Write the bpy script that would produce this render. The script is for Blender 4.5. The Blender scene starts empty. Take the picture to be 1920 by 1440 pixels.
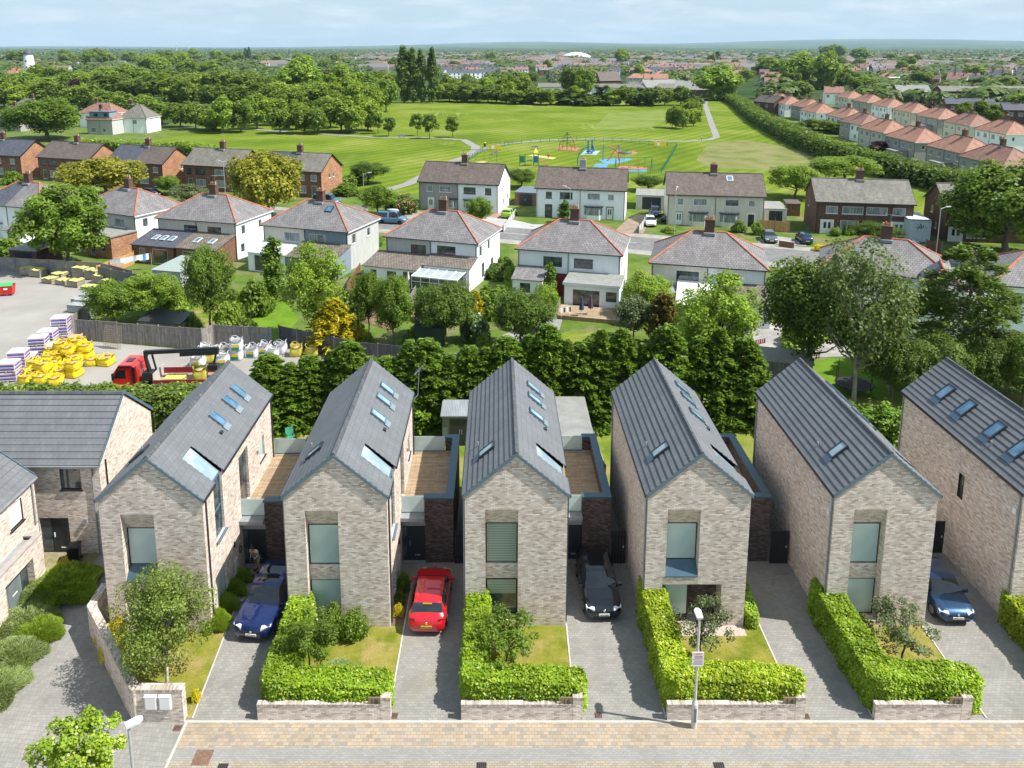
import bpy, math, random
import numpy as np
from mathutils import Vector, Matrix
from math import *
random.seed(7)
RNG = np.random.default_rng(11)
SC = bpy.context.scene
COL = SC.collection
# ------------------------------------------------------------------ camera model (measured from the photograph)
CX, CY, FP, PT, HC = 932., 357., 1460., radians(10.33), 28.

def G(px, py, z=0.):
    th = PT + atan((py - CY) / FP)
    Y = (HC - z) / tan(th)
    return Vector(((px - CX) / FP * (Y * cos(PT) + (HC - z) * sin(PT)), Y, z))

def Zat(py, Y):
    return HC - tan(PT + atan((py - CY) / FP)) * Y

def Xat(px, Y, z):
    return (px - CX) / FP * (Y * cos(PT) + (HC - z) * sin(PT))

cam = bpy.data.cameras.new('camera')
cam_o = bpy.data.objects.new('camera', cam)
COL.objects.link(cam_o)
cam_o.location = (0, 0, HC)
cam_o.rotation_euler = (pi / 2 - PT, 0, 0)
cam.sensor_width = 36
cam.lens = FP / 1920 * 36
cam.shift_x = (960 - CX) / 1920
cam.shift_y = (CY - 720) / 1920
cam.clip_end = 60000
SC.camera = cam_o

# ------------------------------------------------------------------ object helpers
def tag(o, label=None, cat=None, group=None, kind=None):
    if label: o['label'] = label
    if cat: o['category'] = cat
    if group: o['group'] = group
    if kind: o['kind'] = kind
    return o

def thing(name, label, cat, loc=(0, 0, 0), rz=0., group=None, scale=None):
    o = bpy.data.objects.new(name, None)
    COL.objects.link(o)
    o.location = loc
    o.rotation_euler = (0, 0, rz)
    if scale: o.scale = scale
    o.empty_display_size = .2
    return tag(o, label, cat, group)

def link(name, me, parent=None):
    o = bpy.data.objects.new(name, me)
    COL.objects.link(o)
    o.parent = parent
    return o

def children(o):
    return [c for c in ALLCH.get(o.name, [])]

def kids(o):
    return [c for c in COL.objects if c.parent == o]

def dup(root, loc, rz, label, group=None, scale=None, tree=None):
    """copy of a thing with its parts and sub-parts"""
    r = root.copy(); COL.objects.link(r)
    r.location = loc; r.rotation_euler = (0, 0, rz)
    if scale: r.scale = scale
    r['label'] = label
    if group: r['group'] = group
    for ch, gs in (tree or subtree(root)):
        c = ch.copy(); COL.objects.link(c); c.parent = r
        for g in gs:
            d = g.copy(); COL.objects.link(d); d.parent = c
    return r

def subtree(root):
    ks = kids(root)
    return [(k, kids(k)) for k in ks]

class MB:
    def __init__(s):
        s.v = []; s.f = []; s.m = []; s.sm = []
    def face(s, pts, m=0, sm=False):
        i = len(s.v)
        s.v += [tuple(p) for p in pts]
        s.f.append(tuple(range(i, i + len(pts)))); s.m.append(m); s.sm.append(sm)
        return s
    def box(s, x0, x1, y0, y1, z0, z1, m=0, skip=''):
        P = [(x0, y0, z0), (x1, y0, z0), (x1, y1, z0), (x0, y1, z0), (x0, y0, z1), (x1, y0, z1), (x1, y1, z1), (x0, y1, z1)]
        for k, q in (('b', (0, 3, 2, 1)), ('t', (4, 5, 6, 7)), ('f', (0, 1, 5, 4)), ('k', (2, 3, 7, 6)), ('l', (3, 0, 4, 7)), ('r', (1, 2, 6, 5))):
            if k not in skip: s.face([P[i] for i in q], m)
        return s
    def obox(s, c, dx, dy, dz, m=0):
        """box from a corner and three edge vectors (right handed)"""
        c = Vector(c); dx = Vector(dx); dy = Vector(dy); dz = Vector(dz)
        P = [c, c + dx, c + dx + dy, c + dy]; P += [p + dz for p in P]
        for q in ((0, 3, 2, 1), (4, 5, 6, 7), (0, 1, 5, 4), (2, 3, 7, 6), (3, 0, 4, 7), (1, 2, 6, 5)):
            s.face([P[i] for i in q], m)
        return s
    def prism(s, poly, y0, y1, m=0, ax='y'):
        """extrude a closed x-z outline (counter-clockwise seen from -y) along y; ax='z' extrudes an x-y outline along z; ax='x' a y-z outline along x"""
        if ax == 'y': A = [(x, y0, z) for x, z in poly]; B = [(x, y1, z) for x, z in poly]
        elif ax == 'x': A = [(y1, x, z) for x, z in poly]; B = [(y0, x, z) for x, z in poly]
        else: A = [(x, y, y1) for x, y in poly]; B = [(x, y, y0) for x, y in poly]
        n = len(poly)
        s.face(A, m); s.face(B[::-1], m)
        for i in range(n):
            j = (i + 1) % n
            s.face([A[i], B[i], B[j], A[j]], m)
        return s
    def tube(s, p0, p1, r0, r1=None, n=8, m=0, cap=True, sm=True):
        r1 = r0 if r1 is None else r1
        p0 = Vector(p0); p1 = Vector(p1); d = (p1 - p0).normalized()
        a = d.cross(Vector((0, 0, 1)))
        a = Vector((1, 0, 0)) if a.length < .01 else a.normalized()
        b = d.cross(a)
        R0 = [p0 + (a * cos(2 * pi * i / n) + b * sin(2 * pi * i / n)) * r0 for i in range(n)]
        R1 = [p1 + (a * cos(2 * pi * i / n) + b * sin(2 * pi * i / n)) * r1 for i in range(n)]
        i0 = len(s.v); s.v += [tuple(p) for p in R0 + R1]
        for i in range(n):
            j = (i + 1) % n
            s.f.append((i0 + i, i0 + j, i0 + n + j, i0 + n + i)); s.m.append(m); s.sm.append(sm)
        if cap:
            s.face(R0[::-1], m); s.face(R1, m)
        return s
    def path(s, pts, r, n=6, m=0):
        for a, b in zip(pts[:-1], pts[1:]): s.tube(a, b, r, r, n, m)
        return s
    def lathe(s, prof, n=16, m=0, c=(0, 0, 0), sm=True):
        """rings of (r, z) round the z axis at c"""
        i0 = len(s.v)
        for r, z in prof:
            s.v += [(c[0] + r * cos(2 * pi * i / n), c[1] + r * sin(2 * pi * i / n), c[2] + z) for i in range(n)]
        for k in range(len(prof) - 1):
            for i in range(n):
                j = (i + 1) % n
                s.f.append((i0 + k * n + i, i0 + k * n + j, i0 + (k + 1) * n + j, i0 + (k + 1) * n + i)); s.m.append(m); s.sm.append(sm)
        return s
    def grid(s, rows, m=0, sm=True, closed=False):
        """rows: list of equal-length point lists"""
        i0 = len(s.v); w = len(rows[0])
        for r in rows: s.v += [tuple(p) for p in r]
        for k in range(len(rows) - 1):
            for i in range(w if closed else w - 1):
                j = (i + 1) % w
                s.f.append((i0 + k * w + i, i0 + k * w + j, i0 + (k + 1) * w + j, i0 + (k + 1) * w + i)); s.m.append(m); s.sm.append(sm)
        return s
    def wall(s, o, u, W, H, holes=(), m=0, z0=0.):
        """wall rectangle from o along unit u (seen from outside: u runs right), with rectangular holes (u0,u1,z0,z1)"""
        o = Vector(o); u = Vector(u)
        us = sorted({0., W} | {min(max(h[i], 0), W) for h in holes for i in (0, 1)})
        zs = sorted({z0, H} | {min(max(h[i], z0), H) for h in holes for i in (2, 3)})
        for a, b in zip(us[:-1], us[1:]):
            for c, d in zip(zs[:-1], zs[1:]):
                cu, cz = (a + b) / 2, (c + d) / 2
                if any(h[0] < cu < h[1] and h[2] < cz < h[3] for h in holes): continue
                up = Vector((0, 0, 1))
                s.face([o + u * a + up * c, o + u * b + up * c, o + u * b + up * d, o + u * a + up * d], m)
        return s
    def mesh(s, name, mats):
        me = bpy.data.meshes.new(name)
        me.from_pydata(s.v, [], s.f)
        for mt in (mats if isinstance(mats, (list, tuple)) else [mats]): me.materials.append(mt)
        me.polygons.foreach_set('material_index', s.m)
        me.polygons.foreach_set('use_smooth', s.sm)
        # metric uv: horizontal run / up the face
        V = np.array(s.v, dtype=float)
        uv = np.zeros((sum(len(f) for f in s.f), 2))
        k = 0
        for f in s.f:
            P = V[list(f)]
            n = np.zeros(3)
            for i in range(1, len(P) - 1):
                n += np.cross(P[i] - P[0], P[i + 1] - P[0])
            L = np.linalg.norm(n)
            n = n / L if L > 1e-12 else np.array([0, 0, 1.])
            if abs(n[2]) > .985:
                uv[k:k + len(f)] = P[:, :2]
            else:
                t = np.array([-n[1], n[0], 0.]); t /= np.linalg.norm(t)
                b = np.cross(n, t)
                uv[k:k + len(f), 0] = P @ t; uv[k:k + len(f), 1] = P @ b
            k += len(f)
        lay = me.uv_layers.new(name='UVMap')
        lay.data.foreach_set('uv', uv.ravel())
        me.update()
        return me
    def build(s, name, mats, parent=None):
        return link(name, s.mesh(name, mats), parent)

def quadmesh(name, C, U, V, mat):
    """C centres, U,V half-edge vectors (N,3): one mesh of separate quads"""
    N = len(C)
    co = np.empty((N, 4, 3))
    co[:, 0] = C - U - V; co[:, 1] = C + U - V; co[:, 2] = C + U * .75 + V; co[:, 3] = C - U * .75 + V
    me = bpy.data.meshes.new(name)
    me.vertices.add(N * 4); me.vertices.foreach_set('co', co.ravel())
    me.loops.add(N * 4); me.loops.foreach_set('vertex_index', np.arange(N * 4))
    me.polygons.add(N); me.polygons.foreach_set('loop_start', np.arange(0, N * 4, 4))
    me.polygons.foreach_set('loop_total', np.full(N, 4))
    me.materials.append(mat)
    me.update(calc_edges=True)
    return me

# ------------------------------------------------------------------ materials
def srgb(r, g, b):
    f = lambda c: (c / 255 / 12.92) if c / 255 <= .04045 else ((c / 255 + .055) / 1.055) ** 2.4
    return (f(r), f(g), f(b))

def newmat(name):
    m = bpy.data.materials.new(name); m.use_nodes = True
    nt = m.node_tree
    b = nt.nodes['Principled BSDF']
    return m, nt, b

class NT:
    def __init__(s, nt): s.nt = nt
    def n(s, t, **kw):
        x = s.nt.nodes.new(t)
        for k, v in kw.items():
            if k[0] == 'i':
                key = k[1:]
                x.inputs[int(key) if key.isdigit() else key.replace('_', ' ')].default_value = v
            else: setattr(x, k, v)
        return x
    def l(s, a, b): s.nt.links.new(a, b)
    def ramp(s, fac, stops, interp='LINEAR'):
        r = s.n('ShaderNodeValToRGB'); r.color_ramp.interpolation = interp
        e = r.color_ramp.elements
        while len(e) < len(stops): e.new(.5)
        for el, (p, c) in zip(e, stops): el.position = p; el.color = (*c, 1)
        s.l(fac, r.inputs[0]); return r.outputs[0]
    def mix(s, fac, a, b, mode='MIX'):
        x = s.n('ShaderNodeMix', data_type='RGBA', blend_type=mode)
        for i, v in ((0, fac), (6, a), (7, b)):
            if isinstance(v, (int, float)): x.inputs[i].default_value = v
            elif isinstance(v, tuple): x.inputs[i].default_value = (*v, 1)
            else: s.l(v, x.inputs[i])
        return x.outputs[2]
    def noise(s, scale, coord=None, detail=3., rough=.55):
        x = s.n('ShaderNodeTexNoise'); x.inputs['Scale'].default_value = scale
        x.inputs['Detail'].default_value = detail; x.inputs['Roughness'].default_value = rough
        if coord is not None: s.l(coord, x.inputs['Vector'])
        return x.outputs[0]
    def coord(s, k='Object'):
        return s.n('ShaderNodeTexCoord').outputs[k]
    def world(s):
        return s.n('ShaderNodeNewGeometry').outputs['Position']
    def bump(s, h, bsdf, dist=.01, strength=1.):
        b = s.n('ShaderNodeBump'); b.inputs['Distance'].default_value = dist; b.inputs['Strength'].default_value = strength
        s.l(h, b.inputs['Height']); s.l(b.outputs[0], bsdf.inputs['Normal'])

MATS = {}
def plain(name, c, rough=.6, metal=0., var=.12, scale=3., spec=.5):
    if name in MATS: return MATS[name]
    m, nt, b = newmat(name); q = NT(nt)
    f = q.noise(scale, q.coord())
    col = q.ramp(f, [(.3, tuple(x * (1 - var) for x in c)), (.7, tuple(min(1, x * (1 + var)) for x in c))])
    q.l(col, b.inputs['Base Color'])
    b.inputs['Roughness'].default_value = rough; b.inputs['Metallic'].default_value = metal
    b.inputs['Specular IOR Level'].default_value = spec
    MATS[name] = m; return m

def cells(q, uv, w, h, mo):
    """running bond cells: a random value per brick and the mortar mask"""
    M_ = lambda op, a, b=None: _m(q, op, a, b)
    sp = q.n('ShaderNodeSeparateXYZ'); q.l(uv, sp.inputs[0])
    r = M_('DIVIDE', sp.outputs[1], h); rf = M_('FLOOR', r)
    c = M_('ADD', M_('DIVIDE', sp.outputs[0], w), M_('MULTIPLY', M_('FLOORED_MODULO', rf, 2.), .5)); cf = M_('FLOOR', c)
    cb = q.n('ShaderNodeCombineXYZ'); q.l(cf, cb.inputs[0]); q.l(rf, cb.inputs[1])
    wn = q.n('ShaderNodeTexWhiteNoise', noise_dimensions='2D'); q.l(cb.outputs[0], wn.inputs['Vector'])
    ax = M_('ABSOLUTE', M_('SUBTRACT', M_('FRACT', c), .5)); ay = M_('ABSOLUTE', M_('SUBTRACT', M_('FRACT', r), .5))
    return wn.outputs[0], M_('MAXIMUM', M_('GREATER_THAN', ax, .5 - mo / w), M_('GREATER_THAN', ay, .5 - mo / h))

def _m(q, op, a, b=None):
    x = q.n('ShaderNodeMath', operation=op)
    for i, v in enumerate((a, b)):
        if v is None: continue
        if isinstance(v, (int, float)): x.inputs[i].default_value = v
        else: q.l(v, x.inputs[i])
    return x.outputs[0]

def brick(name, stops, mortar, w=.225, h=.075, mo=.006, rough=.85, blotch=.25, bump=.004):
    m, nt, b = newmat(name); q = NT(nt)
    uv = q.coord('UV'); rnd, mask = cells(q, uv, w, h, mo)
    col = q.ramp(rnd, stops)
    n1 = q.n('ShaderNodeMapRange', i1=.35, i2=.65, i3=1 - blotch, i4=1 + blotch * .55); q.l(q.noise(.7, uv, 5., .65), n1.inputs[0])
    mul = q.n('ShaderNodeVectorMath', operation='SCALE'); q.l(col, mul.inputs[0]); q.l(n1.outputs[0], mul.inputs['Scale'])
    fin = q.mix(mask, mul.outputs[0], mortar)
    q.l(fin, b.inputs['Base Color']); b.inputs['Roughness'].default_value = rough
    if bump: q.bump(_m(q, 'SUBTRACT', 1., mask), b, bump)
    MATS[name] = m; return m

def tiles(name, c1, c2, w=.3, h=.2, gap=.008, dark=.45, rough=.7, lichen=None, streak=.2, bump=.008, spec=.4):
    """slates / concrete tiles in courses"""
    m, nt, b = newmat(name); q = NT(nt)
    uv = q.coord('UV')
    t = q.n('ShaderNodeTexBrick', iScale=1., offset=.5); t.inputs['Color1'].default_value = (0, 0, 0, 1); t.inputs['Color2'].default_value = (1, 1, 1, 1)
    t.inputs['Mortar'].default_value = (.5, .5, .5, 1)
    t.inputs['Brick Width'].default_value = w; t.inputs['Row Height'].default_value = h; t.inputs['Mortar Size'].default_value = gap
    q.l(uv, t.inputs['Vector'])
    bw = q.n('ShaderNodeRGBToBW'); q.l(t.outputs[0], bw.inputs[0])
    col = q.ramp(bw.outputs[0], [(0, c1), (1, c2)])
    mr = q.n('ShaderNodeMapRange', i1=.35, i2=.65, i3=1 - streak, i4=1 + streak)
    mp = q.n('ShaderNodeMapping'); mp.inputs['Scale'].default_value = (1., .35, 1.); q.l(uv, mp.inputs[0])
    q.l(q.noise(1.1, mp.outputs[0], 5., .65), mr.inputs[0])
    mul = q.n('ShaderNodeVectorMath', operation='SCALE'); q.l(col, mul.inputs[0]); q.l(mr.outputs[0], mul.inputs['Scale'])
    out = mul.outputs[0]
    if lichen:
        lc, amt = lichen
        f = q.n('ShaderNodeMapRange', i1=1 - amt, i2=1 - amt + .08, i3=0., i4=.8); q.l(q.noise(2.3, uv, 6., .7), f.inputs[0])
        out = q.mix(f.outputs[0], out, lc)
    fin = q.mix(t.outputs[1], out, tuple(x * dark for x in c1))
    q.l(fin, b.inputs['Base Color']); b.inputs['Roughness'].default_value = rough
    b.inputs['Specular IOR Level'].default_value = spec
    inv = q.n('ShaderNodeMath', operation='SUBTRACT', i0=1.); q.l(t.outputs[1], inv.inputs[1])
    if bump: q.bump(inv.outputs[0], b, bump)
    MATS[name] = m; return m

def render_wall(name, c, dirt=.14):
    m, nt, b = newmat(name); q = NT(nt)
    co = q.coord()
    mp = q.n('ShaderNodeMapping'); mp.inputs['Scale'].default_value = (1.6, 1.6, .35); q.l(co, mp.inputs[0])
    f = q.noise(1.2, mp.outputs[0], 6., .65)
    col = q.ramp(f, [(.35, tuple(x * (1 - dirt) for x in c)), (.6, c)])
    q.l(col, b.inputs['Base Color']); b.inputs['Roughness'].default_value = .9
    q.bump(q.noise(60., co, 2.), b, .004, .6)
    MATS[name] = m; return m

def leafmat(name, dark, light, transl=.35, obj_var=.18, warm=None, rough=.5, gloss=.3):
    m, nt, b = newmat(name); q = NT(nt)
    g = q.n('ShaderNodeNewGeometry')
    stops = [(0., dark), (.85, light)] + ([(1., warm)] if warm else [])
    col = q.ramp(g.outputs['Random Per Island'], stops)
    # clump scale colour drift: real leaves differ from branch to branch
    n = q.noise(.45, q.coord(), 2.)
    mr = q.n('ShaderNodeMapRange', i1=.35, i2=.65, i3=.78, i4=1.22); q.l(n, mr.inputs[0])
    oi = q.n('ShaderNodeObjectInfo')
    mo = q.n('ShaderNodeMapRange', i1=0., i2=1., i3=1 - obj_var, i4=1 + obj_var); q.l(oi.outputs['Random'], mo.inputs[0])
    mm = q.n('ShaderNodeMath', operation='MULTIPLY'); q.l(mr.outputs[0], mm.inputs[0]); q.l(mo.outputs[0], mm.inputs[1])
    mul = q.n('ShaderNodeVectorMath', operation='SCALE'); q.l(col, mul.inputs[0]); q.l(mm.outputs[0], mul.inputs['Scale'])
    q.l(mul.outputs[0], b.inputs['Base Color'])
    b.inputs['Roughness'].default_value = rough; b.inputs['Specular IOR Level'].default_value = gloss
    tr = q.n('ShaderNodeBsdfTranslucent')
    tc = q.mix(1., mul.outputs[0], (1.25, 1.15, .55), 'MULTIPLY'); q.l(tc, tr.inputs[0])
    mx = q.n('ShaderNodeMixShader', i0=transl); q.l(b.outputs[0], mx.inputs[1]); q.l(tr.outputs[0], mx.inputs[2])
    q.l(mx.outputs[0], nt.nodes['Material Output'].inputs[0])
    MATS[name] = m; return m

def grass(name, a, b_, dry=None, scale=.6, amt=.5):
    m, nt, b = newmat(name); q = NT(nt)
    w = q.world()
    f = q.noise(scale, w, 6., .65)
    col = q.ramp(f, [(.35, a), (.62, b_)])
    if dry:
        r = q.n('ShaderNodeMapRange', i1=.62 - amt * .25, i2=.75 - amt * .2, i3=0., i4=.85); q.l(q.noise(scale * .45 + .11, w, 5., .6), r.inputs[0])
        col = q.mix(r.outputs[0], col, dry)
    f2 = q.n('ShaderNodeMapRange', i1=.3, i2=.7, i3=.72, i4=1.28); q.l(q.noise(22., w, 3., .7), f2.inputs[0])
    mul = q.n('ShaderNodeVectorMath', operation='SCALE'); q.l(col, mul.inputs[0]); q.l(f2.outputs[0], mul.inputs['Scale'])
    q.l(mul.outputs[0], b.inputs['Base Color']); b.inputs['Roughness'].default_value = .95; b.inputs['Specular IOR Level'].default_value = .1
    q.bump(q.noise(35., w, 3.), b, .03, .6)
    MATS[name] = m; return m

def paving(name, stops, w=.2, h=.1, rot=0., grout=(.2, .19, .18), patch=.18, gap=.008, moss=None):
    m, nt, b = newmat(name); q = NT(nt)
    co = q.world()
    mp = q.n('ShaderNodeMapping'); mp.inputs['Rotation'].default_value = (0, 0, rot); q.l(co, mp.inputs[0])
    t = q.n('ShaderNodeTexBrick', iScale=1., offset=.5); t.inputs['Color1'].default_value = (0, 0, 0, 1); t.inputs['Color2'].default_value = (1, 1, 1, 1)
    t.inputs['Mortar'].default_value = (.5, .5, .5, 1)
    t.inputs['Brick Width'].default_value = w; t.inputs['Row Height'].default_value = h; t.inputs['Mortar Size'].default_value = gap
    q.l(mp.outputs[0], t.inputs['Vector'])
    bw = q.n('ShaderNodeRGBToBW'); q.l(t.outputs[0], bw.inputs[0])
    col = q.ramp(bw.outputs[0], stops)
    mr = q.n('ShaderNodeMapRange', i1=.35, i2=.65, i3=1 - patch, i4=1 + patch); q.l(q.noise(.55, co, 7., .7), mr.inputs[0])
    mul = q.n('ShaderNodeVectorMath', operation='SCALE'); q.l(col, mul.inputs[0]); q.l(mr.outputs[0], mul.inputs['Scale'])
    out = mul.outputs[0]
    if moss:
        f = q.n('ShaderNodeMapRange', i1=.55, i2=.75, i3=0., i4=.6); q.l(q.noise(.4, co, 3., .5), f.inputs[0])
        out = q.mix(f.outputs[0], out, moss)
    fin = q.mix(t.outputs[1], out, grout)
    q.l(fin, b.inputs['Base Color']); b.inputs['Roughness'].default_value = .85; b.inputs['Specular IOR Level'].default_value = .3
    inv = q.n('ShaderNodeMath', operation='SUBTRACT', i0=1.); q.l(t.outputs[1], inv.inputs[1])
    q.bump(inv.outputs[0], b, .004)
    MATS[name] = m; return m

def planks(name, c1, c2, w=.12, rough=.8, ax='u', gap=.008):
    m, nt, b = newmat(name); q = NT(nt)
    uv = q.coord('UV')
    t = q.n('ShaderNodeTexBrick', iScale=1., offset=.5); t.inputs['Color1'].default_value = (0, 0, 0, 1); t.inputs['Color2'].default_value = (1, 1, 1, 1)
    t.inputs['Mortar'].default_value = (.5, .5, .5, 1); t.inputs['Brick Width'].default_value = 2.6; t.inputs['Row Height'].default_value = w; t.inputs['Mortar Size'].default_value = gap
    mp = q.n('ShaderNodeMapping'); q.l(uv, mp.inputs[0])
    if ax == 'u': mp.inputs['Rotation'].default_value = (0, 0, pi / 2)
    q.l(mp.outputs[0], t.inputs['Vector'])
    bw = q.n('ShaderNodeRGBToBW'); q.l(t.outputs[0], bw.inputs[0])
    col = q.ramp(bw.outputs[0], [(0, c1), (1, c2)])
    mr = q.n('ShaderNodeMapRange', i1=.3, i2=.7, i3=.75, i4=1.2); q.l(q.noise(2.2, uv, 5., .7), mr.inputs[0])
    mul = q.n('ShaderNodeVectorMath', operation='SCALE'); q.l(col, mul.inputs[0]); q.l(mr.outputs[0], mul.inputs['Scale'])
    fin = q.mix(t.outputs[1], mul.outputs[0], tuple(x * .3 for x in c1))
    q.l(fin, b.inputs['Base Color']); b.inputs['Roughness'].default_value = rough
    inv = q.n('ShaderNodeMath', operation='SUBTRACT', i0=1.); q.l(t.outputs[1], inv.inputs[1]); q.bump(inv.outputs[0], b, .01)
    MATS[name] = m; return m

def glass(name, c, rough=.05, inner=None, spec=.8, scale=1.2):
    m, nt, b = newmat(name); q = NT(nt)
    if inner:
        f = q.noise(scale, q.coord(), 2.)
        q.l(q.ramp(f, [(.4, c), (.62, inner)]), b.inputs['Base Color'])
    else: b.inputs['Base Color'].default_value = (*c, 1)
    b.inputs['Roughness'].default_value = rough; b.inputs['Specular IOR Level'].default_value = spec
    MATS[name] = m; return m

def carpaint(name, c, metal=.3, rough=.28):
    m, nt, b = newmat(name); q = NT(nt)
    f = q.noise(140., q.coord(), 1.)
    q.l(q.ramp(f, [(.4, tuple(x * .85 for x in c)), (.6, tuple(min(1, x * 1.15) for x in c))]), b.inputs['Base Color'])
    b.inputs['Metallic'].default_value = metal; b.inputs['Roughness'].default_value = rough
    b.inputs['Coat Weight'].default_value = 1.; b.inputs['Coat Roughness'].default_value = .04
    MATS[name] = m; return m

BUFF = brick('buff_brick', [(0, (.41, .32, .26)), (.22, (.58, .485, .415)), (.7, (.70, .605, .53)), (1, (.83, .745, .67))], (.44, .37, .325), blotch=.10, mo=.005, bump=.002)
DARKB = brick('dark_brick', [(0, (.035, .026, .026)), (.5, (.075, .052, .048)), (1, (.14, .10, .09))], (.06, .05, .05))
REDB = brick('red_brown_brick', [(0, (.12, .05, .032)), (.5, (.20, .085, .05)), (1, (.27, .13, .08))], (.16, .11, .085), blotch=.15)
ORB = brick('orange_brick', [(0, (.28, .11, .05)), (.5, (.40, .18, .09)), (1, (.5, .27, .15))], (.33, .22, .15))
BRNB = brick('dark_brown_brick', [(0, (.07, .035, .025)), (.5, (.13, .06, .04)), (1, (.18, .09, .06))], (.10, .07, .055), blotch=.15)
ROOFN = tiles('modern_grey_tile', (.128, .135, .146), (.143, .151, .163), w=.33, h=.355, gap=.008, dark=.68, lichen=((.36, .25, .08), .24), streak=.1, rough=.6, bump=.004)
SLATE = tiles('weathered_slate', (.165, .155, .158), (.222, .21, .212), w=.34, h=.3, gap=.02, dark=.45, lichen=((.40, .40, .37), .25), streak=.2, rough=.7)
BTILE = tiles('brown_concrete_tile', (.10, .078, .068), (.14, .113, .10), w=.32, h=.3, gap=.012, dark=.5, streak=.18, lichen=((.28, .22, .13), .3))
GTILE = tiles('mossy_grey_tile', (.135, .128, .11), (.19, .18, .155), w=.32, h=.3, gap=.012, dark=.55, streak=.22, lichen=((.34, .3, .16), .36))
LTILE = tiles('lean_to_tile', (.15, .125, .105), (.21, .18, .155), w=.35, h=.36, gap=.03, dark=.35, streak=.2)
DTILE = tiles('dark_slate_tile', (.06, .065, .085), (.09, .095, .12), w=.4, h=.32, gap=.012, dark=.45, streak=.1)
OTILE = tiles('orange_clay_tile', (.275, .135, .09), (.37, .19, .13), w=.3, h=.28, gap=.012, dark=.6, streak=.2, lichen=((.30, .15, .10), .42))
OTILE2 = tiles('dull_red_tile', (.21, .11, .085), (.29, .15, .115), w=.3, h=.28, gap=.012, dark=.6, streak=.22)
RIDGE = plain('red_ridge_tile', (.45, .14, .075), .8, var=.3, scale=2.)
WHITE = render_wall('white_render', (.90, .935, .95), .08)
CREAM = render_wall('cream_render', (.68, .64, .55))
GREYR = render_wall('grey_pebbledash', (.36, .35, .33))
BLUER = render_wall('blue_grey_render', (.22, .29, .35))
PALEG = render_wall('pale_grey_render', (.50, .51, .50))
ZINC = plain('lit_blue_grey_metal', (.13, .20, .26), .38, .3, .08)  # paler copy of ZINCD: the sheen of the lit verges is put into this colour
ZINCD = plain('dark_teal_metal', (.055, .11, .15), .4, .3, .08)
ZINCL = plain('pale_metal_flashing', (.32, .38, .42), .35, .5, .05)
ANTH = plain('anthracite_metal', (.03, .036, .044), .35, .1, .08)
BLACKP = plain('black_gloss_paint', (.012, .013, .016), .3, 0, .1)
UPVC = plain('white_plastic', (.8, .81, .82), .35, 0, .03)
GUTB = plain('black_gutter_plastic', (.03, .03, .035), .4, 0, .1)
LEAD = plain('lead_grey', (.26, .28, .30), .6, .1, .15)
TEAL = glass('pale_teal_blind_glass', (.38, .50, .51), .05, (.54, .65, .62), .6, .45)
DGLASS = glass('dark_window_glass', (.025, .034, .042), .03, (.09, .12, .13), 1.)  # the paler noise patches put reflected sky into the glass colour
SKYGL = glass('blue_rooflight_glass', (.05, .13, .22), .03, (.10, .22, .34), 1.)
def curtmat():
    m, nt, b = newmat('window_with_net_curtain'); q = NT(nt)
    w = q.n('ShaderNodeTexNoise'); w.inputs['Scale'].default_value = 1.; mp = q.n('ShaderNodeMapping'); mp.inputs['Scale'].default_value = (7., 7., .5); q.l(q.coord(), mp.inputs[0]); q.l(mp.outputs[0], w.inputs['Vector'])
    q.l(q.ramp(w.outputs[0], [(.42, (.14, .17, .19)), (.6, (.34, .37, .38))]), b.inputs['Base Color']); b.inputs['Roughness'].default_value = .08; b.inputs['Specular IOR Level'].default_value = .7
    return m
CURT = curtmat()
CONC = plain('grey_concrete', (.42, .41, .38), .9, 0, .14, 1.5)
CONCD = plain('weathered_concrete', (.22, .21, .2), .95, 0, .25, 1.2)
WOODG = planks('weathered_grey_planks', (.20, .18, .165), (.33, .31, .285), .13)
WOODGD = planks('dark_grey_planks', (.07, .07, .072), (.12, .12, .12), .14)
WOODB = planks('brown_fence_planks', (.16, .075, .035), (.24, .12, .06), .13)
WOODO = planks('orange_new_planks', (.5, .26, .09), (.62, .35, .14), .13)
DECK = planks('timber_decking', (.29, .205, .125), (.40, .30, .19), .14, ax='v')
FELT = plain('grey_roof_felt', (.23, .235, .22), .95, 0, .16, 1.2)
BARK = plain('bark', (.14, .11, .085), .95, 0, .35, 4.)
BARKW = plain('pale_birch_bark', (.5, .48, .45), .9, 0, .35, 5.)
TERRA = plain('terracotta', (.52, .2, .1), .8, 0, .15)
# ------------------------------------------------------------------ foliage
L_LAUREL = leafmat('laurel_leaves', (.16, .28, .012), (.34, .50, .03), .45, .04, (.55, .6, .09), .4, .4)
L_LAURELY = leafmat('yellowing_laurel_leaves', (.19, .30, .012), (.42, .53, .03), .45, .04, (.68, .66, .11), .4, .4)
L_CON = leafmat('conifer_sprays', (.06, .13, .012), (.19, .31, .028), .4, .1, (.30, .40, .06))
L_CONT = leafmat('conifer_hedge_sprays', (.059, .106, .014), (.165, .248, .029), .3, .1, (.307, .354, .059))
L_MID = leafmat('mid_green_leaves', (.085, .155, .015), (.20, .31, .03), .45, .16, (.28, .37, .06))
L_DARK = leafmat('dark_green_leaves', (.062, .115, .016), (.145, .225, .026), .42, .16, (.2, .28, .045))
L_LIGHT = leafmat('light_green_leaves', (.14, .24, .02), (.29, .41, .045), .45, .1, (.38, .47, .09))
L_OLIVE = leafmat('olive_yellow_leaves', (.17, .185, .015), (.37, .37, .035), .38, .08, (.48, .44, .07))
L_SAGE = leafmat('sage_green_leaves', (.075, .105, .04), (.18, .23, .09), .35, .12, (.25, .29, .14))
L_ASH = leafmat('thin_grey_green_leaves', (.065, .105, .025), (.16, .225, .05), .4, .05, (.22, .27, .08))
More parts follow.
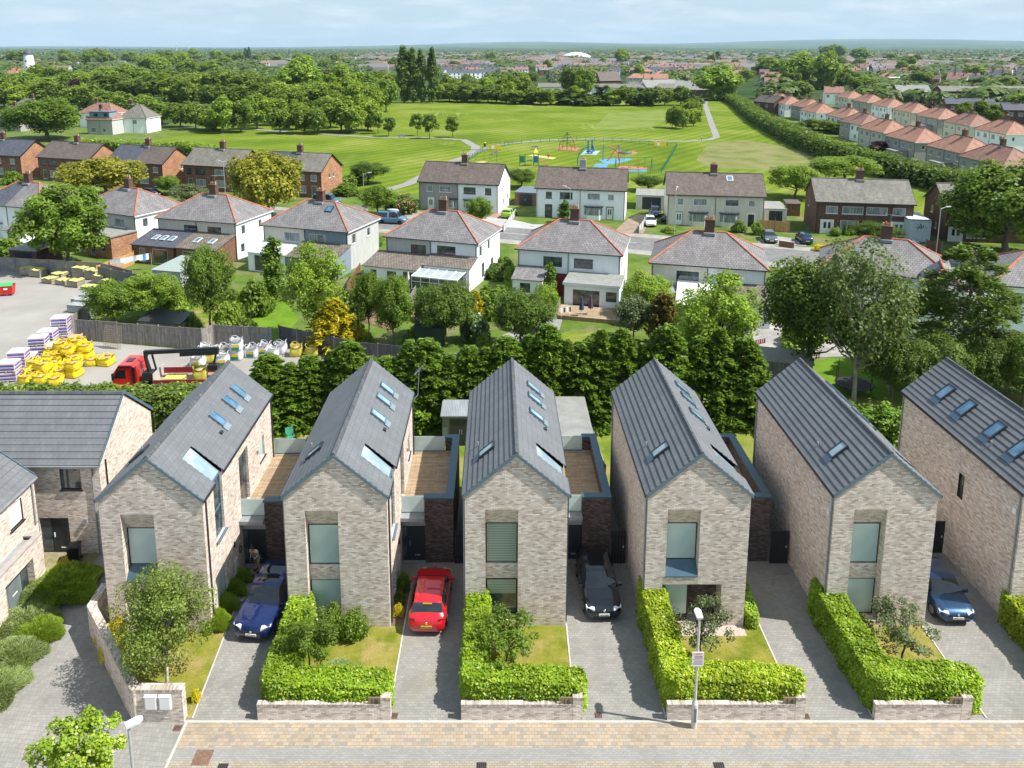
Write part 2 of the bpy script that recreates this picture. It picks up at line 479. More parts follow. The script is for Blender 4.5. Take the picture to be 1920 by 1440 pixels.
L_FM = leafmat('wood_mid_leaves', (.13, .21, .02), (.27, .37, .035), .45, .22, (.36, .43, .06))
L_FD = leafmat('wood_dark_leaves', (.09, .16, .018), (.20, .29, .03), .45, .22, (.28, .35, .05))
L_BIRCH = leafmat('birch_leaves', (.09, .14, .022), (.22, .30, .05), .45, .05, (.36, .4, .12))
L_PURPLE = leafmat('purple_leaves', (.035, .014, .02), (.085, .035, .045), .2, .15)
L_GOLD = leafmat('golden_conifer_sprays', (.28, .26, .01), (.62, .55, .02), .3, .08, (.75, .66, .08))
L_BRONZE = leafmat('bronze_conifer_sprays', (.08, .075, .015), (.25, .21, .03), .25, .08, (.36, .27, .05))
L_YEL = leafmat('yellow_shrub_leaves', (.45, .38, .01), (.72, .62, .02), .3, .08)
L_LIME = leafmat('lime_maple_leaves', (.2, .36, .02), (.46, .60, .05), .4, .05, (.78, .80, .45))
L_WHITEF = leafmat('white_blossom_leaves', (.06, .13, .02), (.14, .24, .05), .3, .05, (.85, .85, .85))
L_LAV = leafmat('lavender_spikes', (.22, .31, .09), (.42, .52, .22), .5, .1, (.55, .62, .45))
L_GRASSY = leafmat('fresh_green_spikes', (.2, .33, .03), (.38, .52, .06), .5, .1, (.5, .6, .15))
L_FAR = leafmat('far_wood_leaves', (.07, .125, .025), (.15, .22, .04), .3, .25, (.2, .27, .06))
L_PINK = leafmat('rose_bush_leaves', (.07, .13, .02), (.16, .24, .04), .3, .05, (.75, .12, .2))
WOODYB = plain('shrub_stem', (.10, .075, .05), .95, 0, .3, 5.)

def unit(a): return a / np.maximum(np.linalg.norm(a, axis=1, keepdims=True), 1e-9)

def rdir(n, rng, up=0.):
    d = rng.normal(size=(n, 3)); d[:, 2] += up
    return unit(d)

def cards(C, N, size, rng, mat, name, aspect=1., jit=.5, droop=0.):
    """leaf cards at C facing roughly N"""
    n = len(C)
    Nn = unit(N + rng.normal(size=(n, 3)) * jit)
    r = unit(rng.normal(size=(n, 3)))
    if droop: r = unit(r + np.array([0, 0, -droop]))
    U = unit(np.cross(Nn, r)); V = np.cross(U, Nn)
    s = size * rng.uniform(.6, 1.3, (n, 1))
    return quadmesh(name, C, U * s * .5, V * s * .5 * aspect, mat)

def crown_clumps(kind, H, R, rng, K):
    if kind == 'broad':
        d = rdir(K, rng, .25)
        f = rng.uniform(.45, .86, (K, 1))
        zc, rz = (H * .54, H * .44) if H > 13.5 else (H * .6, H * .38)
        ell = 1 + .16 * np.sin(np.arctan2(d[:, 1:2], d[:, :1]) * 3 + rng.uniform(0, 6))
        c = d * f * np.array([R, R, rz]) * ell + np.array([0, 0, zc])
        r = R * rng.uniform(.18, .36, K) * (1 if K < 80 else .8)
    elif kind == 'sparse':
        d = rdir(K, rng, .15)
        f = rng.uniform(.35, .95, (K, 1))
        c = d * f * np.array([R, R, H * .38]) + np.array([0, 0, H * .6])
        r = R * rng.uniform(.12, .24, K)
    elif kind == 'poplar':
        t = np.linspace(.1, .97, K); prof = np.sin(np.clip(t * 1.02, 0, 1) ** .75 * pi) ** .6
        a = rng.uniform(0, 2 * pi, K); q = rng.uniform(.15, .7, K) * R * prof
        c = np.stack([q * np.cos(a), q * np.sin(a), t * H], 1); r = R * (.3 + .4 * prof) * rng.uniform(.7, 1.1, K)
    elif kind == 'cone':
        t = rng.uniform(0, 1, K) ** 1.15; rad = R * (1 - t) ** (.6 if H > 6 else .75)
        a = rng.uniform(0, 2 * pi, K); q = rad * rng.uniform(.5, 1, K)
        c = np.stack([q * np.cos(a), q * np.sin(a), .04 * H + t * H * .92], 1); r = np.maximum(R * .2, rad * .34) * rng.uniform(.7, 1.2, K) * (.62 if K > 150 else 1)
    elif kind == 'dome':
        d = rdir(K, rng, .3); d[:, 2] = np.abs(d[:, 2])
        c = d * rng.uniform(.5, .85, (K, 1)) * np.array([R, R, H * .8]) + np.array([0, 0, H * .12])
        r = min(R, H) * rng.uniform(.2, .36, K)
    elif kind == 'tiers':   # cedar-like flat layers
        t = np.sort(rng.uniform(.12, 1, K)); a = rng.uniform(0, 2 * pi, K)
        q = R * (1 - t * .75) * rng.uniform(.2, 1.05, K)
        c = np.stack([q * np.cos(a), q * np.sin(a), t * H], 1); r = R * .24 * rng.uniform(.6, 1.2, K)
    return c, r

TREES = {}
def bough_tree(key, H, R, B, n, size, mat, seed, bark=None, trunk=.14, exp=.65, z0=.03, aspect=3.4, sag=.35):
    rng = np.random.default_rng(seed)
    t = rng.uniform(0, 1, B) ** 1.15; a = rng.uniform(0, 2 * pi, B); rad = R * (1 - t) ** exp * rng.uniform(.7, 1.15, B) + .04 * R; zb = z0 * H + (.97 - z0) * H * t
    i = np.repeat(np.arange(B), n); N = len(i)
    s_ = .2 + .85 * np.sqrt(rng.uniform(0, 1, N)); lat = rng.normal(size=N) * .2 * (1.25 - s_) * rad[i] + rng.normal(size=N) * .02
    o = np.stack([np.cos(a[i]), np.sin(a[i]), np.zeros(N)], 1); p = np.stack([-np.sin(a[i]), np.cos(a[i]), np.zeros(N)], 1)
    C = o * (rad[i] * s_)[:, None] + p * lat[:, None]; C[:, 2] = zb[i] + rad[i] * (.3 * s_ - sag * s_ ** 2) + rng.normal(size=N) * .035 * R; C[:, 2] = np.clip(C[:, 2], .03 * H, H)
    V = unit(o + p * (np.sign(lat) * rng.uniform(0, 1, N))[:, None] + np.array([0, 0, .12]) + rng.normal(size=(N, 3)) * .28)
    U = unit(np.cross(V, np.array([0, 0, 1.]) + rng.normal(size=(N, 3)) * .45)); q = size * rng.uniform(.6, 1.3, (N, 1)) * .5
    crown = quadmesh('crown_' + key, C, U * q, V * q * aspect, mat)
    b = MB(); b.tube((0, 0, -.05), (0, 0, H * .95), trunk, trunk * .15, 7, cap=False)
    for k in range(0, B, max(1, B // 60)): b.tube((0, 0, zb[k]), (cos(a[k]) * rad[k] * .75, sin(a[k]) * rad[k] * .75, zb[k] + rad[k] * .08), trunk * .2, trunk * .05, 4, cap=False)
    TREES[key] = (b.mesh('trunk_' + key, bark or BARK), crown, H, R)
def tree_proto(key, kind, H, R, K, leaves, size, mat, seed, bark=None, trunk=.2, limbs=7, aspect=1., jit=.55, droop=0., squash=1., low=.22):
    rng = np.random.default_rng(seed)
    c, r = crown_clumps(kind, H, R, rng, K)
    w = r ** 2; w /= w.sum()
    idx = rng.choice(K, leaves, p=w)
    d = rdir(leaves, rng, .25)
    pos = c[idx] + d * (r[idx][:, None] * rng.uniform(.55, 1.12, (leaves, 1))) * np.array([1, 1, squash])
    out = unit(pos - np.array([0, 0, H * .5]))
    pos[:, 2] = np.maximum(pos[:, 2], .03 * H)
    crown = cards(pos, d * .6 + out * .35 + np.array([.1, 0, .75]), size, rng, mat, 'crown_' + key, aspect, jit, droop)
    b = MB(); bk = bark or BARK
    top = H * (.62 if kind in ('broad', 'sparse') else .9)
    n = 5; px = 0; py = 0; last = Vector((0, 0, -.05))
    for i in range(1, n + 1):
        t = i / n
        q = Vector((px + rng.normal() * R * .02, py + rng.normal() * R * .02, top * t))
        b.tube(last, q, trunk * (1 - .75 * (t - 1 / n)), trunk * (1 - .75 * t), 7, cap=False); last = q
    if kind in ('broad', 'sparse', 'tiers'):
        for j in rng.choice(K, min(limbs, K), replace=False):
            e = Vector(c[j]); z0 = min(max(e.z * .55, H * low), top * .95)
            s0 = Vector((0, 0, z0)); mid = (s0 + e) / 2 + Vector((0, 0, -.04 * H))
            b.tube(s0, mid, trunk * .42, trunk * .26, 5, cap=False); b.tube(mid, e, trunk * .26, trunk * .08, 5, cap=False)
    tm = b.mesh('trunk_' + key, bk)
    TREES[key] = (tm, crown, H, R)

def tree(key, loc, h, w, label, cat='tree', name=None, group=None, rz=None):
    tm, cr, H, R = TREES[key]
    rz = random.uniform(0, 6.28) if rz is None else rz
    o = thing(name or 'tree', label, cat, loc, rz, group, (w / 2 / R, w / 2 / R, h / H))
    link('trunk', tm, o); link('crown', cr, o)
    return o

def tpx(key, px, py, top, wpx, label, **kw):
    """tree whose base stands at photo pixel (px,py), whose top reaches row 'top', crown wpx pixels wide"""
    p = G(px, py)
    d = p.y * cos(PT) + HC * sin(PT)
    return tree(key, p, max(.5, Zat(top, p.y)), wpx * d / FP, label, **kw)

tree_proto('broad_a', 'broad', 14, 6, 60, 5200, .62, L_FM, 1, trunk=.32)
tree_proto('broad_b', 'broad', 14, 6, 54, 5000, .62, L_FD, 2, trunk=.32)
tree_proto('broad_c', 'broad', 14, 6, 48, 4800, .62, L_LIGHT, 3, trunk=.32)
tree_proto('broad_d', 'broad', 14, 6, 60, 5200, .62, L_FD, 14, trunk=.32)
tree_proto('broad_e', 'broad', 14, 6, 52, 5000, .62, L_FM, 15, trunk=.32)
tree_proto('willow', 'broad', 14, 7, 70, 6500, .6, L_LIGHT, 4, trunk=.35, aspect=1.5, droop=.8)
tree_proto('purple', 'broad', 14, 6, 50, 4200, .62, L_PURPLE, 5, trunk=.3)
tree_proto('far_poplar', 'poplar', 28, 3.6, 46, 5200, .75, L_DARK, 6, trunk=.4)
tree_proto('far_cone', 'cone', 12, 3, 40, 2600, .5, L_DARK, 8, trunk=.2)
tree_proto('young', 'broad', 8, 2.7, 30, 2600, .32, L_MID, 9, trunk=.14, low=.3)
# near and middle trees: small leaves
tree_proto('near_dark', 'broad', 11, 5, 130, 30000, .18, L_DARK, 21, trunk=.26, limbs=14)
tree_proto('near_mid', 'broad', 9, 4, 110, 20000, .17, L_MID, 22, trunk=.2, limbs=10)
tree_proto('near_light', 'broad', 9, 4, 100, 19000, .17, L_LIGHT, 23, trunk=.2, limbs=10)
tree_proto('near_airy', 'sparse', 11, 4.5, 110, 9000, .17, L_ASH, 24, bark=plain('grey_bark', (.3, .27, .24), .9, 0, .3, 4.), trunk=.2, limbs=60)
tree_proto('near_ash', 'sparse', 11, 4, 150, 16000, .17, L_LIGHT, 25, trunk=.22, limbs=24)
tree_proto('near_birch', 'sparse', 10, 4.4, 120, 22000, .19, L_MID, 26, trunk=.2, limbs=24, droop=.8, aspect=1.5)
tree_proto('near_oak', 'broad', 12, 7, 90, 26000, .3, L_MID, 27, trunk=.4, limbs=10)
tree_proto('near_olive', 'broad', 9, 6, 80, 20000, .3, L_OLIVE, 28, trunk=.3, limbs=10)
bough_tree('near_cedar', 13, 6, 150, 150, .15, L_DARK, 29, trunk=.32, exp=.38, z0=.2, aspect=2.2)
tree_proto('near_sage', 'broad', 6, 3, 60, 13000, .17, L_SAGE, 30, trunk=.15)
bough_tree('leylandii', 6.3, 1.7, 380, 56, .085, L_CON, 31, exp=.52)
bough_tree('leylandii_b', 6.3, 1.7, 340, 52, .09, L_CON, 32, exp=.85)
tree_proto('cypress', 'poplar', 4.5, .7, 34, 3600, .13, L_CON, 33, trunk=.1)
bough_tree('golden', 4, 2.2, 150, 60, .1, L_GOLD, 34, exp=.6)
bough_tree('bronze', 5, 1.8, 220, 44, .1, L_BRONZE, 35, exp=.5, sag=-.3)
tree_proto('bush_mid', 'dome', 2.6, 1.8, 40, 4200, .19, L_MID, 36, trunk=.06, bark=WOODYB)
tree_proto('bush_light', 'dome', 2.6, 1.8, 40, 4200, .19, L_LIGHT, 37, trunk=.06, bark=WOODYB)
tree_proto('bush_dark', 'dome', 2.6, 1.8, 40, 4200, .19, L_DARK, 38, trunk=.06, bark=WOODYB)
tree_proto('bush_white', 'dome', 2.6, 1.8, 40, 4200, .17, L_WHITEF, 39, trunk=.06, bark=WOODYB)
tree_proto('bush_pink', 'dome', 2.6, 1.8, 36, 3800, .17, L_PINK, 40, trunk=.06, bark=WOODYB)
tree_proto('bush_purple', 'dome', 2.6, 1.8, 36, 3400, .2, L_PURPLE, 41, trunk=.06, bark=WOODYB)
tree_proto('orn_a', 'sparse', 3.2, 1.3, 44, 3600, .07, L_MID, 42, trunk=.05, limbs=20, low=.35)
tree_proto('orn_b', 'sparse', 3.2, 1.3, 40, 2600, .065, L_SAGE, 43, trunk=.05, limbs=22, low=.35)
tree_proto('birch_front', 'sparse', 5.4, 2.3, 150, 22000, .066, L_BIRCH, 44, bark=BARKW, trunk=.085, limbs=60, droop=.5, low=.3)
tree_proto('maple_front', 'sparse', 4, 1.7, 60, 8500, .1, L_LIME, 45, trunk=.06, limbs=24)
tree_proto('yellow_bush', 'dome', 1.0, .8, 30, 2600, .06, L_YEL, 46, trunk=.03, bark=WOODYB)
tree_proto('green_bush', 'dome', 1.0, .8, 30, 2800, .06, L_MID, 47, trunk=.03, bark=WOODYB)
tree_proto('palm', 'dome', 2.2, 1.4, 12, 700, .7, L_OLIVE, 48, trunk=.1, aspect=.12, jit=.2)

def spike_bed(key, mat, n, seed, R=1., H=.75, size=.16):
    rng = np.random.default_rng(seed)
    a = rng.uniform(0, 2 * pi, n); q = R * np.sqrt(rng.uniform(0, 1, n))
    q = q * (1 + .12 * np.sin(a * 5 + seed)); prof = (1 - np.clip(q / R / 1.1, 0, 1) ** 2.2) * H * (1 + .16 * np.sin(a * 3 + q * 9) + .1 * np.sin(a * 7 - q * 14))
    z = prof * rng.uniform(.55, 1.08, n) + .05
    C = np.stack([q * np.cos(a), q * np.sin(a), z], 1)
    d = unit(np.stack([np.cos(a) * q / R * .9, np.sin(a) * q / R * .9, np.full(n, 1.)], 1) + rng.normal(size=(n, 3)) * .32)
    U = unit(np.cross(d, rng.normal(size=(n, 3)))) * .011
    me = quadmesh('crown_' + key, C, U, d * size, mat)
    b = MB(); b.lathe([(R * .5, 0), (R * .42, H * .25), (R * .2, H * .42), (0.02, H * .45)], 14)
    TREES[key] = (b.mesh('trunk_' + key, plain('lavender_stems', (.07, .09, .03), .95)), me, H, R)

spike_bed('lavender', L_LAV, 16000, 51)
spike_bed('spiky_green', L_GRASSY, 16000, 52)

def hedge(name, poly_pts, width, height, mat, leaf, dens, label, seed=0, rough_=.08, core=(.02, .035, .008), cat='hedge', group=None, top_slope=None, bulge=.0):
    """clipped hedge along a polyline: dark twig core + a coat of leaf cards"""
    rng = np.random.default_rng(seed + 100)
    root = thing(name, label, cat, (0, 0, 0), group=group)
    Cs = []; Ns = []
    b = MB()
    hts = height if isinstance(height, (list, tuple)) else [height] * len(poly_pts)
    for k, (p, q) in enumerate(zip(poly_pts[:-1], poly_pts[1:])):
        p = Vector((p[0], p[1], 0)); q = Vector((q[0], q[1], 0)); L = (q - p).length; t = (q - p) / L; nrm = Vector((-t.y, t.x, 0))
        h0, h1 = hts[k], hts[k + 1]
        w = width / 2
        area = L * (width + h0 + h1)
        n = int(area * dens)
        # perimeter parameter: left side, top, right side
        hh = (h0 + h1) / 2
        per = rng.uniform(0, 2 * hh + width, n); s = rng.uniform(-w * .9, L + w * .9, n)
        hs = h0 + (h1 - h0) * np.clip(s / L, 0, 1)
        fr = np.clip(s / L, 0, 1)
        wob = rough_ * (np.sin(s * 2.3 + k) * .5 + np.sin(s * 5.1 + 1 + per * 2) * .5)
        lat = np.where(per < hh, w, np.where(per < hh + width, w - (per - hh), -w))
        z = np.where(per < hh, per / hh * hs, np.where(per < hh + width, hs, (2 * hh + width - per) / hh * hs))
        nl = np.where(per < hh, 1., np.where(per < hh + width, 0., -1.)); nz = np.where((per >= hh) & (per < hh + width), 1., 0.15)
        # round the shoulders and ends
        sh = np.clip((z / hs - .75) / .25, 0, 1); lat = lat * (1 - .18 * sh ** 2 * np.abs(nl))
        endk = np.clip((np.abs(fr * L - s)) / (w * .9), 0, 1); lat = lat * np.sqrt(np.maximum(1 - endk ** 2 * .8, 0))
        off = wob + rng.normal(size=n) * rough_ * .55
        lat = lat + nl * off; z = np.maximum(z + nz * off, .06)
        P = np.stack([p.x + t.x * s + nrm.x * lat, p.y + t.y * s + nrm.y * lat, z], 1)
        N = np.stack([nrm.x * nl + .3, nrm.y * nl, nz + 1.5], 1)
        Cs.append(P); Ns.append(N)
        # fill the two round ends
        m2 = int((h0 + h1) * width * dens * .7)
        for sg, pt, hx in ((-1, p, h0), (1, q, h1)):
            a = rng.uniform(-pi / 2, pi / 2, m2)
            zz = rng.uniform(.05, hx, m2); rr = w * .95 + rng.normal(size=m2) * rough_ * .6
            dx = np.cos(a) * sg; dy = np.sin(a)
            P = np.stack([pt.x + (t.x * dx + nrm.x * dy) * rr, pt.y + (t.y * dx + nrm.y * dy) * rr, zz], 1)
            Cs.append(P); Ns.append(np.stack([t.x * dx + nrm.x * dy, t.y * dx + nrm.y * dy, np.full(m2, 1.5)], 1))
        # core
        i = w * .72
        pts = [(p - t * i * .6, h0), (q + t * i * .6, h1)]
        for sg in (0,):
            A, ha = pts[0]; B, hb = pts[1]; ha *= .86; hb *= .86
            a1, a2, b1, b2 = A + nrm * i, A - nrm * i, B + nrm * i, B - nrm * i
            z_ = Vector((0, 0, 1))
            b.face([a1 + z_ * ha, a2 + z_ * ha, b2 + z_ * hb, b1 + z_ * hb])
            b.face([a2, b2, b2 + z_ * hb, a2 + z_ * ha]); b.face([b1, a1, a1 + z_ * ha, b1 + z_ * hb])
            b.face([a1, a2, a2 + z_ * ha, a1 + z_ * ha]); b.face([b2, b1, b1 + z_ * hb, b2 + z_ * hb])
    C = np.concatenate(Cs); N = np.concatenate(Ns)
    link('foliage', cards(C, N, leaf, rng, mat, 'foliage', 1.25, .75), root)
    b.build('stems', plain('hedge_twigs', core, 1., 0, .4, 3., .05), root)
    return root
# ------------------------------------------------------------------ building helpers
UP = Vector((0, 0, 1))
def win(root, o, u, w, h, fm, pm, bars=(), hbars=(), inset=0., fw=.055, sill=None, name='window', pname='pane', th=.06):
    """window in a wall plane: o = lower left corner seen from outside, u = unit vector to the right"""
    o = Vector(o); u = Vector(u); n = u.cross(UP)
    b = MB(); q = o - n * inset
    def bar(x, z, ww, hh, pr=.03):
        c = q + u * x + UP * z - n * .03
        b.obox(c + n * pr, u * ww, -n * (pr + .03), UP * hh)
    bar(0, 0, w, fw); bar(0, h - fw, w, fw); bar(0, fw, fw, h - 2 * fw); bar(w - fw, fw, fw, h - 2 * fw)
    for x in bars: bar(x * w - fw * .45, fw, fw * .9, h - 2 * fw, .025)
    for z in hbars: bar(fw, z * h - fw * .4, w - 2 * fw, fw * .8, .02)
    if sill:
        c = q + u * -.06 + UP * -.07
        b.obox(c + n * (.08 + inset), u * (w + .12), -n * (.1 + inset), UP * .065)
    f = b.build(name, fm, root)
    g = MB(); g.face([q + u * (fw * .6) + UP * (fw * .6), q + u * (w - fw * .6) + UP * (fw * .6), q + u * (w - fw * .6) + UP * (h - fw * .6), q + u * (fw * .6) + UP * (h - fw * .6)])
    for p in range(4): g.v[p] = tuple(Vector(g.v[p]) + n * .004)
    g.build(pname, pm, f)
    return f

def stepped(b, P0, P1, y0, y1, n, step, m=0, hole=None):
    """courses from the eave line P0=(x,z) to the ridge P1=(x,z); hole=(ya,yb,tmax)"""
    d = Vector((P1[0] - P0[0], 0, P1[1] - P0[1])); up = Vector((-d.z, 0, d.x)).normalized()
    if up.z < 0: up = -up
    s = 1 if d.x > 0 else -1
    for i in range(n):
        a, c = i / n, (i + 1) / n
        A = Vector((P0[0], 0, P0[1])) + d * a; C = Vector((P0[0], 0, P0[1])) + d * c
        Au = A + up * step
        iv = [(y0, y1)]
        if hole and (a + c) / 2 < hole[2]: iv = [(y0, hole[0]), (hole[1], y1)]
        for ya, yb in iv:
            q = lambda p, y: (p.x, y, p.z)
            f1 = [q(Au, ya), q(C, ya), q(C, yb), q(Au, yb)]; f2 = [q(A, ya), q(Au, ya), q(Au, yb), q(A, yb)]
            if s > 0: f1 = f1[::-1]; f2 = f2[::-1]
            b.face(f1, m); b.face(f2, m)
            b.face([q(A, ya), q(Au, ya), q(C, ya)], m); b.face([q(A, yb), q(C, yb), q(Au, yb)], m)

def rooflight(root, x, y, z, side, pitch, w=.62, l=1.05, pm=None, flash=True, fr=None):
    """side=+1: slope falls to +x. x,y,z centre on the slope; l along the slope, w along y"""
    s = Vector((side * cos(pitch), 0, -sin(pitch))); n = Vector((side * sin(pitch), 0, cos(pitch))); v = Vector((0, 1, 0))
    c = Vector((x, y, z)); b = MB(); fw = .075
    if side < 0: a1, a2 = v, s
    def ob(s0, s1, v0, v1, n0, n1):
        b.obox(c + s * s0 + v * v0 + n * n0, s * (s1 - s0), v * (v1 - v0), n * (n1 - n0)) if side > 0 else b.obox(c + s * s1 + v * v0 + n * n0, s * (s0 - s1), v * (v1 - v0), n * (n1 - n0))
    ob(-l / 2, l / 2, -w / 2, -w / 2 + fw, 0, .12); ob(-l / 2, l / 2, w / 2 - fw, w / 2, 0, .12)
    ob(-l / 2, -l / 2 + fw, -w / 2 + fw, w / 2 - fw, 0, .12); ob(l / 2 - fw * 1.3, l / 2, -w / 2 + fw, w / 2 - fw, 0, .12)
    f = b.build('rooflight', fr or ANTH, root)
    g = MB(); e = .05
    g.face([c + s * (-l / 2 + e) + v * (-w / 2 + e) + n * .09, c + s * (l / 2 - e) + v * (-w / 2 + e) + n * .09, c + s * (l / 2 - e) + v * (w / 2 - e) + n * .09, c + s * (-l / 2 + e) + v * (w / 2 - e) + n * .09][::1 if side > 0 else -1])
    g.build('pane', pm or SKYGL, f)
    if flash:
        h = MB(); c2 = c + s * (l / 2 + .17)
        h.face([c2 + s * -.17 + v * (-w / 2) + n * .045, c2 + s * .17 + v * (-w / 2) + n * .045, c2 + s * .17 + v * (w / 2) + n * .045, c2 + s * -.17 + v * (w / 2) + n * .045][::1 if side > 0 else -1])
        h.build('flashing', ZINCL if side > 0 else ZINC, f)
    return f

def text(parent, name, body, size, loc, rot, mat, depth=.003, align='CENTER'):
    cu = bpy.data.curves.new(name, 'FONT'); cu.body = body; cu.size = size; cu.extrude = depth; cu.align_x = align; cu.align_y = 'CENTER'
    o = bpy.data.objects.new(name + '_t', cu); COL.objects.link(o)
    bpy.context.view_layer.update()
    me = bpy.data.meshes.new_from_object(o.evaluated_get(bpy.context.evaluated_depsgraph_get()))
    bpy.data.objects.remove(o); bpy.data.curves.remove(cu)
    me.materials.clear(); me.materials.append(mat)
    r = link(name, me, parent); r.location = loc; r.rotation_euler = rot
    return r

W_, D_, EZ, RZ = 4.92, 11.25, 7.1, 9.2
PIT = atan2(RZ - EZ, W_ / 2)
GLASSBAL = glass('frosted_balustrade_glass', (.42, .54, .54), .18, (.48, .6, .6), .6)
DOORD = plain('dark_navy_door', (.022, .030, .038), .4, 0, .1)
BLIND = None
def blindmat():
    m, nt, b = newmat('slatted_blind_glass'); q = NT(nt)
    w = q.n('ShaderNodeTexWave', wave_type='BANDS', bands_direction='Z'); w.inputs['Scale'].default_value = 3.4; w.inputs['Distortion'].default_value = 0
    q.l(q.coord(), w.inputs['Vector'])
    q.l(q.ramp(w.outputs[0], [(.3, (.20, .25, .21)), (.6, (.38, .44, .38))]), b.inputs['Base Color'])
    b.inputs['Roughness'].default_value = .1; b.inputs['Specular IOR Level'].default_value = .7
    return m
BLIND = blindmat()

def modern_house(x, y, label, kind, link_side=True, blinds=TEAL, west_lights=1, person_door=False, deckfull=True, east_open=True, west_win=False):
    r = thing('gable_house', label, 'house', (x, y, 0), group='pale brick gable houses along the street')
    W, D = W_, D_
    zx = lambda px_: EZ + (px_ if px_ < W / 2 else W - px_) * tan(PIT)
    # ---- walls
    b = MB()
    if kind == 'A': holes = [(.98, 2.56, .3, 6.3)]
    else: holes = [(.98, 2.56, 2.75, 6.3), (.85, 3.75, .02, 2.3)]
    b.wall((0, 0, 0), (1, 0, 0), W, EZ, holes)
    b.face([(0, 0, EZ), (W, 0, EZ), (W / 2, 0, RZ)])
    b.wall((W, D, 0), (-1, 0, 0), W, EZ, [(1.0, 3.9, .05, 2.2), (1.2, 3.7, 3.2, 5.2)])
    b.face([(W, D, EZ), (0, D, EZ), (W / 2, D, RZ)])
    eh = [(1.4, 2.6, 3.9, EZ), (1.2, 2.4, .4, 2.2), (5.1, 6.6, 3.1, 6.3), (8.6, 9.6, 4.1, 5.4)] if east_open else []
    b.wall((W, 0, 0), (0, 1, 0), D, EZ, eh)
    wh = [(D - 5.0, D - 4.5, 3.9, 5.3)] if west_win else []
    b.wall((0, D, 0), (0, -1, 0), D, EZ, wh)
    d = .5
    def reveal(x0, x1, z0, z1, dd, zt=None, sill=None):
        zt = z1 if zt is None else zt; zs = z0 if sill is None else sill
        b.face([(x0, 0, z0), (x0, 0, z1), (x0, dd, zt), (x0, dd, zs)])
        b.face([(x1, dd, zs), (x1, dd, zt), (x1, 0, z1), (x1, 0, z0)])
        b.face([(x0, 0, z1), (x1, 0, z1), (x1, dd, zt), (x0, dd, zt)])
        if sill is None: b.face([(x0, dd, z0), (x1, dd, z0), (x1, 0, z0), (x0, 0, z0)])
    if kind == 'A':
        reveal(.98, 2.56, .3, 6.3, d, 5.3)
        b.wall((.98, d - .04, 0), (1, 0, 0), 1.58, 3.12, z0=2.3)
        b.face([(.98, d - .04, 3.12), (2.56, d - .04, 3.12), (2.56, d + .1, 3.12), (.98, d + .1, 3.12)])
    else:
        reveal(.98, 2.56, 2.75, 6.3, d, 5.3, 3.3)
        reveal(.85, 3.75, .02, 2.3, .9)
    for y0, y1, z0, z1 in ((1.2, 2.4, .4, 2.2), (5.1, 6.6, 3.1, 6.3), (8.6, 9.6, 4.1, 5.4)) if east_open else ():
        X = W
        b.face([(X, y0, z0), (X, y0, z1), (X - .2, y0, z1), (X - .2, y0, z0)][::-1]); b.face([(X, y1, z0), (X - .2, y1, z0), (X - .2, y1, z1), (X, y1, z1)][::-1])
        b.face([(X, y0, z1), (X, y1, z1), (X - .2, y1, z1), (X - .2, y0, z1)][::-1]); b.face([(X, y0, z0), (X - .2, y0, z0), (X - .2, y1, z0), (X, y1, z0)][::-1])
    if east_open:
        for yy in (1.4, 2.6):
            b.face([(W, yy, 3.9), (W - .25, yy, 3.9), (W - .25, yy, EZ), (W, yy, EZ)])
        b.face([(W, 1.4, 3.9), (W, 2.6, 3.9), (W - .25, 2.6, 3.9), (W - .25, 1.4, 3.9)])
    b.build('wall', BUFF, r)
    if kind == 'B':
        k = MB(); k.box(2.25, 3.7, .86, .9, .0, 2.28); k.build('porch_wall', DARKB, r)
    # ---- windows at the front
    if kind == 'A':
        win(r, (1.0, 0, 3.15), (1, 0, 0), 1.54, 2.13, BLACKP, blinds, inset=d, fw=.07)
        lo = win(r, (1.0, 0, .34), (1, 0, 0), 1.54, 1.94, BLACKP, blinds if blinds is not BLIND else DGLASS, inset=d, fw=.07)
        if blinds is BLIND:
            g = MB(); g.box(1.06, 2.48, d - .035, d - .03, 1.45, 2.22); g.build('blind', BLIND, lo)
    else:
        f = win(r, (1.0, 0, 3.34), (1, 0, 0), 1.54, 1.95, BLACKP, TEAL, inset=d, fw=.07)
        s = MB(); s.face([(.98, -.03, 2.75), (2.56, -.03, 2.75), (2.56, d, 3.32), (.98, d, 3.32)]); s.face([(.98, -.03, 2.70), (2.56, -.03, 2.70), (2.56, -.03, 2.75), (.98, -.03, 2.75)])
        s.build('sill', ZINCD, f)
        win(r, (.9, 0, .3), (1, 0, 0), 1.33, 1.96, BLACKP, TEAL, inset=.45, fw=.07)
        p = MB(); p.box(.86, 2.24, .40, .9, .02, .3); p.box(2.232, 2.262, .42, .86, .3, 2.29); p.build('window_plinth', DARKB, r)
    # ---- roof
    b = MB(); o = .07; ex = .1
    ez = EZ - ex * tan(PIT)
    hole = (1.4, 2.6, .62) if east_open else None
    up = .06
    stepped(b, (-ex, ez + up), (W / 2, RZ + up), -o, D + o, 10, .046)
    stepped(b, (W + ex, ez + up), (W / 2, RZ + up), -o, D + o, 10, .046, hole=hole)
    rf = b.build('roof', ROOFN, r)
    c = MB()
    n = 30
    for i in range(n):
        ya = -o + (D + 2 * o) * i / n; yb = -o + (D + 2 * o) * (i + 1) / n - .02
        c.prism([(W / 2 - .13, RZ - .01), (W / 2 + .13, RZ - .01), (W / 2 + .05, RZ + .135), (W / 2 - .05, RZ + .135)], ya, yb)
    c.build('ridge_tiles', MATS.get('ridge_cap') or tiles('ridge_cap', (.075, .08, .088), (.11, .115, .125), lichen=((.5, .3, .05), .36)), rf)
    # lichen speckled underside / verges
    t = MB(); dx = Vector((W / 2 + ex, 0, RZ - ez)); nL = Vector((-sin(PIT), 0, cos(PIT)))
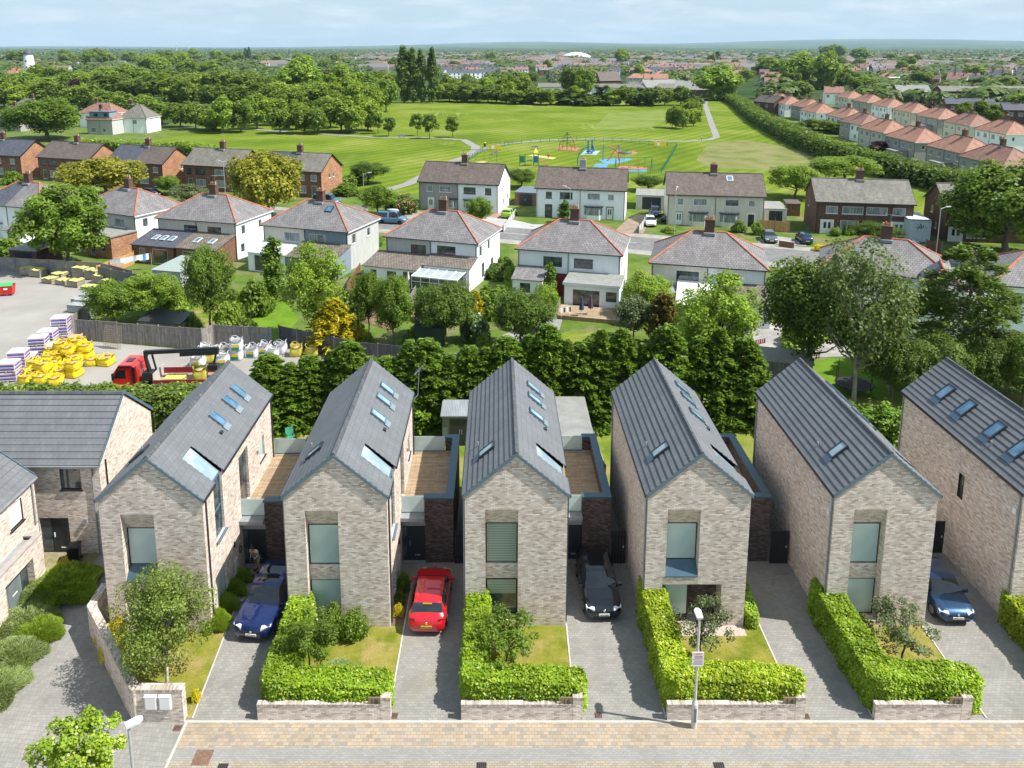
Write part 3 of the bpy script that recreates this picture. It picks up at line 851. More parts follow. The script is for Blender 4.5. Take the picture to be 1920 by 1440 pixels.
    for yy in (-o - .03, D + o):
        t = MB()
        t.obox(Vector((-ex, yy, ez - .10)), dx, Vector((0, .03, 0)), Vector((0, 0, .17)))
        t.obox(Vector((W / 2, yy, RZ - .10)), Vector((W / 2 + ex, 0, ez - RZ)), Vector((0, .03, 0)), Vector((0, 0, .17)))
        t.build('verge_trim', ZINC, r)
    t = MB(); t.face([(-ex, -o, ez), (0, 0, EZ - .02), (W / 2, 0, RZ - .02), (W / 2, -o, RZ)]); t.face([(W + ex, -o, ez), (W / 2, -o, RZ), (W / 2, 0, RZ - .02), (W, 0, EZ - .02)])
    t.build('soffit', ZINC, r)
    g = MB()
    g.box(-ex - .07, -ex + .02, -o, D + o, ez - .05, ez + .05)
    for ya, yb in (((-o, 1.4), (2.6, D + o)) if east_open else ((-o, D + o),)): g.box(W + ex - .02, W + ex + .07, ya, yb, ez - .05, ez + .05)
    g.build('gutter', ANTH, r)
    for xx, yy in ((-.05, .16), (W + .05, .3), (-.05, D - .15), (W + .05, D - .15)):
        g = MB(); g.tube((xx, yy, .05), (xx, yy, ez), .042, .042, 8); g.build('downpipe', ANTH if xx > 0 else LEAD, r)
    # ---- rooflights
    if west_lights == 1: rooflight(r, 1.05, 2.3, zx(1.05) + .1, -1, PIT, pm=glass('pale_rooflight', (.18, .30, .34), .04, (.3, .42, .45), .8) if 'pale_rooflight' not in MATS else MATS['pale_rooflight'])
    elif west_lights:
        for yy in (8.8, 6.75, 4.2, 2.2): rooflight(r, 1.1, yy, zx(1.1) + .1, -1, PIT, .72, 1.15)
    if east_open:
        for yy in (5.75, 7.75, 9.2): rooflight(r, 3.68, yy, zx(3.68) + .1, 1, PIT, .62, 1.0, pm=SKYGL if x < -12 else MATS['pale_rooflight'], fr=ZINC)
        # wrap-over glazing slot
        b = MB(); xa = W / 2 + (W / 2 + ex) * .38; za = EZ + (W - xa) * tan(PIT)
        b.face([(xa, 1.4, za + .06), (xa, 2.6, za + .06), (xa, 2.6, za - .12), (xa, 1.4, za - .12)][::-1])
        for yy in (1.4, 2.6):
            q = [(xa, yy, za + .07), (W + .0, yy, EZ + .07), (W, yy, EZ - .16), (xa, yy, za - .16)]
            b.face(q); b.face(q[::-1])
        for yy in (1.4, 2.53):
            b.box(W - .22, W - .1, yy, yy + .07, 3.9, EZ - .05)
        b.box(W - .24, W - .1, 1.47, 2.53, 3.9, 3.98); b.box(W - .24, W - .1, 1.47, 2.53, 5.25, 5.32); b.box(W - .24, W - .06, 1.47, 2.53, EZ - .14, EZ - .06)
        fz = b.build('corner_glazing', ZINC, r)
        g = MB(); g.face([(xa + .02, 1.42, za - .06), (W - .13, 1.42, EZ - .05), (W - .13, 2.58, EZ - .05), (xa + .02, 2.58, za - .06)])
        g.build('roof_pane', glass('white_blind_glass', (.22, .31, .36), .06, (.34, .42, .46), .8) if 'white_blind_glass' not in MATS else MATS['white_blind_glass'], fz)
        g = MB(); g.face([(W - .15, 1.45, 3.95), (W - .15, 2.55, 3.95), (W - .15, 2.55, EZ - .1), (W - .15, 1.45, EZ - .1)]); g.build('wall_pane', DGLASS, fz)
        s = MB(); s.box(W - .1, W + .14, 1.32, 2.68, 3.82, 3.88); s.build('sill', ZINC, fz)
        win(r, (W, 1.2, .4), (0, 1, 0), 1.2, 1.8, ANTH, TEAL, inset=.12)
        win(r, (W, 5.1, 3.1), (0, 1, 0), 1.5, 3.2, ANTH, DGLASS, bars=(.5,), hbars=(.66,), inset=.14, name='terrace_door')
        win(r, (W, 8.6, 4.1), (0, 1, 0), 1.0, 1.3, ANTH, TEAL, inset=.12, sill=1)
        m = MB(); m.box(W, W + .1, 8.1, 8.2, 4.9, 5.1); m.build('wall_light', LEAD, r)
        m = MB(); m.box(W + .005, W + .07, 3.6, 3.68, 2.05, 2.35); m.build('wall_light', ANTH, r)
        m = MB(); m.box(W + .003, W + .05, 3.5, 3.95, .35, 1.25); m.build('meter_box', plain('meter_box_white', (.6, .62, .62), .5), r)
    if west_win: win(r, (0, 5.0, 3.9), (0, -1, 0), .5, 1.4, BLACKP, DGLASS, inset=.1)
    # soil vent and fan vents
    m = MB(); xv = .55; m.tube((xv, 3.55, zx(xv)), (xv, 3.55, zx(xv) + .32), .045, .045, 8); m.build('vent_pipe', LEAD, r)
    m = MB(); m.box(W - .85, W - .7, 4.85, 5.1, zx(W - .85) - .05, zx(W - .85) + .13); m.build('roof_vent', ANTH, r)
    if not link_side: return r
    # ---- side extension with roof terrace
    x0, x1 = W, W + 2.85
    b = MB()
    b.box(W + 1.3, x1, 4.9, 5.25, 0, 3.88, skip='t')       # front pier
    b.wall((x1, 5.25, 0), (0, 1, 0), 6.4, 3.88)            # east flank
    b.box(x1 - .35, x1 - .003, 5.25, 11.6, 3.0, 3.88, skip='trfb')
    b.box(x0 + 2.0, x1 - .003, 11.6, 11.9, 0, 3.88, skip='t')
    b.wall((x1 - .35, 11.6, 3.0), (-1, 0, 0), 2.5, .05)
    b.wall((x0 + 2.0, 11.62, 0), (-1, 0, 0), 2.0, 2.9)
    ext = b.build('side_extension', DARKB, r)
    c = MB()
    c.box(W + 1.26, x1 + .04, 4.82, 5.27, 3.88, 3.97)
    c.box(x1 - .4, x1 + .04, 5.27, 11.5, 3.88, 3.97)
    c.box(x0 + 1.96, x1 + .04, 11.5, 11.94, 3.88, 3.97)
    c.build('coping', ZINCD, ext)
    c = MB(); c.box(x0 + .005, x1 - .36, 5.2, 11.55, 2.9, 3.05, skip='b'); c.build('terrace_deck', DECK, ext)
    c = MB(); c.box(x0 + .005, W + 1.29, 4.55, 5.2, 2.72, 2.93); c.box(x0 + .005, W + 1.29, 4.98, 5.18, 2.2, 2.72); c.build('canopy', LEAD, ext)
    c = MB(); c.box(x0 + .02, W + 1.25, 5.05, 5.075, 3.0, 3.95)
    c.build('glass_balustrade', GLASSBAL, ext)
    c = MB(); c.box(x0 + .02, W + 1.98, 11.5, 11.525, 3.12, 4.05); c.build('glass_balustrade', GLASSBAL, ext)
    c = MB(); c.box(x0 + .02, W + 1.98, 11.44, 11.56, 3.05, 3.12); c.build('balustrade_rail', ZINC, ext)
    # entrance
    c = MB(); c.box(x0 + .02, x0 + .30, 5.05, 5.1, .05, 2.18); c.box(x0 + .30, W + 1.28, 5.06, 5.1, .05, 2.18)
    dr = c.build('front_door', DOORD, r)
    c = MB(); c.box(x0 + .42, x0 + .46, 5.02, 5.06, .95, 1.25); c.box(x0 + .7, x0 + 1.0, 5.045, 5.06, .35, .42); c.build('handle', LEAD, dr)
    c = MB(); c.box(x0 + .02, x0 + .26, 5.035, 5.05, .15, 2.1); c.build('side_pane', DGLASS, dr)
    c = MB(); c.box(x0 + .02, W + 1.28, 4.85, 5.12, .0, .05); c.build('threshold', LEAD, dr)
    return r

HX = [-18.83, -10.17, -1.55, 7.2, 16.12]
HL = ['pale brick gable house behind the birch tree, a man at its open side door',
      'pale brick gable house with plain teal windows, the red hatchback on its drive',
      'pale brick gable house with green slatted blinds behind the number 16 wall',
      'pale brick gable house with a dark sill under its upper window, behind the street lamp',
      'pale brick gable house behind the number 12 wall, blue hatchback at its right side',
      'brick gable house cut by the right edge of the photo, four rooflights on one slope']
HOUSES = []
HOUSES.append(modern_house(HX[0], 33.5, HL[0], 'B'))
HOUSES.append(modern_house(HX[1], 33.8, HL[1], 'A'))
HOUSES.append(modern_house(HX[2], 33.9, HL[2], 'A', blinds=BLIND))
HOUSES.append(modern_house(HX[3], 33.9, HL[3], 'B'))
HOUSES.append(modern_house(HX[4], 33.9, HL[4], 'A', link_side=False))
HOUSES.append(modern_house(25.2, 34.0, HL[5], 'A', link_side=False, west_lights=4, west_win=True))
# charger and cable on the first house, alarm boxes on the far flanks
c = MB(); c.lathe([(.17, 0), (.19, .02), (.17, .05)], 14, c=(0, 0, 0)); rr = c.build('charging_cable', BLACKP, HOUSES[0]); rr.rotation_euler = (0, pi / 2, 0); rr.location = (W_ + .02, 4.45, 1.35)
for h in (HOUSES[4], HOUSES[5]):
    c = MB(); c.box(-.09, -.003, .3, .55, 5.75, 6.05); c.build('alarm_box', UPVC, h)

# gates between the houses
def gate(x0, x1, y, label):
    r = thing('side_gate', label, 'gate', ((x0 + x1) / 2, y, 0), group='black side gates between the houses')
    w = (x1 - x0) / 2 - .02
    b = MB()
    n = max(3, int(w * 2 / .14))
    for i in range(n): b.box(-w + 2 * w * i / n + .006, -w + 2 * w * (i + 1) / n - .006, 0, .03, .04, 2.0)
    b.box(-w, w, .03, .07, .3, .42); b.box(-w, w, .03, .07, 1.6, 1.72)
    g = b.build('gate_boards', plain('black_stained_boards', (.013, .014, .016), .7, 0, .3), r)
    c = MB(); c.box(w - .16, w - .12, -.03, 0, 1.0, 1.12); c.build('latch', UPVC, g)
gate(-18.83 + 7.8, -10.3, 38.6, 'black side gate in the shadow behind the blue car roof')
gate(-10.17 + 7.8, -1.68, 38.6, 'black side gate right of the red hatchback')
gate(-1.55 + 7.8, 7.1, 38.6, 'black side gate behind the black hatchback')
gate(7.2 + 7.8, 16.05, 38.6, 'black side gate at the end of the empty driveway')
gate(21.1, 25.1, 39.5, 'black side gate above the roof of the blue hatchback at the right')

# ---- terrace house on the left, ridge across the view
def left_house():
    X1, Y0, Y1, RY, ez, rz = -21.95, 39.5, 46.0, 42.75, 5.42, 8.1
    x0 = -46.
    r = thing('terrace_house', 'long grey roofed brick house with dark front door and wheelie bin, far left', 'house', (0, 0, 0))
    b = MB()
    L = X1 - x0
    wx = lambda p: p - x0
    holes = [(wx(-24.17), wx(-23.02), 3.94, 5.17), (wx(-25.6), wx(-23.95), .05, 2.2), (wx(-33), wx(-31.5), 3.9, 5.1)]
    b.wall((x0, Y0, 0), (1, 0, 0), L, ez, holes)
    for a, c, z0, z1 in holes[:3]:
        a += x0; c += x0
        b.face([(a, Y0, z0), (a, Y0, z1), (a, Y0 + .15, z1), (a, Y0 + .15, z0)]); b.face([(c, Y0, z0), (c, Y0 + .15, z0), (c, Y0 + .15, z1), (c, Y0, z1)])
        b.face([(a, Y0, z1), (c, Y0, z1), (c, Y0 + .15, z1), (a, Y0 + .15, z1)])
    b.wall((X1, Y0, 0), (0, 1, 0), Y1 - Y0, ez); b.face([(X1, Y0, ez), (X1, Y1, ez), (X1, RY, rz)])
    b.wall((X1, Y1, 0), (-1, 0, 0), L, ez)
    b.build('wall', BUFF, r)
    s = MB()
    n = 11
    def sl(ya, yb, sgn):
        d = Vector((0, yb - ya, rz - ez)); up = Vector((0, -d.z, d.y)).normalized() * (1 if sgn > 0 else -1)
        if up.z < 0: up = -up
        for i in range(n):
            A = Vector((0, ya, ez + .05)) + d * (i / n); C = Vector((0, ya, ez + .05)) + d * ((i + 1) / n); Au = A + up * .034
            a, c_ = x0, X1 + .08
            f1 = [(a, Au.y, Au.z), (c_, Au.y, Au.z), (c_, C.y, C.z), (a, C.y, C.z)]; f2 = [(a, A.y, A.z), (c_, A.y, A.z), (c_, Au.y, Au.z), (a, Au.y, Au.z)]
            if sgn < 0: f1 = f1[::-1]; f2 = f2[::-1]
            s.face(f1); s.face(f2); s.face([(c_, A.y, A.z), (c_, C.y, C.z), (c_, Au.y, Au.z)])
    sl(Y0 - .15, RY, 1); sl(Y1 + .15, RY, -1)
    rf = s.build('roof', ROOFN, r)
    c = MB(); c.prism([(RY - .13, rz + .02), (RY + .13, rz + .02), (RY + .05, rz + .16), (RY - .05, rz + .16)], x0, X1 + .08, ax='x'); c.build('ridge_tiles', MATS['ridge_cap'], rf)
    t = MB()
    t.obox((X1 + .08, Y0 - .2, ez - .07), (.03, 0, 0), (0, RY - Y0 + .2, rz - ez + .1), (0, 0, .2)); t.obox((X1 + .08, RY, rz + .03), (.03, 0, 0), (0, Y1 + .2 - RY, ez - rz - .1), (0, 0, .2))
    t.build('verge_trim', ZINC, r)
    g = MB(); g.box(x0, X1 + .1, Y0 - .24, Y0 - .14, ez - .06, ez + .03); g.build('gutter', LEAD, r)
    for xx, yy in ((-22.35, Y0 - .05), (-21.9, Y0 + .65)):
        g = MB(); g.tube((xx, yy, .05), (xx, yy, ez - .02), .045, .045, 8); g.build('downpipe', LEAD if yy < Y0 else BLACKP, r)
    win(r, (-24.17, Y0, 3.94), (1, 0, 0), 1.15, 1.23, BLACKP, DGLASS, bars=(.5,), inset=.06, sill=1, fw=.08)
    win(r, (-33, Y0, 3.9), (1, 0, 0), 1.5, 1.2, BLACKP, DGLASS, bars=(.5,), inset=.06)
    win(r, (-25.58, Y0, .05), (1, 0, 0), .62, 2.13, ANTH, DGLASS, inset=.1, name='side_light')
    c = MB(); c.box(-24.94, -23.97, Y0 + .09, Y0 + .13, .05, 2.18); dr = c.build('front_door', DOORD, r)
    c = MB(); c.box(-24.86, -24.82, Y0 + .03, Y0 + .09, 1.0, 1.25); c.box(-24.55, -24.25, Y0 + .07, Y0 + .09, .3, .36); c.build('handle', UPVC, dr)
    c = MB(); c.box(-23.02, -22.86, Y0 - .14, Y0 - .01, 2.0, 2.22); c.build('wall_light', LEAD, r)
left_house()

def corner_house():
    """house at the left edge whose long side faces right"""
    X, Y1, Y0, ez, rz, hw = -24.8, 38.2, 20., 5.42, 8.0, 3.3
    r = thing('corner_house', 'brick house with flat-roofed porch cut by the left edge of the photo', 'house', (0, 0, 0))
    b = MB()
    b.wall((X, Y0, 0), (0, 1, 0), Y1 - Y0, ez, [(15.95, 17.05, 3.75, 5.0)])
    b.wall((X, Y1, 0), (-1, 0, 0), 2 * hw, ez); b.face([(X, Y1, ez), (X - 2 * hw, Y1, ez), (X - hw, Y1, rz)])
    b.wall((X - 2 * hw, Y0, 0), (1, 0, 0), 2 * hw, ez)
    # porch
    px = X + .8
    b.wall((px, Y0, 0), (0, 1, 0), 17.1, 2.85, [(13.9, 16.2, .02, 2.1), (9.5, 12.6, .02, 2.1)])
    b.wall((px, 37.1, 0), (-1, 0, 0), .8, 2.85)
    b.face([(px, 36.2, 0), (px, 36.2, 2.1), (px - .35, 36.2, 2.1), (px - .35, 36.2, 0)]); b.face([(px, 33.9, 0), (px - .35, 33.9, 0), (px - .35, 33.9, 2.1), (px, 33.9, 2.1)])
    b.build('wall', BUFF, r)
    c = MB(); c.box(px - .3, px + .03, 33.0 - 13, 37.13, 2.85, 2.93); c.box(px - .78, px - .3, 36.8, 37.13, 2.85, 2.93); c.build('porch_coping', plain('stone_coping', (.33, .3, .28), .8), r)
    c = MB(); c.box(X + .003, px - .3, 20, 36.8, 2.6, 2.7, skip='b'); c.build('porch_roof', LEAD, r)
    c = MB(); c.box(px - .40, px - .36, 33.9, 36.2, 0, 2.1); w_ = c.build('entrance_screen', LEAD, r)
    c = MB(); c.box(px - .36, px - .33, 34.5, 35.5, .05, 2.05); dr = c.build('front_door', plain('grey_door', (.16, .19, .2), .5), r)
    c = MB(); c.box(px - .33, px - .31, 34.8, 35.2, .9, .95); c.build('handle', UPVC, dr)
    c = MB(); c.box(px - .36, px - .32, 35.6, 36.15, .3, 2.0); c.build('side_pane', DGLASS, w_)
    s = MB(); n = 11
    for sg, xe in ((1, X + .1), (-1, X - 2 * hw - .1)):
        stepped(s, (xe, ez + .03), (X - hw, rz + .05), Y0, Y1 + .08, n, .03)
    rf = s.build('roof', ROOFN, r)
    t = MB(); t.obox((X + .12, Y1 + .08, ez - .08), (-hw - .12, 0, rz - ez + .08), (0, .03, 0), (0, 0, .2)); t.build('verge_trim', ZINC, r)
    g = MB(); g.box(X + .09, X + .19, Y0, Y1 + .08, ez - .08, ez + .02); g.build('gutter', LEAD, r)
    g = MB(); g.tube((X + .06, 37.9, 2.9), (X + .06, 37.9, ez), .045, .045, 8); g.build('downpipe', LEAD, r)
    win(r, (X, 35.95, 3.75), (0, 1, 0), 1.1, 1.25, BLACKP, UPVC, inset=.06, sill=1, fw=.08)
corner_house()
# ------------------------------------------------------------------ ground sheets
def struct(name, pts, z, mat, kind='structure'):
    b = MB(); P = [(p[0], p[1], z) for p in pts]
    a = sum(P[i][0] * P[(i + 1) % len(P)][1] - P[(i + 1) % len(P)][0] * P[i][1] for i in range(len(P)))
    b.face(P if a > 0 else P[::-1])
    o = b.build(name, mat); o['kind'] = kind
    return o

def ribbon(name, pts, w, z, mat):
    """a strip of width w along a polyline"""
    b = MB(); P = [Vector((p[0], p[1], 0)) for p in pts]; rows = []
    for i, p in enumerate(P):
        t = (P[min(i + 1, len(P) - 1)] - P[max(i - 1, 0)]).normalized(); n = Vector((-t.y, t.x, 0))
        rows.append([(p.x + n.x * w / 2, p.y + n.y * w / 2, z), (p.x - n.x * w / 2, p.y - n.y * w / 2, z)])
    b.grid(rows, sm=False); o = b.build(name, mat); o['kind'] = 'structure'; return o

GREYPAVE = paving('grey_block_paving', [(0, (.225, .216, .20)), (.5, (.25, .24, .222)), (1, (.275, .263, .243))], .21, .14, 0, (.20, .192, .178), .15, moss=(.24, .222, .14))
SIDEPAVE = paving('side_grey_paving', [(0, (.225, .217, .203)), (.5, (.25, .241, .225)), (1, (.275, .265, .247))], .16, .21, .1, (.205, .197, .183), .14)
BUFFPAVE = paving('buff_block_paving', [(0, (.238, .218, .191)), (.3, (.330, .257, .185)), (.6, (.370, .297, .218)), (.85, (.290, .264, .231)), (1, (.376, .284, .191))], .24, .17, 0, (.238, .205, .158), .12)
GREYBAND = paving('grey_road_blocks', [(0, (.235, .23, .22)), (1, (.28, .27, .255))], .2, .1, 0, (.224, .218, .204), .08)
MIXPAVE = paving('mixed_road_blocks', [(0, (.258, .224, .184)), (.5, (.326, .272, .204)), (1, (.313, .292, .258))], .2, .1, 0, (.204, .177, .136), .12)
KERB = plain('pale_kerb_stone', (.493, .459, .391), .85, 0, .12, 3.)
LAWN = grass('front_lawn', (.111, .148, .011), (.237, .222, .041), (.311, .244, .089), .9, .6)
LAWNB = grass('back_lawn', (.074, .141, .011), (.178, .222, .026), (.281, .229, .089), .5, .7)
LAWNG = grass('bright_lawn', (.085, .17, .012), (.14, .24, .02), None, .6)
SOIL = plain('bare_soil', (.16, .11, .07), 1., 0, .35, 1.2, .1)

# the base sheet: everything below the town; hills rise beyond five kilometres
def terrain():
    b = MB()
    rs = [0, 60, 150, 300, 600, 1200, 2500, 4500, 6000, 7000, 8000, 9000, 10000, 11500, 13000, 15000, 17500, 20000, 23000]
    na = 120; rows = []
    for r in rs:
        row = []
        for i in range(na):
            a = 2 * pi * i / na; x, y = r * sin(a), r * cos(a)
            z = 0.
            if r > 4500:
                th = atan2(x, y)
                f = .5 + .5 * sin(th * 9 + 1.3) * .6 + .3 * sin(th * 23 + r * .0003)
                ce = exp(-((th - .16) / .3) ** 2)
                ri = exp(-((th - .62) / .28) ** 2)
                z = max(0, (r - 4500) / 1000) * (2.4 + 5.2 * ce + 2. * ri) * (.75 + .35 * f)
                if r > 12000: z += (r - 12000) / 1000 * (3 + 15 * ri + 5 * ce) * (.8 + .4 * sin(th * 14 + 2))
            row.append((x, y, z - .02))
        rows.append(row)
    b.grid(rows, sm=True, closed=True)
    m, nt, bs = newmat('far_land'); q = NT(nt); w = q.world()
    v = q.n('ShaderNodeTexVoronoi', iScale=.0016); q.l(w, v.inputs['Vector'])
    bw = q.n('ShaderNodeRGBToBW'); q.l(v.outputs['Color'], bw.inputs[0])
    c = q.ramp(bw.outputs[0], [(.1, (.03, .06, .02)), (.45, (.06, .10, .03)), (.6, (.13, .18, .05)), (.72, (.04, .075, .025)), (.9, (.24, .24, .11))], 'CONSTANT')
    c = q.mix(.45, c, q.ramp(q.noise(.01, w, 5., .6), [(.4, (.03, .055, .02)), (.65, (.10, .12, .06))]))
    q.l(c, bs.inputs['Base Color']); bs.inputs['Roughness'].default_value = 1.; bs.inputs['Specular IOR Level'].default_value = 0
    o = b.build('ground', m); o['kind'] = 'structure'
terrain()
struct('garden_ground', [(-75, 57), (120, 57), (120, 78), (80, 98), (21, 117), (-120, 158), (-120, 100)], .004, grass('garden_earth', (.06, .11, .015), (.12, .18, .03), (.19, .17, .09), .3, .5))
struct('garden_ground', [(-120, 158), (21, 117), (80, 98), (120, 78), (130, 122), (60, 130), (20, 141), (-30, 154), (-72, 170), (-105, 180), (-250, 215), (-250, 195)], .003, MATS['garden_earth'])
struct('garden_ground', [(-250, 180), (-105, 178), (-112, 215), (-100, 292), (-250, 320)], .006, MATS['garden_earth'])
struct('garden_ground', [(92, 122), (160, 100), (200, 400), (126, 425), (112, 300), (104, 200)], .006, MATS['garden_earth'])
struct('plot_ground', [(-60, 10), (60, 10), (60, 60), (-60, 60)], .006, LAWNB)
# street in front
struct('driveway', [(-20.4, 28.36), (-13., 28.36), (30, 28.36), (30, 45), (-20.4, 45)], .012, GREYPAVE)
struct('side_road', [(-30, 12), (-13.0, 12), (-13.15, 28.36), (-19.9, 28.4), (-20.4, 45), (-30, 45)], .016, SIDEPAVE)
struct('buff_pavement', [(-13.1, 28.36), (60, 28.36), (60, 27.1), (-13.1, 27.1)], .016, BUFFPAVE)
struct('road', [(-13.1, 27.1), (60, 27.1), (60, 26.5), (-13.1, 26.5)], .016, GREYBAND)
struct('road_edge_paving', [(-13.1, 26.5), (60, 26.5), (60, 12), (-13.1, 12)], .016, MIXPAVE)
struct('kerb', [(-13.2, 28.40), (15.9, 28.40), (60, 28.40), (60, 28.30), (-13.2, 28.30)], .021, KERB)
struct('kerb', [(-13.16, 28.4), (-13.06, 28.4), (-13.0, 12), (-13.1, 12)], .022, KERB)
for nm, pts in (('lawn', [(-10.05, 28.7), (-4.66, 28.7), (-4.58, 33.9), (-10.05, 33.9)]), ('lawn', [(-1.5, 28.7), (3.3, 28.7), (3.36, 33.95), (-1.5, 33.95)]),
                ('lawn', [(7.3, 28.7), (12.9, 28.7), (12.9, 33.95), (7.3, 33.95)]), ('lawn', [(16.1, 28.7), (20.75, 28.7), (20.86, 33.95), (16.1, 33.95)]),
                ('lawn', [(-19.3, 33.5), (-15.2, 28.6), (-13.0, 28.5), (-13.25, 33.2), (-13.6, 37.5), (-14., 37.5), (-14., 33.6)]), ('lawn', [(25.2, 28.9), (31, 28.9), (31, 34), (25.2, 34)])):
    struct(nm, pts, .03, LAWN)
for pts in ([(-4.62, 28.5), (-4.54, 37.)], [(3.34, 28.5), (3.42, 34.)], [(12.93, 28.5), (12.95, 38.)], [(20.78, 28.5), (20.95, 34.5)], [(-12.93, 28.5), (-13.2, 33.3), (-13.45, 38)],
            [(7.16, 28.5), (7.16, 34)], [(15.95, 28.5), (16.0, 34)]):
    ribbon('edging_kerb', pts, .07, .045, KERB)
struct('planting_bed', [(-13.55, 33.3), (-13.9, 33.6), (-13.9, 38.2), (-13.45, 38.2)], .05, SOIL)
struct('planting_bed', [(-5.2, 33.9), (-4.6, 33.9), (-4.55, 37.2), (-5.2, 37.2)], .05, SOIL)
struct('planting_bed', [(8.0, 33.2), (12.1, 33.2), (12.1, 34.7), (8.0, 34.7)], .034, plain('gravel_bed', (.42, .35, .3), 1., 0, .3, 18.))
struct('planting_bed', [(-25.2, 28.5), (-22.1, 29), (-21.5, 31), (-22, 34.6), (-25.4, 34.6)], .03, SOIL)
struct('planting_bed', [(-24, 35), (-22.3, 35.3), (-21.7, 37.3), (-24, 38.7)], .03, SOIL)
struct('doorstep_paving', [(-24.9, 38.3), (-22.3, 38.3), (-22.3, 39.5), (-26, 39.5)], .02, plain('mossy_step', (.22, .2, .1), .9, 0, .25))

# ---- low front walls
SOLD = brick('coping_brick', [(0, (.30, .25, .2)), (.5, (.48, .42, .36)), (1, (.68, .62, .56))], (.28, .24, .2), w=.075, h=.24, blotch=.15)
PLQ = plain('bronze_plaque', (.26, .20, .13), .6, .2, .1)
DARKT = plain('plaque_dark_numerals', (.04, .035, .03), .5)
def front_wall(x0, x1, num, label, pier=True):
    r = thing('garden_wall', label, 'wall', (x0, 28.42, 0), group='low brick walls in front of the hedges')
    L = x1 - x0
    b = MB(); b.box(0, L - (.42 if pier else 0), 0, .22, 0, .66, skip='t')
    if pier: b.box(L - .42, L, -.005, .28, 0, 1.0, skip='t')
    b.build('wall_bricks', BUFF, r)
    c = MB(); c.box(-.01, L - (.42 if pier else 0), -.01, .23, .66, .78)
    if pier: c.box(L - .43, L + .01, -.015, .29, 1.0, 1.11)
    c.build('coping', SOLD, r)
    if num:
        p = MB(); p.box(L - .95, L - .43, .02, .06, .7, 1.1); pl = p.build('number_plaque', PLQ, r)
        text(pl, 'numerals', num, .34, (L - .69, .012, .89), (pi / 2, 0, 0), DARKT, .005)
front_wall(-10.14, -4.5, '18', 'low brick wall carrying the number 18 plaque')
front_wall(-1.52, 3.62, '16', 'low brick wall carrying the number 16 plaque')
front_wall(7.2, 13.02, '14', 'low brick wall behind the foot of the street lamp')
front_wall(15.98, 20.05, '12', 'low brick wall carrying the number 12 plaque')

def path_wall(pts, h, th, label):
    r = thing('boundary_wall', label, 'wall', (0, 0, 0))
    b = MB(); c = MB()
    for p, q in zip(pts[:-1], pts[1:]):
        p = Vector((*p, 0)); q = Vector((*q, 0)); d = (q - p); L = d.length; t = d / L; n = Vector((-t.y, t.x, 0))
        b.obox(p, d, n * th, UP * (h - .12)); c.obox(p - n * .01 - t * .01 + UP * (h - .12), d + t * .02, n * (th + .02), UP * .12)
    b.build('wall_bricks', BUFF, r); c.build('coping', SOLD, r)
    for k in range(1, len(pts) - 1):
        p = Vector((*pts[k], 0)); t = (Vector((*pts[k + 1], 0)) - Vector((*pts[k - 1], 0))).normalized(); c_ = p + Vector((-t.y, t.x, 0)) * th * .52
        m = MB(); m.tube(c_, c_ + UP * (h - .125), th * .5, None, 12); m.build('wall_bricks', BUFF, r); m = MB(); m.tube(c_ + UP * (h - .125), c_ + UP * (h + .003), th * .54, None, 12, sm=False); m.build('coping', SOLD, r)
    # two white meter boxes on the street face
    for x in (-14.75, -14.15):
        m = MB(); m.box(x, x + .48, 28.21, 28.30, .72, 1.32)
        m.face([(x - .02, 28.19, 1.32), (x + .5, 28.19, 1.32), (x + .5, 28.3, 1.38), (x - .02, 28.3, 1.38)])
        m.box(x + .03, x + .45, 28.195, 28.21, .75, 1.29); m.build('meter_box', UPVC, r)
path_wall([(-19.85, 34.9), (-19.75, 33.3), (-15.35, 28.3), (-13.2, 28.3)], 1.6, .36, 'brick wall turning the corner with two white meter boxes')

# ---- hedges
hedge('hedge', [(-9.5, 33.6), (-9.55, 29.3), (-5.1, 29.2)], 1.15, [1.75, 1.5, 1.35], L_LAUREL, .078, 680, 'bright laurel hedge between the metallic blue car and the second gable house lawn', 1)
hedge('hedge', [(-.95, 34.4), (-1.0, 29.3), (3.3, 29.2)], 1.05, [1.75, 1.6, 1.45], L_LAUREL, .078, 680, 'bright laurel hedge between the red hatchback and the third gable house lawn', 2)
hedge('hedge', [(7.65, 34.6), (7.75, 29.4), (12.6, 29.2)], 1.15, [2.0, 1.65, 1.5], L_LAURELY, .078, 680, 'laurel hedge with yellowing leaves behind the street lamp', 3)
hedge('hedge', [(16.35, 34.6), (16.55, 29.4), (20.2, 29.35)], 1.3, [1.75, 1.65, 1.45], L_LAUREL, .078, 680, 'widest bright laurel hedge, left of the steel blue car drive', 4)
hedge('hedge', [(25.4, 34.), (25.4, 29.6)], 1.0, [1.6, 1.5], L_LAURELY, .078, 680, 'laurel hedge cut by the right edge, beside the last driveway', 5)
hedge('hedge', [(12.55, 33.9), (12.75, 36.0)], .55, .75, L_GRASSY, .06, 800, 'small clipped box hedge at the foot of the fourth gable house', 6, rough_=.05)
hedge('hedge', [(-50, 55.6), (-24.5, 55.2), (-19.5, 55.0)], 2.6, [2.2, 2.35, 3.0], L_CONT, .15, 210, 'tall clipped conifer hedge behind the long grey roofed house', 7, rough_=.25)

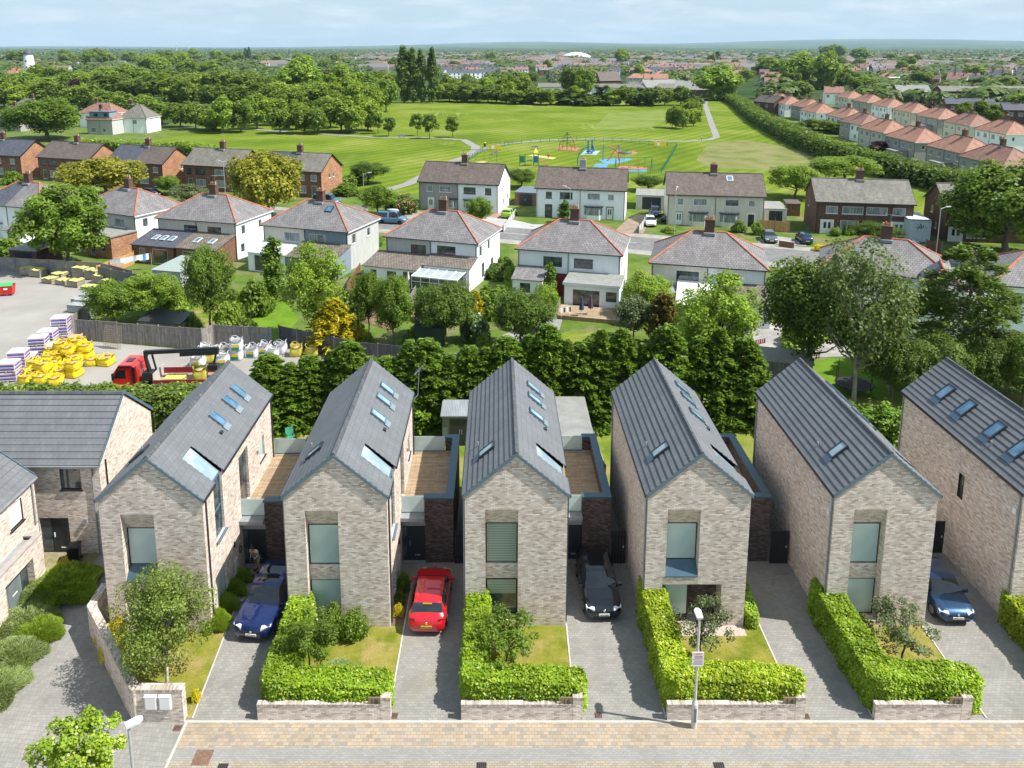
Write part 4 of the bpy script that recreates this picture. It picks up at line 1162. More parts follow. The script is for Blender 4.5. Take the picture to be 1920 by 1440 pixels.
# ---- front garden plants
def put(key, x, y, h, w, label, **kw): return tree(key, (x, y, .02), h, w, label, **kw)
put('birch_front', -14.75, 30.3, 5.6, 4.5, 'pale-trunked birch tree on the lawn inside the corner wall')
put('orn_a', -8.5, 30.9, 3.3, 2.7, 'small dark-stemmed tree standing inside the number 18 hedge', rz=1.)
put('orn_a', .42, 30.95, 3.1, 3.1, 'small tree on the lawn behind the number 16 wall', rz=3.)
put('orn_b', 9.4, 31.5, 3.6, 2.7, 'slim grey-green tree just right of the street lamp', rz=2.)
put('orn_b', 18.75, 31.6, 3.1, 3.2, 'small bare-stemmed tree behind the number 12 wall', rz=4.)
put('maple_front', -15.5, 24.6, 3.8, 3.2, 'young lime-green maple with pale new leaves at the bottom left')
YB = 'yellow shrubs along the inside of the corner wall'
for i, (x, y, s) in enumerate(((-18.9, 32.7, 1.0), (-18.2, 31.8, 1.1), (-17.4, 31.0, .9), (-16.6, 30.1, .8), (-15.8, 29.3, .8), (-18.6, 33.1, 1.1))):
    put('yellow_bush', x + .15, y + .1, .85 * s, 1.2 * s, 'bright yellow shrub leaning on the inside of the corner wall', cat='shrub', name='shrub', group=YB)
put('yellow_bush', -13.1, 29.4, .7, .5, 'small yellow shrub at the end of the meter box wall', cat='shrub', name='shrub')
for x, y, h, w, l in ((-6.9, 33.2, 1.5, 1.6, 'olive shrub against the glass below the second gable house'), (-7.9, 33.1, 1.9, 1.5, 'tallest green shrub under the windows of the second gable house'), (-9.0, 32.6, 1.7, 1.3, 'loose shrub between hedge and brick corner of the second gable house'),
                      (-.3, 33.2, 1.1, 1.3, 'low olive shrub beside the hedge under the slatted blinds'), (-4.9, 36.4, 1.2, .8, 'dark shrub beside the roof of the red hatchback'), (-4.95, 35.4, .9, .7, 'small shrub beside the rear door of the red hatchback')):
    put('green_bush', x, y, h, w, l, cat='shrub', name='shrub')
put('yellow_bush', -4.95, 34.6, .8, .7, 'pale yellow shrub at the right front corner of the second gable house', cat='shrub', name='shrub')
put('bush_pink', 8.6, 33.4, .8, .8, 'small plant with a red flower below the fourth gable house', cat='shrub', name='shrub')
put('bush_pink', 17.4, 33.0, 1.5, 1.4, 'sprawling shrub in the far corner of the number 12 garden', cat='shrub', name='shrub')
LAVS = 'lavender mounds beside the side road'
for i, (k, x, y, h, w, l) in enumerate((('lavender', -23.1, 34.0, .8, 2.2, 'grey-green lavender mound nearest the porch doorstep'), ('spiky_green', -22.2, 33.2, .8, 1.8, 'fresh green lavender mound at the drive side of the long bed'),
        ('lavender', -24.6, 33.4, .8, 2.4, 'lavender mound under the porch wall at the left edge'), ('lavender', -22.5, 31.6, .85, 2.2, 'silvery lavender mound in the middle of the long bed'),
        ('lavender', -22.3, 29.9, .8, 2.2, 'lavender mound at the lower tip of the long bed'), ('lavender', -24.1, 30.6, .8, 2.4, 'lavender mound cut by the left edge of the photo'),
        ('spiky_green', -22.8, 36.4, 1.1, 2.9, 'big dark round mound half in the house shadow'), ('lavender', -23.6, 35.8, .9, 1.8, 'lavender mound beside the porch brick pier'),
        ('spiky_green', -13.85, 33.9, .85, 1.1, 'bright spiky grass clump at the front of the narrow bed'), ('spiky_green', -13.75, 35.1, .8, 1.0, 'second spiky grass clump from the front of the narrow bed'),
        ('spiky_green', -13.7, 36.2, .8, .95, 'shaded spiky grass clump in the narrow bed by the open door'), ('spiky_green', -13.65, 37.2, .7, .85, 'last spiky grass clump before the charging cable'),
        ('lavender', -7.2, 30.4, .5, 1.9, 'low silvery lavender cushion on the number 18 lawn'))):
    put(k, x, y, h * .72, w * 1.2, l, cat='plant', name='lavender', group=LAVS)
put('yellow_bush', -24.1, 32.2, .6, 1.6, 'yellow flowering shrub among the lavender at the left edge', cat='shrub', name='shrub')
put('yellow_bush', -23.6, 37.9, .8, 1.0, 'yellow-green shrub beside the dark front door path', cat='shrub', name='shrub')

# ---- street furniture
def lamp(x, y, h, label, col, base=False, head='led', rz=0, sign=False, group='street lamps'):
    r = thing('street_lamp', label, 'street lamp', (x, y, 0), rz, group)
    b = MB()
    if base: b.tube((0, 0, 0), (0, 0, 1.15), .13, .13, 14); b.tube((0, 0, 1.15), (0, 0, 1.32), .13, .065, 14)
    b.tube((0, 0, 1.1 if base else 0), (0, 0, h), .06, .05, 12)
    b.build('pole', col, r)
    if base:
        c = MB(); c.box(-.05, .05, -.145, -.12, .35, 1.0); c.build('service_door', ZINC, r)
    c = MB()
    if head == 'led':
        c.prism([(-.13, -.1), (.13, -.1), (.15, .32), (.06, .46), (-.06, .46), (-.15, .32)], h - .02, h + .07, ax='z'); c.build('lamp_head', plain('lamp_head_white', (.55, .57, .59), .4), r)
    else:
        c.tube((0, 0, h), (.9, 0, h + .25), .035, .03, 6); c.prism([(.8, -.12), (1.5, -.1), (1.5, .1), (.8, .12)], h + .2, h + .32, ax='z'); c.build('lamp_head', plain('lamp_head_white', (.55, .57, .59), .4), r)
    if sign:
        s = MB(); s.box(-.24, .24, -.1, -.08, 3.0, 3.66); sg = s.build('sign', UPVC, r)
        red = plain('sign_red_ink', (.6, .05, .06), .5); ink = plain('sign_dark_ink', (.12, .12, .16), .5)
        text(sg, 'heading', 'WARNING', .075, (0, -.104, 3.58), (pi / 2, 0, 0), red)
        text(sg, 'heading', 'PRIVATE PARKING', .042, (.03, -.104, 3.48), (pi / 2, 0, 0), red)
        for k, z in enumerate((3.42, 3.36, 3.29, 3.22, 3.15, 3.09)):
            l = MB(); l.box(-.14 if k < 4 else -.2, .2, -.104, -.101, z, z + .022); l.build('text_line', red if k in (1, 3) else ink, sg)
        l = MB(); l.box(-.2, -.165, -.104, -.101, 3.3, 3.335); l.build('symbol', plain('sign_blue_ink', (.05, .1, .4), .5), sg)
    return r
GALV = plain('galvanised_steel', (.42, .43, .44), .45, .3, .1)
lamp(8.25, 28.1, 5.2, 'white street lamp with parking notice in front of the yellowing hedge', plain('cream_lamp_post', (.55, .53, .5), .5), base=True, sign=True)
lamp(-12.65, 23.0, 5.15, 'grey street lamp beside the lime-green maple at the bottom left', GALV, rz=-.9)

def wheelie(x, y, rz, label, col=BLACKP, lid=None, s=1.):
    r = thing('wheelie_bin', label, 'bin', (x, y, 0), rz, 'wheelie bins', (s, s, s))
    b = MB()
    b.grid([[(-.24, -.28, .08), (.24, -.28, .08), (.24, .24, .08), (-.24, .24, .08)], [(-.29, -.35, .98), (.29, -.35, .98), (.29, .35, .98), (-.29, .35, .98)]], closed=True, sm=False)
    b.face([(-.24, -.28, .08), (-.24, .24, .08), (.24, .24, .08), (.24, -.28, .08)])
    b.build('bin_body', col, r)
    c = MB(); c.box(-.31, .31, -.38, .36, .98, 1.03); c.box(-.27, .27, -.33, .31, 1.03, 1.07); c.tube((-.25, .4, 1.0), (.25, .4, 1.0), .02, .02, 6); c.build('lid', lid or col, r)
    for sx in (-.26, .26):
        c = MB(); c.tube((sx - .03, .28, .1), (sx + .03, .28, .1), .1, .1, 10); c.build('wheel', BLACKP, r)
    return r
wheelie(-23.35, 38.75, .25, 'black wheelie bin with a white number beside the dark front door')
def drain(x, y, w, l, label, mat):
    r = thing('drain_cover', label, 'drain cover', (x, y, .018))
    b = MB(); b.box(-w / 2, w / 2, -l / 2, l / 2, 0, .012); p = b.build('frame', mat, r)
    c = MB()
    for i in range(5 if w < .6 else 0): c.box(-w / 2 + w * (i + .25) / 5, -w / 2 + w * (i + .7) / 5, -l * .4, l * .4, .012, .018)
    if w > .6:
        for i in range(9): c.box(-w * .42, w * .42, -l * .42 + l * .84 * i / 9, -l * .42 + l * .84 * (i + .45) / 9, .012, .016)
    c.build('slots' if w < .6 else 'ribbed_plate', BLACKP if w < .6 else mat, r)
RUST = plain('rusty_iron', (.20, .12, .085), .8, .2, .3, 8.); IRON = plain('dark_iron', (.07, .06, .055), .7, .3, .3, 8.)
for px, py, w, l, lb, mt in ((380, 1421, .7, .7, 'rusty square manhole cover in the paving at the lower left', RUST), (903, 1436, .4, .28, 'black gully grate at the bottom edge below the number 16 wall', IRON), (1348, 1436, .42, .28, 'black gully grate at the bottom edge right of the street lamp', IRON),
                            (740, 1343, .26, .3, 'small rusty drain on the drive of the red hatchback', RUST), (1122, 1342, .3, .28, 'small rusty drain where the lamp shadow falls', RUST), (1511, 1344, .28, .28, 'small rusty drain right of the lamp post wall', RUST), (333, 1366, .32, .3, 'small rusty drain at the foot of the meter box wall', RUST), (418, 1438, .4, .25, 'dark gully grate at the bottom left edge', IRON)):
    p = G(px, py); drain(p.x, p.y, w, l, lb, mt)
# door mat
m = MB(); m.box(-24.35, -23.6, 34.4, 35.7, .03, .05); tag(m.build('door_mat', plain('coir_mat', (.36, .17, .06), 1., 0, .2, 20.)), 'orange-brown door mat on the porch step at the left edge', 'mat')
# ------------------------------------------------------------------ cars
TYRE = plain('tyre_rubber', (.015, .015, .016), .8); RIM = plain('alloy_rim', (.35, .36, .38), .35, .7, .1)
CGL = glass('car_glass', (.012, .016, .02), .03, None, 1.)
HEADL = plain('headlamp_lens', (.75, .8, .85), .08, .2, .05); TAILL = plain('tail_lamp_lens', (.35, .01, .01), .15, 0, .1)
PLW = plain('white_number_plate', (.8, .8, .76), .5, 0, .03); PLY = plain('yellow_number_plate', (.7, .52, .02), .5, 0, .03)
CHROME = plain('chrome_badge', (.75, .76, .78), .2, .8, .03)
def cr(xs, ys, x):
    """smooth (monotone-ish cubic) interpolation"""
    xs = np.array(xs); ys = np.array(ys); m = np.gradient(ys, xs); x = np.clip(x, xs[0], xs[-1])
    i = np.clip(np.searchsorted(xs, x) - 1, 0, len(xs) - 2); h = xs[i + 1] - xs[i]; t = (x - xs[i]) / h
    return (2 * t**3 - 3 * t**2 + 1) * ys[i] + (t**3 - 2 * t**2 + t) * h * m[i] + (-2 * t**3 + 3 * t**2) * ys[i + 1] + (t**3 - t**2) * h * m[i + 1]

PROF = {
 'hatch': dict(y=[0, .03, .12, .25, .40, .6, .82, .93, .975, 1], top=[.60, .70, .84, .98, 1.41, 1.47, 1.40, 1.08, .93, .72], belt=[.55, .64, .80, .92, .94, .96, 1.0, .98, .86, .64], w=[.78, .9, .985, 1, 1, 1, .985, .96, .93, .84], ws=(.255, .40), rw=(.84, .925)),
 'suv': dict(y=[0, .03, .12, .30, .42, .6, .84, .93, .975, 1], top=[.72, .84, .97, 1.08, 1.58, 1.66, 1.60, 1.28, 1.1, .85], belt=[.66, .78, .93, 1.04, 1.06, 1.08, 1.12, 1.12, 1.0, .78], w=[.8, .93, .99, 1, 1, 1, .985, .97, .95, .88], ws=(.305, .42), rw=(.86, .925)),
 'van': dict(y=[0, .03, .10, .2, .30, .6, .9, .965, .985, 1], top=[.75, .9, 1.05, 1.2, 1.88, 1.95, 1.93, 1.9, 1.5, .9], belt=[.7, .82, .98, 1.06, 1.08, 1.1, 1.1, 1.1, 1.05, .8], w=[.82, .94, .99, 1, 1, 1, 1, .99, .98, .93], ws=(.205, .30), rw=(.967, .988)),
}
CARK = {}
def car(name, label, loc, rz, L, W, Hs, paint, kind='hatch', plate=None, rear=False, detail=1, group=None, badge=True, cat='car', roofglass=False):
    P = PROF[kind]
    key = (name, kind, L, W, Hs, paint.name, detail)
    r = thing(name, label, cat, loc, rz, group)
    if detail == 0 and key in CARK:
        for ch, gs in CARK[key]:
            c = link(ch.name.split('.')[0], ch.data, r); c.location = ch.location
        return r
    ny = 46 if detail else 22
    ys = np.linspace(0, 1, ny)
    ys = np.unique(np.concatenate([ys, P['ws'], P['rw'], [.14, .24, .74, .84]]))
    rows = []; zt = cr(P['y'], P['top'], ys) * Hs; zb = cr(P['y'], P['belt'], ys) * Hs; ww = cr(P['y'], P['w'], ys) * W / 2
    zt = np.maximum(zt, zb + .02)
    NR = 9
    for y, t, b, w in zip(ys, zt, zb, ww):
        c = t - b; k = min(1, c / .42)
        low = .2 + .08 * (max(0, .06 - y) / .06) + .1 * (max(0, y - .94) / .06)
        h = [(0, low), (.8 * w, low), (.97 * w, low + .12), (w, low + (b - low) * .55), (.985 * w, b - .07), (.93 * w, b + .01 * k), (w * (.93 - .02 - .19 * k), b + c * (.9 if k > .4 else .6)), (w * (.55 - .05 * k), t - .012), (0, t)]
        # arch lift
        rows.append([(x, y * L, z) for x, z in h] + [(-x, y * L, z) for x, z in h[-2:0:-1]])
    n = len(rows[0])
    bins = {'body': [], 'windscreen': [], 'side_window': [], 'side_window2': [], 'rear_window': [], 'rg': []}
    for i in range(len(ys) - 1):
        ym = (ys[i] + ys[i + 1]) / 2
        for j in range(n):
            seg = j if j < 8 else 15 - j  # 0..7 on both sides
            left = j >= 8
            where = 'body'
            inws = P['ws'][0] < ym < P['ws'][1]; inrw = P['rw'][0] < ym < P['rw'][1]
            if inws and seg in (6, 7): where = 'windscreen'
            elif inrw and seg in (6, 7): where = 'rear_window'
            elif seg == 5 and P['ws'][0] + .03 < ym < (P['rw'][0] - .01) and not (.575 < ym < .6):
                where = 'side_window2' if left else 'side_window'
            elif roofglass and seg == 7 and .46 < ym < .74 and not (.585 < ym < .605): where = 'rg'
            bins[where].append([rows[i][j], rows[i][(j + 1) % n], rows[i + 1][(j + 1) % n], rows[i + 1][j]])
    parts = []
    def mk(nm, faces, mat, par=None):
        if not faces: return None
        d = {}; V = []; F = []
        for f in faces:
            idx = []
            for p in f:
                k = (round(p[0], 4), round(p[1], 4), round(p[2], 4))
                if k not in d: d[k] = len(V); V.append(p)
                if d[k] not in idx: idx.append(d[k])
            if len(idx) > 2: F.append(idx)
        me = bpy.data.meshes.new(nm); me.from_pydata(V, [], F); me.materials.append(mat); me.polygons.foreach_set('use_smooth', [True] * len(F)); me.update()
        o = link(nm, me, par or r); parts.append(o); return o
    bd = mk('body', bins['body'] + [[rows[0][j] for j in range(n)][::-1], [rows[-1][j] for j in range(n)]], paint)
    mk('windscreen', bins['windscreen'], CGL); mk('rear_window', bins['rear_window'], CGL)
    mk('side_window', bins['side_window'], CGL); mk('side_window', bins['side_window2'], CGL); mk('sunroof', bins['rg'], CGL)
    w2 = W / 2
    R = .33 * (1.08 if kind != 'hatch' else .97)
    for yy in (.19, .79):
        for sx in (-1, 1):
            a = MB(); c = (sx * (w2 - .10), yy * L, R)
            a.tube((sx * (w2 - .22), yy * L, R), (sx * (w2 + .012), yy * L, R), R, R * .97, 18)
            t = a.build('wheel', TYRE, r); parts.append(t)
            if detail:
                q = MB(); q.tube((sx * (w2 + .0), yy * L, R), (sx * (w2 + .022), yy * L, R), R * .68, R * .62, 14)
                q.build('rim', RIM, t)
    zf = P['top'][1] * Hs; 
    for sx in (-1, 1):
        a = MB(); fx = sx * w2
        a.obox((fx * .5, -.012, zf - .17), (fx * .43, L * .045, .02), (0, L * .035, .06), (0, -.0, .13)); parts.append(a.build('headlight', HEADL, r))
        zr = .62 * P['belt'][8] * Hs + .25
        a = MB(); a.obox((fx * .62, L * .985, zr), (fx * .30, -L * .02, 0), (0, .03, 0), (0, 0, .15)); parts.append(a.build('tail_light', TAILL, r))
        a = MB(); a.obox((fx * .97, L * .30, .92 * Hs), (sx * .2, .02, .02), (0, .12, 0), (0, 0, .13)); parts.append(a.build('wing_mirror', paint, r))
    a = MB(); a.box(-w2 * .55, w2 * .55, -.012, .06, .50 * Hs, .60 * Hs); a.box(-w2 * .6, w2 * .6, -.0, .1, .27, .38); parts.append(a.build('grille', BLACKP, r))
    a = MB(); a.box(-.26, .26, -.04, -.01, .40, .51); pf = a.build('number_plate', PLW, r); parts.append(pf)
    a = MB(); a.box(-.26, .26, L + .012, L + .035, .50, .61); pr_ = a.build('number_plate', PLY, r); parts.append(pr_)
    if detail:
        if plate:
            text(pf, 'plate_letters', plate, .1, (0, -.044, .455), (pi / 2, 0, 0), BLACKP, .002)
            text(pr_, 'plate_letters', plate, .1, (0, L + .039, .555), (pi / 2, 0, pi), BLACKP, .002)
        a = MB(); a.lathe([(.0, .012), (.055, .01), (.06, 0)], 12); bo = a.build('badge', CHROME, r); bo.location = (0, -.02, .62 * Hs); bo.rotation_euler = (pi / 2, 0, 0)
        a = MB(); a.lathe([(.0, .012), (.06, .01), (.065, 0)], 12); bo = a.build('badge', CHROME, r); bo.location = (0, L * 1.0 + .005, .74 * Hs); bo.rotation_euler = (-pi / 2, 0, 0)
        a = MB(); a.tube((-.05, L * P['ws'][0] - .01, P['belt'][3] * Hs + .03), (.45, L * (P['ws'][0] + .02), P['belt'][3] * Hs + .08), .008, .008, 4); a.build('wiper', BLACKP, r)
    if detail == 0: CARK[key] = [(p, []) for p in parts]
    return r

PB = carpaint('metallic_blue_paint', (.006, .022, .12), .5); PR = carpaint('bright_red_paint', (.55, .004, .012), .0)
PK = carpaint('black_paint', (.008, .012, .02), .4, .2); PT_ = carpaint('steel_blue_paint', (.015, .06, .14), .5)
c1 = car('blue_estate', 'metallic blue car with a glass sunroof beside the open front door', (-11.75, 32.75, .02), radians(-5.5), 4.75, 1.98, 1., PB, 'suv', 'MK71 MVU', roofglass=True)
# the red car stands rear towards us
c2 = car('red_hatchback', 'bright red hatchback parked nose in, rear towards the street', (-3.3, 33.15 + 4.26, .02), pi + radians(-1.5), 4.26, 1.86, 1., PR, 'hatch', 'CX66 WZH')
b = MB(); b.box(-.22, .22, 4.26 * .862, 4.26 * .868, 1.33, 1.39); b.build('sticker', PLY, c2)
c3 = car('black_hatchback', 'black hatchback facing the street between the third and fourth gable houses', (5.3, 34.1, .02), radians(1.5), 4.45, 1.88, 1.08, PK, 'hatch', 'PL70 XRE')
c4 = car('blue_hatchback', 'steel blue hatchback parked at the far right between brick walls', (22.65, 33.85, .02), radians(-2.5), 4.05, 1.8, 1.03, PT_, 'hatch', 'MA20 OTV')

# ------------------------------------------------------------------ people
SKIN = plain('skin', (.55, .33, .24), .6, 0, .05); HAIRB = plain('dark_hair', (.04, .025, .018), .8); 
def skin_mesh(name, verts, edges, radii, root, mat, parent, sub=2):
    me = bpy.data.meshes.new(name); me.from_pydata(verts, edges, []); me.materials.append(mat)
    o = bpy.data.objects.new(name, me); COL.objects.link(o)
    sk = o.modifiers.new('Skin', 'SKIN'); sk.use_smooth_shade = True
    sub and setattr(o.modifiers.new('Sub', 'SUBSURF'), 'levels', sub)
    lay = me.skin_vertices[0] if me.skin_vertices else None
    if lay is None:
        me.attributes.new('skin', 'FLOAT_VECTOR', 'POINT')
    for i, rr in enumerate(radii):
        rr = (rr, rr) if isinstance(rr, (int, float)) else rr
        me.skin_vertices[0].data[i].radius = rr
    me.skin_vertices[0].data[root].use_root = True
    for m in o.modifiers:
        if m.type == 'SUBSURF': m.render_levels = sub
    bpy.context.view_layer.update()
    ev = bpy.data.meshes.new_from_object(o.evaluated_get(bpy.context.evaluated_depsgraph_get()))
    ev.materials.clear(); ev.materials.append(mat)
    ev.polygons.foreach_set('use_smooth', [True] * len(ev.polygons))
    bpy.data.objects.remove(o)
    return link(name, ev, parent)

def person(label, loc, rz, shirt, shorts, bend=.25, hair=HAIRB, scale=1., hold=False, name='person'):
    r = thing(name, label, 'person', loc, rz, scale=(scale,) * 3)
    # facing -y; leaning forward by 'bend' radians from the hips
    def L(x, y, z):  # lean everything above the hips
        if z <= .95: return (x, y, z)
        dz = z - .95; return (x, y - sin(bend) * dz, .95 + cos(bend) * dz + 0)
    V = [(0, 0, .95), L(0, 0, 1.12), L(0, 0, 1.34), L(0, 0, 1.46), L(0, -.01, 1.53), L(0, -.03, 1.62), L(0, -.03, 1.74),   # 0-6 spine head
         (.10, 0, .88), (.12, -.04, .48), (.12, .02, .09), (.12, -.13, .03),       # 7-10 leg
         (-.10, 0, .88), (-.13, .05, .48), (-.14, .12, .09), (-.14, -.02, .03),       # 11-14
         L(.18, 0, 1.43), L(.27, -.03, 1.17), L(.20, -.22, 1.02 + .1),       # 15-17 arm
         L(-.18, 0, 1.43), L(-.28, 0, 1.17), L(-.14, -.24, 1.1)]    # 18-20
    E = [(0, 1), (1, 2), (2, 3), (3, 4), (4, 5), (5, 6), (0, 7), (7, 8), (8, 9), (9, 10), (0, 11), (11, 12), (12, 13), (13, 14), (3, 15), (15, 16), (16, 17), (3, 18), (18, 19), (19, 20)]
    R = [(.15, .11), (.14, .10), (.16, .11), (.10, .08), .055, (.085, .095), (.07, .08), .085, .055, .04, .035, .085, .055, .04, .035, .055, .042, .03, .055, .042, .03]
    for hand, sx in ((17, 1), (20, -1)):
        h = Vector(V[hand]); base = len(V)
        palm = h + Vector((-sx * .02, -.05, -.03)); V.append(tuple(palm)); E.append((hand, base)); R.append((.036, .02))
        for k in range(4):
            f0 = palm + Vector(((k - 1.5) * .021, -.035, -.01)); f1 = f0 + Vector((0, -.02 + .003 * abs(k - 1), -.03)); i = len(V)
            V += [tuple(f0), tuple(f1)]; R += [.009, .008]; E += [(base, i), (i, i + 1)]
        i = len(V); t0 = palm + Vector((-sx * .035, 0, 0)); V += [tuple(t0), tuple(t0 + Vector((-sx * .012, -.03, -.01)))]; R += [.011, .009]; E += [(base, i), (i, i + 1)]
    skin_mesh('body', V, E, R, 0, SKIN, r, 1)
    # t-shirt: torso and upper arms, a little larger
    def half(a, b, t=.62): return tuple(Vector(a) * (1 - t) + Vector(b) * t)
    TV = [(0, 0, .9), V[1], V[2], V[3], V[15], half(V[15], V[16]), V[18], half(V[18], V[19])]
    skin_mesh('shirt', TV, [(0, 1), (1, 2), (2, 3), (3, 4), (4, 5), (3, 6), (6, 7)], [(.175, .13), (.17, .125), (.185, .13), (.12, .09), .085, .07, .085, .07], 0, shirt, r, 1)
    SV = [(0, 0, .98), V[7], half(V[7], V[8], .8), V[11], half(V[11], V[12], .8)]
    skin_mesh('shorts', SV, [(0, 1), (1, 2), (0, 3), (3, 4)], [(.17, .125), .115, .095, .115, .095], 0, shorts, r, 1)
    hd = Vector(V[5]) + Vector((0, .0, .05))
    a = MB(); a.lathe([(.0, .135), (.06, .12), (.098, .07), (.11, .01), (.1, -.05)], 14, c=(hd.x, hd.y + .02, hd.z + .02)); a.build('hair', hair, r)
    for sx in (-1, 1):
        a = MB(); a.lathe([(0, .01), (.011, 0), (0, -.01)], 8, c=(hd.x + sx * .033, hd.y - .112, hd.z + .0)); a.build('eye', BLACKP, r)
        a = MB(); a.box(V[10 if sx > 0 else 14][0] - .05, V[10 if sx > 0 else 14][0] + .05, V[10 if sx > 0 else 14][1] - .08, V[9 if sx > 0 else 13][1] + .06, 0, .075); a.build('shoe', BLACKP, r)
    a = MB(); a.prism([(-.015, -.03), (.015, -.03), (.005, .015), (-.005, .015)], hd.y - .14, hd.y - .1, ax='y'); n = a.build('nose', SKIN, r); n.location = (0, 0, hd.z - .02)
    return r
WSH = plain('white_cotton', (.6, .58, .56), .9, 0, .08); GSH = plain('grey_cotton', (.4, .42, .44), .9, 0, .15)
person('person in white t-shirt and grey shorts bending outside the open front door', (-13.05, 38.0, .012), -.3, WSH, GSH, .5)
# hose reel the man carries, the item on the ground
a = MB()
for k in range(4): a.lathe([(.17 - k * .012, 0), (.185 - k * .012, .015), (.17 - k * .012, .03)], 16, c=(0, 0, k * .012))
o = a.build('coiled_cable', plain('grey_cable', (.12, .13, .15), .6)); o.location = (-13.12, 37.66, 1.0); o.rotation_euler = (1.3, 0, .2); tag(o, 'coiled grey cable held by the man at the open door', 'cable')
p = G(1315, 264)
person('tiny person in a white top walking on the park path', (p.x, p.y, .02), 1.2, WSH, plain('blue_denim', (.08, .12, .2), .9), .05)
# boots on the step
a = MB(); a.box(-.11, -.02, -.15, .13, 0, .09); a.box(.02, .11, -.13, .15, 0, .09); o = a.build('shoes', BLACKP); o.location = (-13.2, 37.45, .015); tag(o, 'pair of black shoes on the paving by the blue car', 'shoes')
# ------------------------------------------------------------------ the two streets of semi-detached houses
def semi(name, label, FL, ang, L=12.7, D=8.4, ez=5.2, rz=8., kind='hip', roofs=(SLATE, SLATE), walls=(WHITE, WHITE), front=(), right=(), left=(), ridge=RIDGE, exts=(), bays=(), doors=(), chim=BRNB, group=None, ov=.3, base=None, gablew=None, frame=UPVC, chx=.5, pots=4, hroof=()):
    r = thing(name, label, 'house', (FL[0], FL[1], 0), ang, group)
    ch = [(w[0] * L, w[0] * L + w[1], w[2], w[2] + w[3]) for w in front]
    M0, M1 = walls
    gw = gablew or M1
    b = MB()
    b.wall((0, 0, 0), (1, 0, 0), L / 2, ez, ch, 0)
    b.wall((L / 2, 0, 0), (1, 0, 0), L / 2, ez, [(a - L / 2, c - L / 2, d, e) for a, c, d, e in ch], 1)
    b.wall((L, 0, 0), (0, 1, 0), D, ez, [(w[0] * D, w[0] * D + w[1], w[2], w[2] + w[3]) for w in right], 2)
    b.wall((0, D, 0), (0, -1, 0), D, ez, [(w[0] * D, w[0] * D + w[1], w[2], w[2] + w[3]) for w in left], 0)
    b.wall((L, D, 0), (-1, 0, 0), L, ez, (), 1)
    if kind == 'gable':
        b.face([(L, 0, ez), (L, D, ez), (L, D / 2, rz)], 2); b.face([(0, D, ez), (0, 0, ez), (0, D / 2, rz)], 0)
    for w in front:   # window reveals
        a, c, d, e = w[0] * L, w[0] * L + w[1], w[2], w[2] + w[3]
        k = 0 if a < L / 2 else 1
        b.face([(a, 0, d), (a, 0, e), (a, .1, e), (a, .1, d)], k); b.face([(c, 0, d), (c, .1, d), (c, .1, e), (c, 0, e)], k); b.face([(a, 0, e), (c, 0, e), (c, .1, e), (a, .1, e)], k); b.face([(a, 0, d), (a, .1, d), (c, .1, d), (c, 0, d)], k)
    b.build('wall', [M0, M1, gw], r)
    if base:
        c = MB(); c.box(-.02, L + .02, -.02, D + .02, 0, .25, skip='b'); c.build('plinth', base, r)
    # windows
    for w in front: win(r, (w[0] * L, 0, w[2]), (1, 0, 0), w[1], w[3], w[5] if len(w) > 5 else frame, w[4] if len(w) > 4 and w[4] else CURT, bars=(.33, .67) if w[1] > 1.7 else (.5,), hbars=(.7,) if w[3] > 1.15 and w[1] < 1.7 else (), inset=.04, sill=1, fw=.11)
    for w in right: win(r, (L, w[0] * D, w[2]), (0, 1, 0), w[1], w[3], frame, DGLASS, bars=(.5,) if w[1] > .9 else (), inset=.04, sill=1, fw=.11)
    for w in left: win(r, (0, D - w[0] * D, w[2]), (0, -1, 0), w[1], w[3], frame, DGLASS, inset=.04, sill=1, fw=.11)
    for d in doors:  # (u, w, mat)
        c = MB(); x = d[0] * L; c.box(x - .12, x + d[1] + .12, -.06, .0, .0, 2.25); sdr = c.build('door_surround', d[3] if len(d) > 3 else UPVC, r)
        c = MB(); c.box(x, x + d[1], -.085, -.06, .1, 2.1); dd = c.build('door', d[2], r)
        c = MB(); c.box(x + d[1] * .2, x + d[1] * .42, -.1, -.085, .9, 1.85); c.box(x + d[1] * .58, x + d[1] * .8, -.1, -.085, .9, 1.85); c.build('door_pane', DGLASS, dd)
    # roof
    z = lambda y: ez + (rz - ez) * (y + ov) / (D / 2 + ov) if y <= D / 2 else ez + (rz - ez) * (D + ov - y) / (D / 2 + ov)
    b = MB(); h = D / 2
    A, B, C_, E_ = (-ov, -ov, ez), (L + ov, -ov, ez), (L + ov, D + ov, ez), (-ov, D + ov, ez)
    if kind == 'hip':
        R0, R1 = (h - .1, h, rz), (L - h + .1, h, rz); m0, m1 = (L / 2, -ov, ez), (L / 2, D + ov, ez); mr = (L / 2, h, rz)
        b.face([A, m0, mr, R0], 0); b.face([m0, B, R1, mr], 1); b.face([B, C_, R1], 1); b.face([C_, m1, mr, R1], 1); b.face([m1, E_, R0, mr], 0); b.face([E_, A, R0], 0)
        segs = [(A, R0), (B, R1), (R0, R1), (C_, R1), (E_, R0)]
    else:
        g = .25
        a0, a1, mm = (-g, h, rz), (L + g, h, rz), L / 2
        b.face([(-g, -ov, ez), (mm, -ov, ez), (mm, h, rz), a0], 0); b.face([(mm, -ov, ez), (L + g, -ov, ez), a1, (mm, h, rz)], 1)
        b.face([(L + g, D + ov, ez), (mm, D + ov, ez), (mm, h, rz), a1], 1); b.face([(mm, D + ov, ez), (-g, D + ov, ez), a0, (mm, h, rz)], 0)
        segs = [(a0, a1)]
    rf = b.build('roof', list(roofs), r)
    c = MB()
    for p, q in segs:
        p = Vector(p); q = Vector(q); c.tube(p + UP * .02, q + UP * .02, .105 if kind == 'hip' else .09, None, 6, sm=False)
